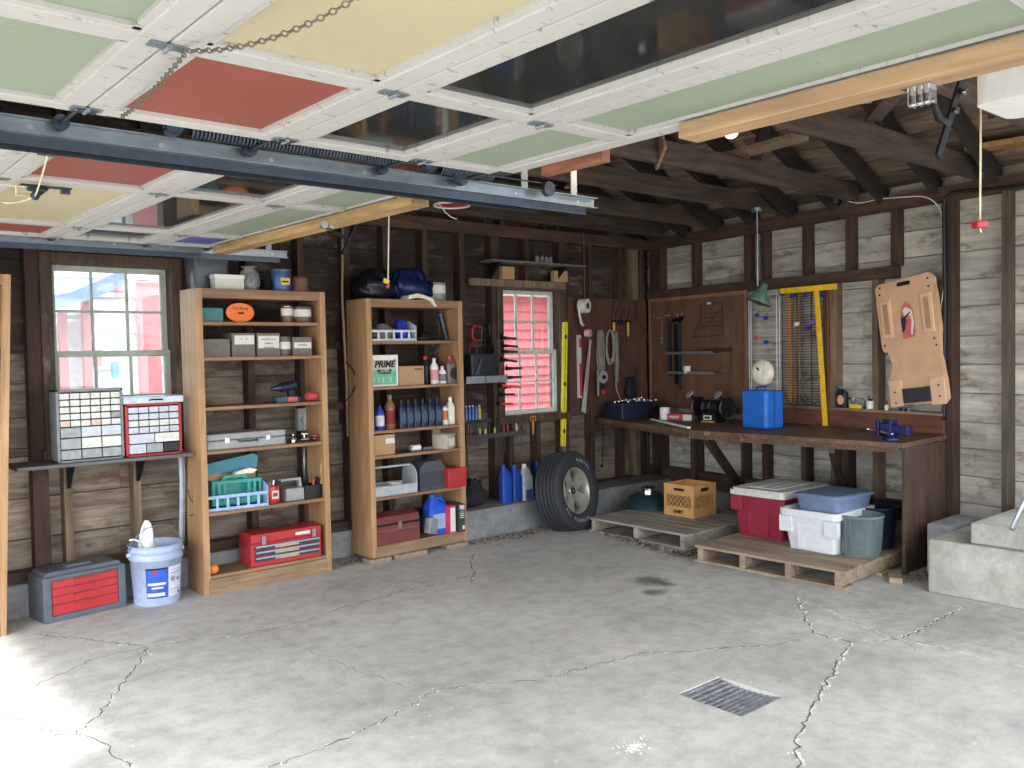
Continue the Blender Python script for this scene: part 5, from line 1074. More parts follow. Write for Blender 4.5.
for nm, pts, m in (('white_print', [(-.03, .245), (.0, .262), (.045, .235), (.052, .14), (.03, .05), (.02, .06), (.035, .16), (.01, .21), (-.02, .19)], PAPER), ('blue_print', [(-.045, .20), (-.015, .195), (.0, .15), (-.02, .09), (-.04, .11)], plain('print_blue', (70, 80, 120), .6)), ('pink_print', [(.0, .165), (.025, .2), (.03, .13), (.005, .07), (-.025, .09)], plain('print_pink', (206, 96, 104), .6)), ('black_print', [(-.01, .2), (.03, .225), (.028, .212), (-.008, .185), (-.035, .07), (-.048, .09), (-.05, .18)], INK)):
    MB().prism(pts, -.0226+(.0004 if 'white' in nm else 0)-(.0004 if 'black' in nm else 0), -.0216).build(nm, m, st)
# outlet, cables
t = T('wall_outlet', 'grey double outlet under the creeper board', 'outlet', W(on_r(906, 408)[0], .03, on_r(906, 410)[1]), RZ); MB().box(-.045, -.0, -.024, .045, .03, .024).build('box', GALV, t, .003)
for x in (-.02, .02): MB().cyl((x, -.002, 0), (x, 0, 0), .015, n=14).build('socket', IRON, t)
def rpts(L, d=.012): return [W(on_r(x, y, d)[0], d, on_r(x, y, d)[1]) for x, y in L]
solo(MB().tube(smooth(rpts([(915, 405), (922, 401), (934, 399), (944, 398)], .035)), .005), 'cable', WHITE, 'short white cable from the outlet under the creeper', 'cable')
solo(MB().tube(smooth(rpts([(836, 188), (844, 198), (857, 203), (880, 199), (905, 197), (925, 197), (938, 206), (943, 222), (945, 250), (944, 285), (940, 312)], .02)), .0045), 'cable', WHITE, 'white cable looping along the top of the right wall and down the stud', 'cable')
solo(MB().tube(smooth(rpts([(1040, 183), (1000, 188), (965, 191), (950, 194), (944, 204), (944, 230), (945, 300), (944, 380), (944, 420)], .03)), .012), 'cable', BLACK, 'thick black cable along the top plate and down the stud beside the creeper', 'cable')
q = on_z(832, 175, 2.66); solo(MB().box(-.02, -.02, -.04, .02, .02, .04), 'junction_box', GALV, 'grey junction box on a rafter at the end of the white cable', 'electrical box', W(on_r(835, 186, .02)[0], .02, 2.66))
# things on the ledge
def rt_(x0, x1, yt, d=.02, z=LZ): return slotr(x0, x1, yt, yt+8, d, z)
sl = rt_(834, 847, 380, .03); bottle('oil_bottle', 'black bottle with an orange and white label on the wall ledge', 'bottle', (sl[0], RZ, .085, .17), BLACK, plain('grey_cap', (110, 112, 114), .5), plain('orange_white_label', (222, 170, 130), .6), kind='flat')
sl = rt_(847, 862, 399, .03); solo(MB().box(-.05, 0, 0, .05, .03, .03), 'level_block', YEL, 'small yellow block lying on the wall ledge', 'block', sl[0], RZ, bev=.003)
sl = rt_(863, 872, 394, .03); t = T('cup', 'white cup of dark brushes on the wall ledge', 'cup', sl[0], RZ); MB().lathe([(.026, 0), (.03, .062), (.027, .062), (.024, .004), (.0001, .004)], 18, (0, .03, 0)).build('body', WHITE, t)
b = MB(); b.cyl((.0, .03, .01), (-.012, .03, .10), .004, n=6); b.build('brush_handle', IRON, t); MB().cyl((.01, .03, .03), (.012, .03, .078), .014, n=8).build('bristles', IRON, t)
for k in range(5):
    sl = rt_(847+3.2*k, 850+3.2*k, 384, .0); t = T('glass_vial', 'small clear glass bottle behind the yellow block', 'bottle', sl[0]+NR*-.015, RZ, 'small glass bottles on the wall ledge'); MB().lathe([(.011, 0), (.011, .045), (.006, .055), (.006, .07)], 10).build('body', CLEARP, t); MB().cyl((0, 0, .068), (0, 0, .078), .007, n=8).build('cap', [IRON, WHITE, RED, GALV, IRON][k], t)
sl = rt_(884, 889, 392, .03); t = T('glue_bottle', 'tiny red and white tube on the ledge by the creeper corner', 'bottle', sl[0], RZ); MB().lathe([(.014, 0), (.014, .03), (.008, .04)], 12).build('body', WHITE, t); MB().cyl((0, 0, .038), (0, 0, .07), .008, n=10).build('cap', RED, t)
# ---- on the bench
def wf(x, y): p = on_z(x, y, BZ+.001); return Vector((p.x, p.y, BZ+.001))
t = T('blue_case', 'upright bright blue hard case on the bench under the white jug', 'case', (5.92, 4.0, BZ+.001), RZ); CB = plain('case_blue', (30, 104, 196), .4)
b = MB(); b.box(-.125, 0, 0, .125, .20, .30); b.build('body', CB, t, .018); MB().box(-.127, .09, .01, .127, .10, .302).build('seam', plain('case_blue_dark', (20, 70, 150), .4), t); b = MB(); b.tube([(-.05, .09, .30), (-.045, .09, .325), (.045, .09, .325), (.05, .09, .30)], .009); b.build('handle', plain('case_blue_dark', (0, 0, 0)), t)
J = z_over(762, 376, (5.98, 3.98)); t = T('round_jug', 'round cream plastic jug with a slanted spout on top of the blue case', 'jug', (5.99, 4.0, BZ+.339), RZ)
MB().ball((-.01, .06, .10), .108, .95, .65, .93, 20, 12).build('body', CREAM, t); MB().bar((.05, .0, .05), (.11, -.02, .19), .02, .022).build('spout', CREAM, t, .004); MB().tube([(-.05, .06, .17), (.0, .02, .19), (.06, .03, .12), (.085, .05, .04)], .008).build('handle', CREAM, t); MB().cb((.0, -.005, .13), (.03, .01, .012), (0, .6, 0)).build('slot', IRON, t)
# bench grinder
g0 = Vector((6.22, 4.66, BZ+.001)); t = T('bench_grinder', 'black bench grinder with two wheels on the bench', 'bench grinder', g0, RZ+.15)
b = MB(); b.cyl((-.09, .06, .13), (.09, .06, .13), .062, n=24); b.prism([(-.10, 0), (.10, 0), (.07, .08), (-.07, .08)], .0, .12); b.build('motor', IRON, t, .003)
b = MB(); b.cyl((-.07, .06, .13), (-.05, .06, .13), .066, n=24); b.cyl((.0, .06, .13), (.02, .06, .13), .066, n=24); b.build('motor_band', CHROME, t)
for s0 in (-1, 1):
    x = s0*.15; o = MB().cyl((x-.02, .06, .13), (x+.02, .06, .13), .088, n=28).build('wheel_guard', IRON if s0 < 0 else plain('guard_dark', (40, 42, 48), .45, .3), t)
    MB().cyl((x-s0*.001+s0*.0, .03, .13), (x+s0*.001, .03, .13), .07, n=24).build('wheel', GREYM, o); MB().bar((x, .06, .16), (x-.03, -.02, .24), .02, .02).build('shield_arm', IRON, o)
    MB().cyl((x-.0-.035, -.025, .245), (x-.03, -.015, .235), .038, n=20).build('eye_shield', GREYM, o)
MB().box(-.045, -.012, .02, .04, -.001, .06).build('maker_plate', PAPER, t, .004); MB().box(-.03, -.0135, .03, .025, -.0122, .05).build('plate_mark', INK, t); MB().box(-.06, -.02, .0, .07, -.005, .012).build('orange_plate', plain('orange_plate', (214, 150, 84), .5), t)
MB().cyl((.20, .06, .13), (.27, .05, .11), .022, n=14).build('arbor_nut', STEEL, t)
# bin of wrenches in the corner
bx = Vector((6.19, 5.47, BZ+.001)); t = T('tool_bin', 'dark navy bin heaped with wrenches in the corner of the bench', 'bin', bx, -.12); MB().tub(.40, .26, 0, .145, .012, .006, .96, c=(0, .08)).build('body', plain('bin_navy', (26, 32, 54), .45), t); MB().box(-.20, -.045, .02, .2, -.0445, .021).build('seam', IRON, t)
r2 = random.Random(11)
for k in range(9):
    x = -.17+.042*k; a = r2.uniform(-.5, .5); p = Vector((x, .03+r2.uniform(0, .09), .155+.006*(k % 3))); q = p+Vector((.13*math.cos(a), .09*math.sin(a), r2.uniform(-.01, .02)))
    b = MB(); b.bar(p, q, .014, .006); 
    for e in (p, q): b.cyl(e+Vector((0, 0, -.004)), e+Vector((0, 0, .004)), .014, n=10)
    solo(b, 'wrench', CHROME, 'chrome wrench in the heap on the navy bin', 'wrench', bx, -.12, 'wrenches heaped in the navy bin')
t = tin('mug', 'white enamel can beside the navy bin on the bench', 'can', (wf(661, 420), RZ, .09, .115), WHITE, None, None); MB().tube([(.04, .04, .02), (.062, .03, .035), (.062, .03, .06), (.04, .04, .075)], .005).build('handle', WHITE, t)
t = T('carton', 'flat red and white printed box on the bench beside the white can', 'box', Vector((6.20, 4.98, BZ+.001)), RZ+.35); MB().box(-.10, 0, 0, .14, .13, .06).build('body', plain('box_red', (168, 62, 72), .6), t, .002); MB().box(.055, -.0012, .003, .139, -.0002, .057).build('white_panel', PAPER, t); text('FREEZIT', .028, (-.03, -.0018, .03), PAPER, t, bold=.001)
MB().box(.1402, .004, .003, .1412, .126, .057).build('grey_end', GREYBIN, t)
p, q = wf(652, 420), wf(689, 428.5); p.z = q.z = BZ+.008; solo(MB().bar(p, q, .03, .013), 'white_strip', WHITE, 'long white plastic strip lying near the bench edge', 'strip')
for k, (x, y) in enumerate(((733, 429), (739, 430))): o = solo(MB().cyl((0, 0, .009), (.03, .02, .009), .009, n=10), 'bit', IRON, ['dark socket lying at the left foot of the blue case', 'second dark socket nearer the blue case'][k], 'socket', wf(x, y))
# vise
v0 = Vector((5.72, 2.82, BZ+.001)); t = T('bench_vise', 'dark blue vise at the right front end of the bench', 'vise', v0, RZ+.1); VB = plain('vise_blue', (26, 30, 84), .35, .2)
b = MB(); b.lathe([(.06, 0), (.06, .015), (.045, .03), (.04, .05)], 20, (0, .04, 0)); b.box(-.06, .0, .045, .02, .09, .115); b.box(.01, .01, .04, .13, .08, .10); b.build('body', VB, t, .006); MB().box(-.09, -.01, .02, -.062, .1, .135).build('moving_jaw', VB, t, .005)
MB().box(-.062, .0, .115, -.045, .09, .14).build('jaw_plate', STEEL, t, .002); MB().box(.0, .0, .1, .02, .09, .14).build('fixed_jaw', VB, t, .003)
MB().cyl((-.01, -.06, .061), (-.01, .02, .061), .010, n=12).build('screw', CHROME, t); b = MB(); b.cyl((-.15, -.10, .045), (.03, -.10, .03), .005, n=8); b = MB(); b.cyl((-.11, -.06, .072), (.06, -.06, .05), .006, n=8); b.ball((-.11, -.06, .072), .012); b.ball((.06, -.06, .05), .010); b.build('tommy_bar', CHROME, t)
b = MB(); b.prism([(-.03, -.05), (.03, -.05), (.05, 0), (-.05, 0)], .03, .05); b.build('clamp_foot', VB, t) if 0 else None
b = MB(); b.tube(smooth(rpts([(905, 433), (925, 434), (938, 433), (948, 430)], .15)), .006); solo(b, 'cable', BLACK, 'dark cable lying on the bench behind the vise', 'cable', (0, 0, BZ+.01-on_r(925, 434, .15)[1])) if 0 else None
# ---- hung on the panel
t = T('wire_basket', 'brown wire basket frame hung at the top of the hardboard panel', 'wire basket', W(on_r(709, 320, .03)[0], .03, on_r(709, 336, .03)[1]), RZ); BW = plain('brown_wire', (64, 42, 34), .6)
b = MB(); w, h = .34, .30
for fr in ([(-w/2, 0, 0), (w/2, 0, 0), (w/2, 0, h), (-w*.3, 0, h), (-w*.3, 0, .17), (-w/2, -.04, .0)],): b.tube(fr, .0035, closed=True)
for z in (.09, .13, .17, .21): b.tube([(-w*.38, 0, z), (w/2, 0, z)], .003)
b.tube([(-w*.3, 0, .06), (w*.5, 0, .25)], .002); b.tube([(w*.0, 0, .06), (w*.25, 0, .2)], .002); b.build('frame', BW, t); MB().box(-.02, -.006, h-.01, .03, 0, h+.01).build('tag', PAPER, t)
t = T('wire_shelf', 'thin brown wire bracket frame low on the hardboard panel', 'wire bracket', W(on_r(712, 365, .03)[0], .02, on_r(712, 374, .03)[1]), RZ); b = MB(); b.tube([(-.19, 0, 0), (.24, 0, 0), (.24, 0, .24), (-.19, 0, .24)], .0035, closed=True); b.box(-.12, -.01, .20, .24, 0, .235); b.build('frame', BW, t)
for k, (x0, x1, y0, y1) in enumerate(((667, 713, 353, 356), (668, 714, 373, 376))):
    a, c = on_r(x0, y0, .10), on_r(x1, y0-.5, .10); t = T('metal_channel', ['upper aluminium channel laid across the uprights on the panel', 'lower aluminium channel on the panel, under the mug'][k], 'metal channel', W((a[0]+c[0])/2, .10, (a[1]+c[1])/2), RZ); w = c[0]-a[0]
    MB().box(-w/2, -.01, -.012, w/2, .07, -.008).box(-w/2, -.012, -.014, w/2, -.008, .012).build('channel', ALU, t, .001)
    if k == 1: mz = W(on_r(686, 370, .10)[0], .085, (a[1]+c[1])/2-.007)
t = T('mug', 'white mug on the lower aluminium channel', 'mug', mz, RZ); MB().lathe([(.032, 0), (.034, .07), (.031, .07), (.028, .006), (.0001, .006)], 18).build('body', WHITE, t); MB().tube([(-.032, 0, .06), (-.055, 0, .055), (-.058, 0, .03), (-.033, 0, .018)], .004).build('handle', WHITE, t)
for k, (px, y0, y1, r) in enumerate(((670, 322, 376, .011), (676, 324, 384, .010), (680, 322, 390, .008))):
    a, c = on_r(px, y0, .05), on_r(px, y1, .05); o = solo(MB().box(-r, -.012, 0, r, .012, a[1]-c[1]), 'bar_clamp', [STEEL, IRON, STEEL][k], ['grey steel bar hanging on the panel, leftmost of three', 'black steel bar between two grey ones on the panel', 'long grey steel bar beside the mug on the panel'][k], 'steel bar', W(c[0], .05, c[1]), RZ, bev=.001)
t = T('pipe_clamp', 'dark clamp heads joined over the three steel bars', 'clamp', W(on_r(677, 318, .05)[0], .06, on_r(677, 322, .05)[1]), RZ); MB().prism([(-.06, 0), (.05, 0), (.09, .05), (.04, .045), (-.05, .03)], -.01, .02).build('head', IRON, t, .002)
def hook(px, y0, y1, label, fr='r', d=.02, group='pegboard hooks in the corner'):
    if fr == 'r':
        a, c = on_r(px, y0, d), on_r(px-2, y1, d); P = [W(a[0], d, a[1]), W(c[0], d, c[1]), W(c[0]-.01, d+.02, c[1]-.008), W(c[0]-.01, d+.035, c[1]+.012)]
    else:
        Y = 5.83-d*.5; a, c = on_y(px, y0, Y), on_y(px-2, y1, Y); P = [a, c, c+Vector((-.01, -.02, -.008)), c+Vector((-.01, -.035, .012))]
    solo(MB().tube(P, .0035), 'peg_hook', CHROME, label, 'hook', group=group)
for px, y0, y1 in ((614, 300, 319), (617, 308, 319), (624, 308, 320), (630, 308, 319), (638, 300, 312), (637, 312, 320)): hook(px, y0, y1, 'thin wire hook on the dark panel left of the corner', 'b', group='wire hooks on the dark panel')
for px, y0, y1 in ((655, 305, 318), (662, 307, 319), (671, 307, 316), (679, 307, 317), (683, 300, 315)): hook(px, y0, y1, 'thin wire hook on the brown panel right of the corner', group='wire hooks on the brown panel')
t = T('chain_hook', 'thin chain hanging from a hook on the brown panel', 'chain', W(on_r(662, 330, .02)[0], .025, 0), RZ); b = MB(); zt, zb_ = on_r(662, 321, .02)[1], on_r(662, 344, .02)[1]
for k in range(12): z = zt-(zt-zb_)*k/11; b.cyl((-.006 if k % 2 else 0, 0, z), (.006 if k % 2 else .001, 0, z-.012), .005, n=6)
b.build('links', CHROME, t)
# ---- pallets, totes, crate
def pallet(label, x0, x1, y0, y1, h, m, n, st, rz=0):
    t = T('pallet', label, 'pallet', ((x0+x1)/2, (y0+y1)/2, 0), rz); X, Y = x1-x0, y1-y0; bw_ = X/n
    for k in range(n): j = rnd.uniform(-.008, .008); MB().box(-X/2+bw_*k+.004, -Y/2+j, h-.018, -X/2+bw_*(k+1)-.004, Y/2+j, h).build('top_board', m, t, .002)
    for k in range(st): y = -Y/2+.03+(Y-.1)*k/(st-1); MB().box(-X/2+.004, y, .018, X/2-.004, y+.04, h-.018).build('stringer', m, t, .002)
    for k in (0, n//2, n-1): MB().box(-X/2+bw_*k+.004, -Y/2, 0, -X/2+bw_*(k+1)-.004, Y/2, .018).build('bottom_board', m, t, .002)
    return t
PH = .12
pallet('grey wooden pallet in the corner under the milk crate', 5.20, 6.25, 4.10, 5.12, PH, PALLETG, 9, 3)
pallet('brown wooden pallet under the storage totes', 4.99, 6.10, 2.76, 3.88, PH, PALLET, 9, 4, .03)
def tote(name, label, x, y, z, w, d, h, m, rz, lid=None, tap=.84, deep=True, panel=True):
    t = T(name, label, 'storage tote', (x, y, z), rz)
    MB().tub(w, d, 0, h-.03, .03, .005, tap).build('body', m, t); MB().tub(w+.035, d+.035, h-.045, h, .04, .022, 1.0).build('rim', m, t) if not lid else None
    for s0 in (-1, 1): MB().box(s0*w*.42-.05, -d/2-.004, h-.16, s0*w*.42+.05, -d/2+.03, h-.05).build('handle_grip', m, t, .004)

    if panel: MB().prism([(-w*.2, .02), (w*.2, .02), (w*.22, h-.1), (-w*.22, h-.1)], -d/2*.90-.016, -d/2*.86, M=Matrix.Rotation(0, 4, 'X')).build('front_rib', m, t, .005)
    if lid:
        o = MB().rbox(w+.05, d+.05, h-.04, h-.005, .04, tap=1.0).rbox(w+.02, d+.02, h-.005, h+.008, .04).build('lid', lid, t, .006)
        for x_ in (-.2, 0, .2): MB().box(x_*w-.035, -d*.36, h+.008, x_*w+.035, d*.36, h+.014).build('lid_ridge', lid, o, .004)
    return t
TR = plain('tote_red', (140, 36, 58), .4, 0, .08); TW = plain('tote_white', (206, 210, 214), .45, 0, .06); TB_ = plain('tote_blue', (104, 122, 150), .45); LID = plain('lid_grey', (196, 196, 192), .45)
RT = R(-90)
tote('storage_tote', 'maroon plastic tote with a pale grey lid on the brown pallet', 5.755, 3.665, PH+.001, .42, .60, .345, TR, RT, LID, .88)
tote('storage_tote', 'white plastic tote with no lid on the brown pallet', 5.565, 3.175, PH+.001, .40, .50, .28, TW, RT, None, .84)
t = T('storage_tub', 'shallow blue grey tub resting on the white tote', 'tub', (5.57, 3.13, PH+.265), RT, rot=(0, 0, RT-.06)); MB().tub(.34, .44, 0, .115, .05, .004, .90).build('body', TB_, t); MB().tub(.37, .47, .105, .118, .06, .018, 1).build('rim', TB_, t)
t = T('waste_bin', 'round ribbed grey green bin on the brown pallet', 'waste bin', (5.50, 2.90, PH+.001)); GB = plain('bin_grey_green', (98, 112, 114), .5); MB().lathe([(.118, 0), (.12, .004), (.138, .25), (.146, .255), (.148, .27), (.140, .272), (.135, .24), (.114, .008), (.0001, .008)], 40).build('body', GB, t)
for k in range(20): a = 2*math.pi*k/20; MB().bar((.1205*math.cos(a), .1205*math.sin(a), .01), (.1385*math.cos(a), .1385*math.sin(a), .245), .008, .003).build('rib', GB, t)
t = T('waste_bin', 'dark navy bin behind the grey green one, by the end panel', 'waste bin', (5.80, 2.93, PH+.001)); MB().lathe([(.10, 0), (.125, .27), (.13, .272), (.13, .28), (.118, .28), (.095, .008), (.0001, .008)], 30).build('body', NAVY, t)
solo(MB().box(-.1, -.04, 0, .1, .04, .04), 'wood_block', PALLET, 'rough wood block lying by the end panel of the bench', 'wood block', (5.47, 2.655, 0), .5, bev=.004)
# milk crate
t = T('milk_crate', 'orange yellow milk crate on the grey pallet', 'milk crate', (5.73, 4.45, PH+.001)); MC = plain('crate_orange', (196, 150, 92), .5, 0, .08)
def crate_wall(b, M, w, h):
    t_ = .012
    for (z0, z1) in ((0, h*.30), (h*.66, h)): b.box(0, 0, z0, w, t_, z1, 0, M)
    for x in (0, w-.022): b.box(x, -.004, 0, x+.022, t_+.003, h, 0, M)
    n = 6; zz0, zz1 = h*.30, h*.66
    for k in range(-2, n):
        for sg in (1, -1):
            xa = .022+(w-.044)*k/n; xb = xa+(w-.044)*2/n
            if sg < 0: xa, xb = xb, xa
            za, zb2 = zz0, zz1; lo, hi = .02, w-.02
            def cl(xa, za, xb, zb_):
                if xa == xb: return None
                P_ = [(xa, za), (xb, zb_)]
                for i in (0, 1):
                    x_, z_ = P_[i]
                    if x_ < lo: u = (lo-xa)/(xb-xa); P_[i] = (lo, za+(zb_-za)*u)
                    if x_ > hi: u = (hi-xa)/(xb-xa); P_[i] = (hi, za+(zb_-za)*u)
                return P_
            if max(xa, xb) <= lo or min(xa, xb) >= hi: continue
            P_ = cl(xa, za, xb, zb2)
            if P_: b.bar(M @ Vector((P_[0][0], t_/2, P_[0][1])), M @ Vector((P_[1][0], t_/2, P_[1][1])), .007, .007)
b = MB(); wX, wY, h = .30, .30, .265
crate_wall(b, Matrix.Identity(4), wX, h); crate_wall(b, Matrix.Translation((0, wY, 0)) @ Matrix.Rotation(R(-90), 4, 'Z'), wY, h)
crate_wall(b, Matrix.Translation((wX, wY, 0)) @ Matrix.Rotation(R(180), 4, 'Z'), wX, h); crate_wall(b, Matrix.Translation((wX, 0, 0)) @ Matrix.Rotation(R(90), 4, 'Z'), wY, h)
b.box(.005, .005, 0, wX-.005, wY-.005, .008); b.build('body', MC, t)
MB().prism([(wX/2+x, h*.84+z) for x, z in rrect(.10, .028, .012)], -.0012, -.0002).build('hand_slot', IRON, t); MB().box(-.0012, wY*.3, h*.80, -.0002, wY*.66, h*.88).build('hand_slot', IRON, t)
o = text('DAIRY', .036, (-.0055, wY/2, h*.15), INK, t, (math.pi/2, 0, -math.pi/2), bold=.002)
# dark basin with chrome dome
t = T('basin', 'dark teal upturned basin on the grey pallet beside the milk crate', 'basin', (5.90, 5.06, PH+.001)); MB().lathe([(.215, 0), (.21, .012), (.17, .10), (.10, .125), (.0001, .125)], 32).build('body', plain('dark_teal', (30, 52, 58), .4), t)
o = solo(MB().lathe([(.062, 0), (.062, .06), (.055, .066), (.0001, .066)], 24), 'metal_bowl', CHROME, 'small chrome can standing on the dark teal basin', 'can', (5.84, 5.02, PH+.127))
# steps
t = T('concrete_steps', 'two pale concrete steps at the right against the wall', 'steps', (5.34, 1.7, 0)); MB().box(0, -1.1, 0, .85, .69, .325).build('lower_step', STEPC, t, .012); MB().box(.04, -1.1, .326, .85, .46, .45).build('upper_step', STEPC, t, .012); MB().box(.40, .72, 0, .86, .88, .34).build('back_block', CURB, t, .02)
MB().cb((.62, .55, .35), (.18, .12, .03), (.1, .1, .4)).build('loose_slab', STEPC, t, .01)
a = on_y(1012, 518, 1.90); c = on_y(1030, 470, 1.90); solo(MB().tube([(a.x, 1.90, .46), (a.x+(c.x-a.x)*2.5, 1.80, .46+(c.z-.46)*2.4)], .014, 10), 'metal_pole', ALU, 'bright metal pole leaning over the steps at the right edge', 'pole')
# ------------------------------------------------------------------ tyre, window corner, floor drain, loft
TYR = plain('tyre_rubber', (44, 46, 50), .75, 0, .15, 30); ALLOY = plain('alloy_wheel', (176, 172, 164), .38, .6, .08)
Mt = Matrix.Translation((5.10, 5.27, .332)) @ Matrix.Rotation(R(12), 4, 'Z') @ Matrix.Rotation(R(-9), 4, 'X') @ Matrix.Scale(.955, 4)
t = T('car_wheel', 'black car tyre on a five spoke alloy wheel leaning by the wall', 'tyre', (0, 0, 0)); t.location = Mt.to_translation(); t.rotation_euler = Mt.to_euler(); t.scale = (.955, .955, .955)
AX = Matrix.Rotation(R(90), 4, 'X')            # lathe z -> -y (towards the viewer)
Ro = .345; b = MB()
prof = [(.20, -.10), (.215, -.112), (.27, -.125), (.315, -.118), (.335, -.10)]
for k in range(5): z0 = -.095+.0385*k; prof += [(Ro, z0), (Ro, z0+.028), (Ro-.008, z0+.030), (Ro-.008, z0+.0355)]
prof += [(Ro, .0975), (.335, .11), (.315, .125), (.27, .13), (.215, .117), (.20, .105)]
b.lathe(prof+[prof[0]], 64, M=AX); b.build('tyre', TYR, t)
b = MB(); b.lathe([(.20, -.10), (.205, .10), (.196, .112), (.186, .10), (.18, .04), (.178, -.09)], 48, M=AX); b.lathe([(.0001, .06), (.04, .062), (.05, .045), (.06, .03), (.06, .0), (.0001, 0)], 32, M=AX)
for k in range(5):
    a = R(90+72*k+15); 
    pts = [(.04, -.045), (.10, -.045), (.184, -.064), (.184, .064), (.10, .045), (.04, .045)]
    P2 = [(x*math.cos(a)-y*math.sin(a), x*math.sin(a)+y*math.cos(a)) for x, y in pts]; b.prism(P2, -.055, -.02)
b.build('rim', ALLOY, t); MB().lathe([(.186, .0), (.0001, .0)], 32, M=AX).build('wheel_shade_disc', IRON, t)  # dark disc added behind the spokes as the shade inside the wheel
MB().lathe([(.032, .058), (.032, .068), (.022, .072), (.02, .055)], 20, M=AX).build('hub_cap', IRON, t)
for k in range(5): a = R(72*k+50); MB().cyl((.048*math.cos(a), -.045, .048*math.sin(a)), (.048*math.cos(a), -.056, .048*math.sin(a)), .008, n=8).build('wheel_nut', IRON, t)
WTX = plain('worn_tyre_letter', (160, 164, 172), .7)
for word, a0 in (('RADIAL', 62), ('ALL TERRAIN', -112)):
    n = len(word)
    for i, ch in enumerate(word):
        if ch == ' ': continue
        a = R(a0+(n/2-i-.5)*8.2) if a0 > 0 else R(a0-(n/2-i-.5)*7.5); r_ = .262
        text(ch, .042, (r_*math.cos(a), -.1325, r_*math.sin(a)), WTX, t, (math.pi/2, (math.pi/2-a) if a0 > 0 else (-math.pi/2-a), 0))
# curb-top jugs and bag
KZ = .241
bottle('jug', 'blue jug on the kerb, left of the pair by the black bag', 'jug', slot(503, 513, 465, 500, 5.60, KZ), BLUEB, BLUEB, kind='jug', group='two blue jugs on the kerb'); bottle('jug', 'blue jug on the kerb, right of the pair beside the white jug', 'jug', slot(514, 524, 465, 500, 5.60, KZ), BLUEB, BLUEB, kind='jug', group='two blue jugs on the kerb')
t = bottle('jug', 'pale jug with blue fluid in its lower half on the kerb', 'jug', slot(524, 534, 464, 500, 5.58, KZ), plain('milky_jug', (184, 190, 190), .4), WHITE, kind='jug'); MB().rbox(.088, .056, .004, .09, .014, (0, .0265)).build('fluid', plain('washer_fluid', (60, 100, 150), .3), t) 
bottle('jug', 'blue jug half hidden behind the tyre', 'jug', slot(537, 549, 461, 500, 5.66, KZ), BLUEB, BLUEB, kind='jug')
lump('black bag slumped on the kerb right of the raised bookshelf', 'cloth_bag', 'bag', Vector((4.42, 5.60, KZ)), .12, .08, .22, plain('black_cloth', (28, 28, 36), .9), 8)
# storage left of the small window
def sb(x0, x1, yt, yb, Y, z=None): return slot(x0, x1, yt, yb, Y, z)
l_, z_, w_, h_ = sb(466, 507, 376, 383, 5.62); t = T('wall_shelf', 'short shelf with a bright metal front edge left of the small window', 'shelf', l_); MB().box(-w_/2, 0, .03, w_/2, .22, .045).build('board', BLACK, t)
for (a, c) in ((-w_/2, -w_*.06), (-w_*.04, w_/2)): MB().box(a, -.006, 0, c, 0, h_).build('edge_strip', ALU, t)
SZ = l_.z+.046; t = T('open_bin', 'black plastic bin on the shelf with the bright metal edge', 'bin', (l_.x+.0, 5.63, SZ)); MB().tub(.30, .19, 0, .19, .02, .004, .9, c=(0, .1)).build('body', plain('bin_black', (34, 36, 42), .45), t); MB().prism([(-.12, .02), (-.08, .02), (-.04, .16), (-.06, .16)], -.004, .006).build('strap', plain('strap_grey', (60, 64, 72), .6), t)
CRED = plain('clamp_red', (190, 50, 48), .45)
for k, (px, py, sc_) in enumerate(((477, 334, 1.0), (473, 352, .8), (486, 330, .8))):
    q = on_y(px, py, 5.82); t = T('c_clamp', ['red C-clamp hung highest left of the small window', 'small dark red C-clamp hung below the bigger one', 'dark C-clamp hung right of the red one'][k], 'clamp', (q.x, 5.82, q.z)); m = [CRED, plain('clamp_dark_red', (120, 44, 44), .5), IRON][k]
    b = MB(); b.tube([(.05*sc_, 0, .06*sc_), (-.02*sc_, 0, .07*sc_), (-.05*sc_, 0, .04*sc_), (-.05*sc_, 0, -.03*sc_), (-.02*sc_, 0, -.06*sc_), (.05*sc_, 0, -.05*sc_)], .011*sc_, 6); b.build('frame', m, t); MB().cyl((.05*sc_, 0, .055*sc_), (.05*sc_, 0, -.04*sc_), .006*sc_, n=8).build('screw', STEEL, t)
for k, (px, py) in enumerate(((483, 345), (490, 340), (493, 352))):
    q = on_y(px, py, 5.82); t = T('snips', 'dark hand tool hanging on the wall above the black bin', 'hand tool', (q.x, 5.82, q.z), group='dark hand tools above the black bin'); MB().bar((0, 0, .07), (.012, 0, 0), .008, .016).bar((.012, 0, 0), (-.012, 0, -.07), .008, .012).bar((.0, 0, 0), (.03, 0, -.07), .008, .012).build('tool', IRON, t)
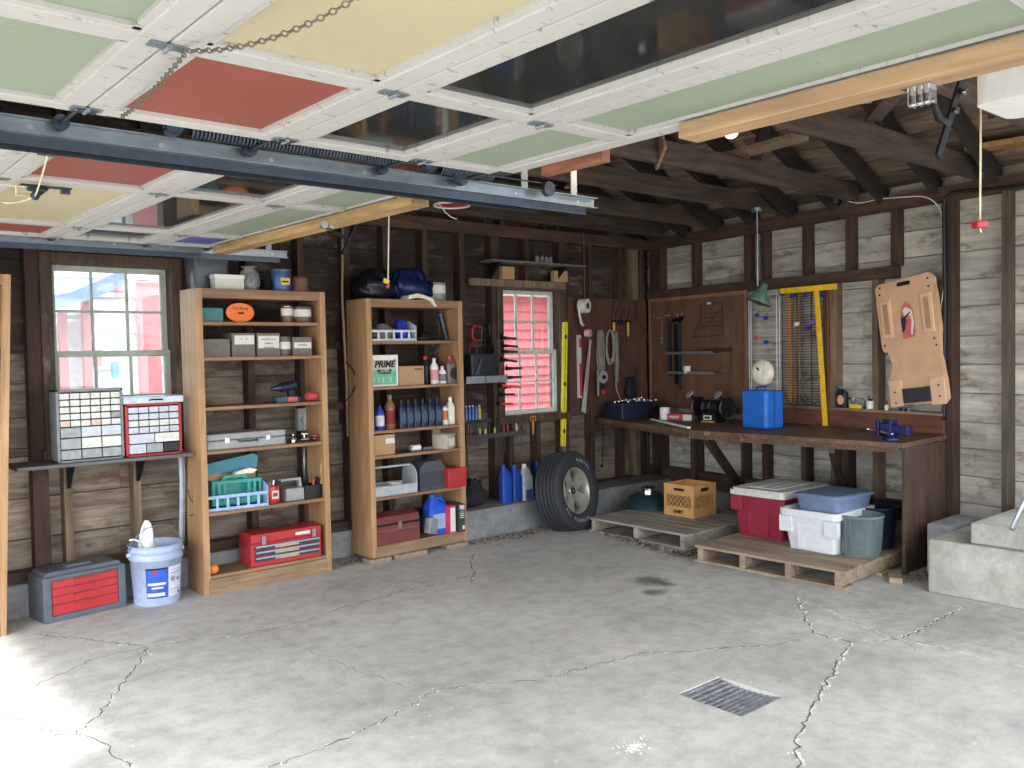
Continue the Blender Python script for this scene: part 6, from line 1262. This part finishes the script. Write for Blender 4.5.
# spring clamps along the window edge
for k, (px, py, L_, m, dz) in enumerate(((512, 339, .085, BLACK, -.012), (513, 347, .085, BLACK, -.012), (513, 353, .085, BLACK, -.006), (512, 361, .05, BLACK, -.02), (517, 370, .10, BLACK, 0), (517, 379, .10, BLACK, 0), (510, 387, .06, plain('clamp_orange', (206, 84, 62), .5), -.012), (516, 388, .07, plain('clamp_orange', (0, 0, 0)), -.01), (510, 396, .075, BLACK, -.004), (508, 405, .05, CRED, -.01))):
    a = on_y(px-10, py-1.5, 5.80); c = on_y(px+3, py, 5.78); t = T('bar_clamp', ('black' if m is BLACK else ('red' if m is CRED else 'orange'))+' clamp handle reaching across the left edge of the small window', 'clamp', (a.x, a.y, a.z), group='clamps along the window edge'+('' if m is BLACK else ', coloured'))
    v = Vector((c.x-a.x, c.y-a.y, dz)); v.x *= 1.15; MB().bar((0, 0, 0), v, .022, .020).build('handle', m, t, .004); MB().cyl((-.01, 0, 0), (v.x*.35, 0, dz*.35), .015, n=8).build('collar', IRON, t); MB().bar((-.005, .0, -.02), (-.005, 0, .03), .01, .012).build('jaw', IRON, t)
# can rack and tool rack
l_, z_, w_, h_ = sb(466, 492, 420, 423, 5.72); t = T('can_rack', 'small dark rack of spray cans under the shelf with the metal edge', 'rack', l_); MB().box(-w_/2, 0, 0, w_/2, .1, .01).box(-w_/2, 0, .01, w_/2, .004, .03).build('tray', STEEL, t)
for k in range(5):
    x = l_.x-w_/2+.03+k*.035; t = T('spray_can', 'slim blue can standing in the small dark rack' if k < 4 else 'slim yellow can at the right end of the small dark rack', 'can', (x, 5.755, l_.z+.011), group='blue cans in the rack' if k < 4 else None)
    MB().lathe([(.0145, 0), (.0145, .10), (.009, .112), (.009, .128)], 12).build('body', plain('can_steel_blue', (76, 104, 170), .35, .4) if k < 4 else plain('can_yellow', (180, 170, 70), .4), t); MB().cyl((0, 0, .112), (0, 0, .135), .008, n=8).build('cap', WHITE if k != 3 else BLACK, t)
l_, z_, w_, h_ = sb(466, 527, 435, 437, 5.74); t = T('tool_rack', 'long narrow dark tool rack under the small window', 'tool rack', l_); MB().box(-w_/2, 0, -.004, w_/2, .10, .012).box(-w_/2, 0, .012, w_/2, .006, .035).build('board', plain('rack_dark', (70, 66, 64), .7), t, .002)
r2 = random.Random(21); TC = [(plain('grip_yellow', (190, 176, 84), .45), 'yellow'), (BLACK, 'black'), (plain('grip_wine', (120, 50, 62), .45), 'wine red'), (plain('grip_clear', (196, 170, 150), .35), 'pale'), (NAVY, 'navy'), (plain('grip_dark_red', (130, 40, 40), .4), 'dark red')]
for k in range(13):
    x = l_.x-w_/2+.03+k*(w_-.06)/12; m, nm = TC[r2.choice([1, 4, 1, 5, 0, 2, 3]) if k not in (6, 11) else 0]; z0 = l_.z
    t = T('screwdriver', nm+' handled screwdriver standing in the tool rack under the small window', 'screwdriver', (x, 5.775+.01*(k % 2), z0+.013), group=nm+' screwdrivers in the tool rack'); hh = r2.uniform(.06, .1)
    MB().lathe([(.008, 0), (.0105, .01), (.0105, hh*.8), (.006, hh)], 8).build('handle', m, t); MB().cyl((0, 0, -.0), (0, 0, -.03-r2.random()*.06 if k % 4 else -.16), .003, n=6).build('shaft', STEEL, t)
t = T('scissors', 'scissors with orange handles hanging under the small window', 'scissors', on_y(533, 422, 5.785)); OR = plain('scissor_orange', (206, 140, 76), .45); b = MB()
for s0 in (-1, 1): b.tube([(s0*.016+.017*math.cos(a), 0, .03+.022*math.sin(a)) for a in [2*math.pi*j/12 for j in range(12)]], .0045, 6, closed=True)
b.build('handle', OR, t); MB().prism([(-.012, 0), (.012, 0), (.006, -.11), (-.006, -.11)], -.003, .003).build('blade', OR, t)
# levels
a, c = on_y(566, 322, 5.80), on_y(564, 446, 5.80); t = T('spirit_level', 'long yellow spirit level standing against the back wall', 'spirit level', (c.x, 5.80, c.z)); d_ = a-c; d_.y = 0
MB().prism([(-.028, 0), (.024, 0), (.024+d_.x, d_.z), (-.028+d_.x, d_.z)], 0, .022).build('body', plain('level_yellow', (228, 214, 48), .35), t, .003); MB().prism([(-.006, .01), (.003, .01), (.003+d_.x, d_.z-.01), (-.006+d_.x, d_.z-.01)], -.0015, -.0002).build('groove', plain('level_olive', (170, 158, 30), .5), t)
for f in (.12, .5, .88): MB().prism(circ(-.0+d_.x*f, d_.z*f, .014, 14, .022), -.003, .001).build('vial_window', INK, t)
solo(MB().box(-.02, -.01, -.05, .02, .03, -.001), 'nail_block', STUD_L, 'small block holding the foot of the yellow level', 'block', (c.x, 5.80, c.z))
a, c = on_y(581, 335, 5.82), on_y(580, 398, 5.82); t = T('spirit_level', 'red and white level hanging under the rolls of cord', 'spirit level', (c.x, 5.815, c.z)); h = a.z-c.z; MB().box(-.025, 0, 0, .025, .018, h).build('body', plain('level_grey', (190, 186, 188), .4), t, .002)
for z0, z1 in ((.02, h*.55), (h*.8, h*.95)): MB().box(-.005, -.0015, z0, .024, -.0002, z1).build('red_panel', plain('level_red', (176, 44, 56), .45), t)
a, c = on_y(590, 340, 5.80), on_y(584, 411, 5.80); b = MB(); b.prism([(c.x-.035, c.z), (c.x+.012, c.z-.02), (a.x+.01, a.z), (a.x-.01, a.z)], 5.79, 5.802); solo(b, 'saw_blade', plain('saw_white', (176, 172, 172), .4), 'pale tapering blade hanging over the red and white level', 'blade')
# rolls of cord on the hanging line
X_ = on_y(586, 300, 5.74).x
def roll(px, py, r, w_, m, lab, core, Y=5.74):
    q = on_y(px, py, Y); t = T('cord_roll', lab, 'roll', q, R(-72)); MB().cyl((-w_/2, 0, 0), (w_/2, 0, 0), r, n=24).build('winding', m, t); MB().cyl((w_/2, 0, 0), (w_/2+.002, 0, 0), r*.45, n=16).build('core', core, t); return q
WT = plain('roll_white', (214, 210, 204), .8); q = roll(584, 306, .065, .08, WT, 'big white roll hung on the line beside the dark panel', IRON); roll(588, 333, .034, .05, plain('roll_pale', (200, 170, 170), .8), 'small roll with a red end hung below the white roll', plain('roll_red_end', (226, 70, 50), .6))
solo(MB().tube([(q.x-.065, 5.74, q.z), (q.x-.062, 5.74, q.z-.08), (q.x-.03, 5.75, q.z-.16), (q.x, 5.75, q.z-.18)], .012, 6), 'tape_end', WT, 'loose white tape running from the big roll to the small one', 'tape')
q2 = on_y(586, 160, 5.74); solo(MB().tube([(q.x+.01, 5.74, 2.6), (q.x+.01, 5.74, q.z-.1)], .004), 'hanging_line', plain('brown_twine', (120, 96, 84), .9), 'thin brown line hanging from the roof to the rolls', 'line')
b = MB(); b.tube([on_y(589, 336, 5.76), on_y(589, 350, 5.76), on_y(588, 370, 5.77), on_y(586, 392, 5.78)], .004); solo(b, 'string', plain('pink_cord', (206, 90, 100), .8), 'red cord trailing down from the small roll', 'cord')
# loops of cord, drill and odds on the dark panel
GC = plain('grey_cord', (150, 144, 136), .8)
def loops(label, px, py, rx, rz_, n, m, seed, Y=5.80, r=.0045):
    r2 = random.Random(seed); q = on_y(px, py, Y); b = MB()
    for k in range(n):
        dx = r2.uniform(-.012, .012); sx = rx*r2.uniform(.8, 1.1); sz = rz_*r2.uniform(.9, 1.1); b.tube([(q.x+dx+sx*math.sin(a), Y-.008*k+r2.uniform(-.003, .003), q.z-sz+sz*math.cos(a)) for a in [2*math.pi*j/20 for j in range(20)]], r, 5, closed=True)
    return solo(b, 'cord_loops', m, label, 'cord')
loops('tall bunch of grey cord loops hung left on the dark panel', 599, 330, .022, .20, 6, GC, 1); loops('round hank of pale cord on the dark panel', 609, 330, .055, .155, 4, GC, 2, 5.79, .006); loops('narrow loop of pale wire right of the round hank', 616, 332, .016, .24, 3, GC, 3)
b = MB(); b.tube(smooth([on_y(x, y, 5.78) for x, y in ((616, 335), (617, 360), (616, 385), (620, 398), (624, 404))]), .006); solo(b, 'cord', GC, 'single grey cord dropping into the navy bin', 'cord')
for k, (px, py, ln) in enumerate(((614, 322, .09), (628, 322, .14))):
    q = on_y(px, py, 5.80); t = T('clamp_grip', ['short yellow gripped tool on the dark panel', 'long yellow gripped tool on the dark panel'][k], 'hand tool', q); MB().lathe([(.010, -ln), (.013, -ln*.9), (.014, -.02), (.008, 0)], 12).build('grip', plain('grip_amber', (196, 150, 40), .4), t); MB().cb((.0, 0, .006), (.05, .02, .016)).build('head', IRON, t); MB().cyl((0, 0, -ln), (0, 0, -ln-.07), .005, n=8).build('shaft', STEEL, t)
q = on_y(621, 322, 5.81); solo(MB().cb((0, 0, 0), (.06, .02, .06)), 'dark_block', BLACK, 'black tool head between the two yellow grips', 'tool head', q, bev=.008)
q = on_y(602, 377, 5.76); t = T('angle_grinder', 'grey disc tool with a red label hung on the dark panel', 'power tool', q); MB().cyl((0, -.02, 0), (0, .0, 0), .06, n=24).build('guard', GREYM, t); MB().cyl((0, -.035, 0), (0, -.02, 0), .02, n=12).build('spindle', IRON, t); MB().box(-.03, -.01, -.17, .035, .04, -.05).build('body', BLACK, t, .006); MB().box(-.026, -.0115, -.165, .03, -.0102, -.12).build('red_label', plain('label_red', (170, 50, 62), .5), t)
solo(MB().box(-.016, -.006, -.24, .006, .0, .0), 'steel_rule', GREYM, 'pale steel strip hanging beside the grey disc tool', 'strip', on_y(598, 370, 5.75))
lump('dark cloth bag hung low on the dark panel near the corner', 'cloth_bag', 'bag', on_y(634, 398, 5.74), .075, .04, .20, plain('bag_dark_navy', (24, 28, 42), .8), 12); q = on_y(637, 370, 5.78); solo(MB().tube([(0, 0, .09), (-.03, 0, .06), (-.04, 0, .0), (.03, 0, -.0)], .004), 'wire_hanger', STEEL, 'thin bent wire hanging above the dark cloth bag', 'wire', q)
for k, (x, y0, y1) in enumerate(((590, 408, 450), (602, 420, 466))): a, c = on_y(x, y0, 5.83), on_y(x, y1, 5.83); b = MB(); b.tube([a, (a+c)/2+Vector((.006, -.01, 0)), c], .004); b.ball(c, .014); solo(b, 'dangling_cable', IRON, ['dark cord hanging below the panel beside the yellow level', 'dark cord with a small weight under the bench end'][k], 'cord')
# loft shelf over the small window
l_, z_, w_, h_ = sb(493, 586, 263, 268, 5.66); l_.z = 2.262; t = T('high_shelf', 'long thin high shelf above the small window', 'shelf', l_); MB().box(-w_/2, 0, 0, w_/2, .18, .018).build('board', wood('high_shelf_wood', (80, 78, 76), (132, 130, 128), 0, .7, 1, .3, .1), t, .002)
for x in (-w_*.4, w_*.3): MB().prism([(.18, 0), (.03, 0), (.18, -.14)], x-.01, x+.01, ax='x').build('bracket', IRON, t)
for k, x in enumerate((.02, .08, .13, .18)): t = T('jar', 'small grey jar standing on the high shelf', 'jar', (l_.x+x, 5.74, 2.281), group='jars on the high shelf'); MB().lathe([(.02, 0), (.021, .05), (.016, .06)], 12).build('body', CLEARP, t); MB().cyl((0, 0, .058), (0, 0, .072), .019, n=12).build('lid', STEEL, t)
sl = slot(500, 517, 268, 284, 5.80); carton('carton', 'brown cardboard box under the left end of the high shelf', 'box', (Vector((sl[0].x, 5.80, 2.132)), 0, .14, .11), .045, CARD); sl = slot(555, 575, 270, 284, 5.79); carton('carton', 'brown cardboard box on the header right under the high shelf', 'box', (Vector((sl[0].x-.05, 5.79, 2.132)), 0, .17, .10), .05, CARD); 
# upright pipe and rods between the bookshelves
a = on_y(343, 225, 5.70); solo(MB().tube([(a.x+.02, 5.74, 2.5), (a.x, 5.74, 1.9), (a.x+.02, 5.74, 1.3), (a.x+.03, 5.76, .9)], .010, 8), 'pipe', plain('tan_pipe', (150, 124, 104), .6), 'thin tan pipe running down the wall between the two bookshelves', 'pipe')
solo(MB().tube(smooth([on_y(x, y, 5.62) for x, y in ((346, 362), (354, 372), (356, 384), (350, 396), (345, 402))]), .005), 'cable', IRON, 'dark cable curling beside the raised bookshelf', 'cable')
solo(MB().tube(smooth([on_y(x, y, 5.60) for x, y in ((188, 490), (191, 500), (196, 505), (197, 512), (189, 516))]), .0025), 'wire', IRON, 'thin dark wire curling at the side of the first bookshelf', 'wire')
t = T('hinge_bracket', 'chrome hinge bracket hanging from the far door timber', 'bracket', on_z(327, 226, 2.07)); MB().cb((0, 0, 0), (.05, .04, .02)).build('plate', CHROME, t, .004); MB().cyl((-.03, -.035, .0), (.03, .035, 0), .016, n=12).build('barrel', CHROME, t)
a, c, e = on_y(356, 224, 4.7), on_y(343, 254, 4.7), on_y(333, 232, 4.7); solo(MB().bar(a, c, .02, .02).bar(e, (a+c)/2, .015, .02), 'strut_arm', IRON, 'black steel arm hanging from the far door timber', 'arm'); solo(MB().bar(on_y(360, 223, 4.7), on_y(380, 226, 4.7), .01, .012), 'steel_rod', IRON, 'short black rod beside the black arm', 'rod')
# red and white bulb fitting seen under the tracks
t = T('reflector_lamp', 'round red shade with a white rim and wire hanging behind the tracks', 'lamp', on_y(452, 203, 5.0)); MB().lathe([(.12, -.015), (.12, 0), (.05, .04), (.0001, .045)], 28).build('shade', plain('lamp_red', (190, 40, 50), .4), t); MB().tube([(.125*math.cos(a), .125*math.sin(a), -.015) for a in [2*math.pi*j/24 for j in range(24)]], .009, 6, closed=True).build('rim', WHITE, t); MB().tube([(-.11, 0, -.02), (-.06, 0, -.07), (-.01, 0, -.10), (.04, 0, -.11)], .004).build('wire', CREAM, t); MB().tube([(0, 0, .04), (0, 0, .32)], .006).build('cord', IRON, t)
# floor drain
t = T('drain_grate', 'sagging metal grate over the floor drain', 'drain grate', (3.14, 2.255, 0)); GM = plain('grate_metal', (150, 152, 160), .5, .3, .3, 25); b = MB()
def dish(y): return -.016*(1-(y/.165)**2)-.001
b = MB(); n = 11
for k in range(n):
    y = -.152+.304*k/(n-1); z = dish(y); o = MB(); o.add([(-.148, y-.007, z-.008), (.148, y-.007, z-.008), (.148, y+.007, z-.008), (-.148, y+.007, z-.008), (-.148, y-.007, z), (.148, y-.007, z), (.148, y+.007, z), (-.148, y+.007, z)], [(3,2,1,0),(4,5,6,7),(0,1,5,4),(1,2,6,5),(2,3,7,6),(3,0,4,7)]); o.build('bar', GM, t, .001)
for x in (-.148, -.05, .05, .148): MB().tube([(x, -.16+.32*j/10, dish(-.16+.32*j/10)-.012) for j in range(11)], .006).build('cross_rib', GM, t)
# leaf litter along the kerb and around the pallets
b = MB(); r2 = random.Random(31)
def litter(x0, y0, x1, y1, n, sp):
    for _ in range(n):
        u = r2.random(); x = x0+(x1-x0)*u+r2.gauss(0, sp); y = y0+(y1-y0)*u+r2.gauss(0, sp); s_ = r2.uniform(.006, .022); a = r2.random()*6.3; z = r2.uniform(.001, .012)
        p = [(x+s_*math.cos(a+q)*f, y+s_*math.sin(a+q)*f, z+r2.uniform(0, .01)) for q, f in ((0, 1), (1.7, .5), (3.14, 1), (4.6, .5))]; b.add(p, [(0, 1, 2, 3)], r2.choice((0, 0, 1, 2)))
litter(4.25, 5.42, 5.75, 5.40, 420, .05); litter(5.25, 5.12, 5.05, 4.0, 380, .045); litter(5.0, 4.0, 5.3, 4.03, 120, .05); litter(5.55, 2.55, 5.8, 2.55, 160, .06); litter(6.2, 5.15, 6.45, 4.4, 150, .05); litter(3.1, 5.55, 3.3, 5.6, 90, .05)
tag(b.build('leaf_litter', [plain('dry_leaf', (112, 92, 74), .9), plain('pale_leaf', (168, 150, 126), .9), plain('dark_leaf', (62, 50, 42), .9)]), 'dry leaves and grit along the kerb and around the pallets', 'leaf litter', kind='stuff')
# goods stored on the joists, seen through the door glass
JZ = 2.746
def upz(x, y, z=JZ): p = on_z(x, y, z); return p
p = upz(375, 126, 2.95); p.z = JZ; solo(MB().box(-.15, 0, 0, .15, .02, .22), 'green_board', plain('faded_green', (90, 140, 120), .7), 'faded green board standing on the joists above the near door glass', 'board', (p.x, 3.42, JZ), -.4)
for k, (px, py) in enumerate(((427, 132), (436, 133), (446, 133))):
    p = upz(px, py+8, JZ); t = T('jar', ['pale jar on the joists seen through the near door glass, leftmost of three', 'pale jar on the joists seen through the near door glass, middle one', 'dark jar on the joists seen through the near door glass, rightmost'][k], 'jar', (p.x, 3.42, JZ)); MB().lathe([(.05, 0), (.055, .02), (.055, .14), (.04, .17)], 16).build('body', plain('dusty_glass', (150, 150, 146), .4) if k < 2 else plain('dusty_dark', (60, 60, 60), .5), t); MB().cyl((0, 0, .165), (0, 0, .19), .045, n=14).build('lid', GALV, t)
a, c = on_y(553, 62, 2.44), on_y(559, 106, 2.44); b = MB(); a.z, c.z = a.z, max(c.z, 2.56); solo(MB().bar(a, c, .02, .03), 'yellow_stick', plain('stick_yellow', (206, 196, 44), .4), 'yellow stick hanging on the joist seen through the near door glass', 'stick')
q = on_z(563, 44, 2.80); t = T('metal_dish', 'round pale dish lying over the joists seen through the near door glass', 'dish', (q.x, q.y, 2.76)); MB().lathe([(.0001, 0), (.06, .002), (.14, .04), (.15, .045)], 28).build('dish', GREYM, t)
for k, (px, py, sx, sy, sz, m, nm) in enumerate(((500, 70, .5, .12, .1, STUD, 'dark timber offcut'), (250, 185, .25, .3, .22, plain('loft_box', (70, 72, 78), .7), 'dark grey carton'), (205, 205, .16, .3, .2, plain('teal_box', (60, 110, 120), .6), 'teal carton'), (235, 203, .2, .3, .16, plain('orange_box', (190, 92, 50), .6), 'orange carton'))):
    p = upz(px, py, JZ+.02); solo(MB().box(-sx/2, -sy/2, 0, sx/2, sy/2, sz), 'loft_box', m, nm+' resting on the joists above the overhead doors', 'box', (p.x, p.y, JZ+.001), .1*k, bev=.004)
for k, (x0, y0, x1, y1) in enumerate(((2.2, 1.0, 4.4, 2.3), (2.9, .9, 4.9, 2.5), (1.8, 2.2, 1.9, 3.9))):
    solo(MB().bar((x0, y0, JZ+.02+.03*k), (x1, y1, JZ+.02+.03*k), .09, .028), 'stored_timber', [STUD_L, JOIST, PLATE][k], ['pale length of timber stored across the joists', 'darker length of timber stored across the joists', 'brown timber laid across the joists above the middle'][k], 'timber')
t = T('strip_light', 'white strip light fixed under the roof seen through the near door glass', 'strip light', on_z(735, 12, 3.1), .45); MB().box(-.5, -.05, 0, .5, .05, .05).build('housing', WHITE, t, .01); MB().cyl((-.46, 0, -.01), (.46, 0, -.01), .016, n=12).build('tube', WHITE, t)
for x in (-.4, .4): MB().tube([(x, 0, .05), (x, 0, .5)], .003).build('chain', STEEL, t)
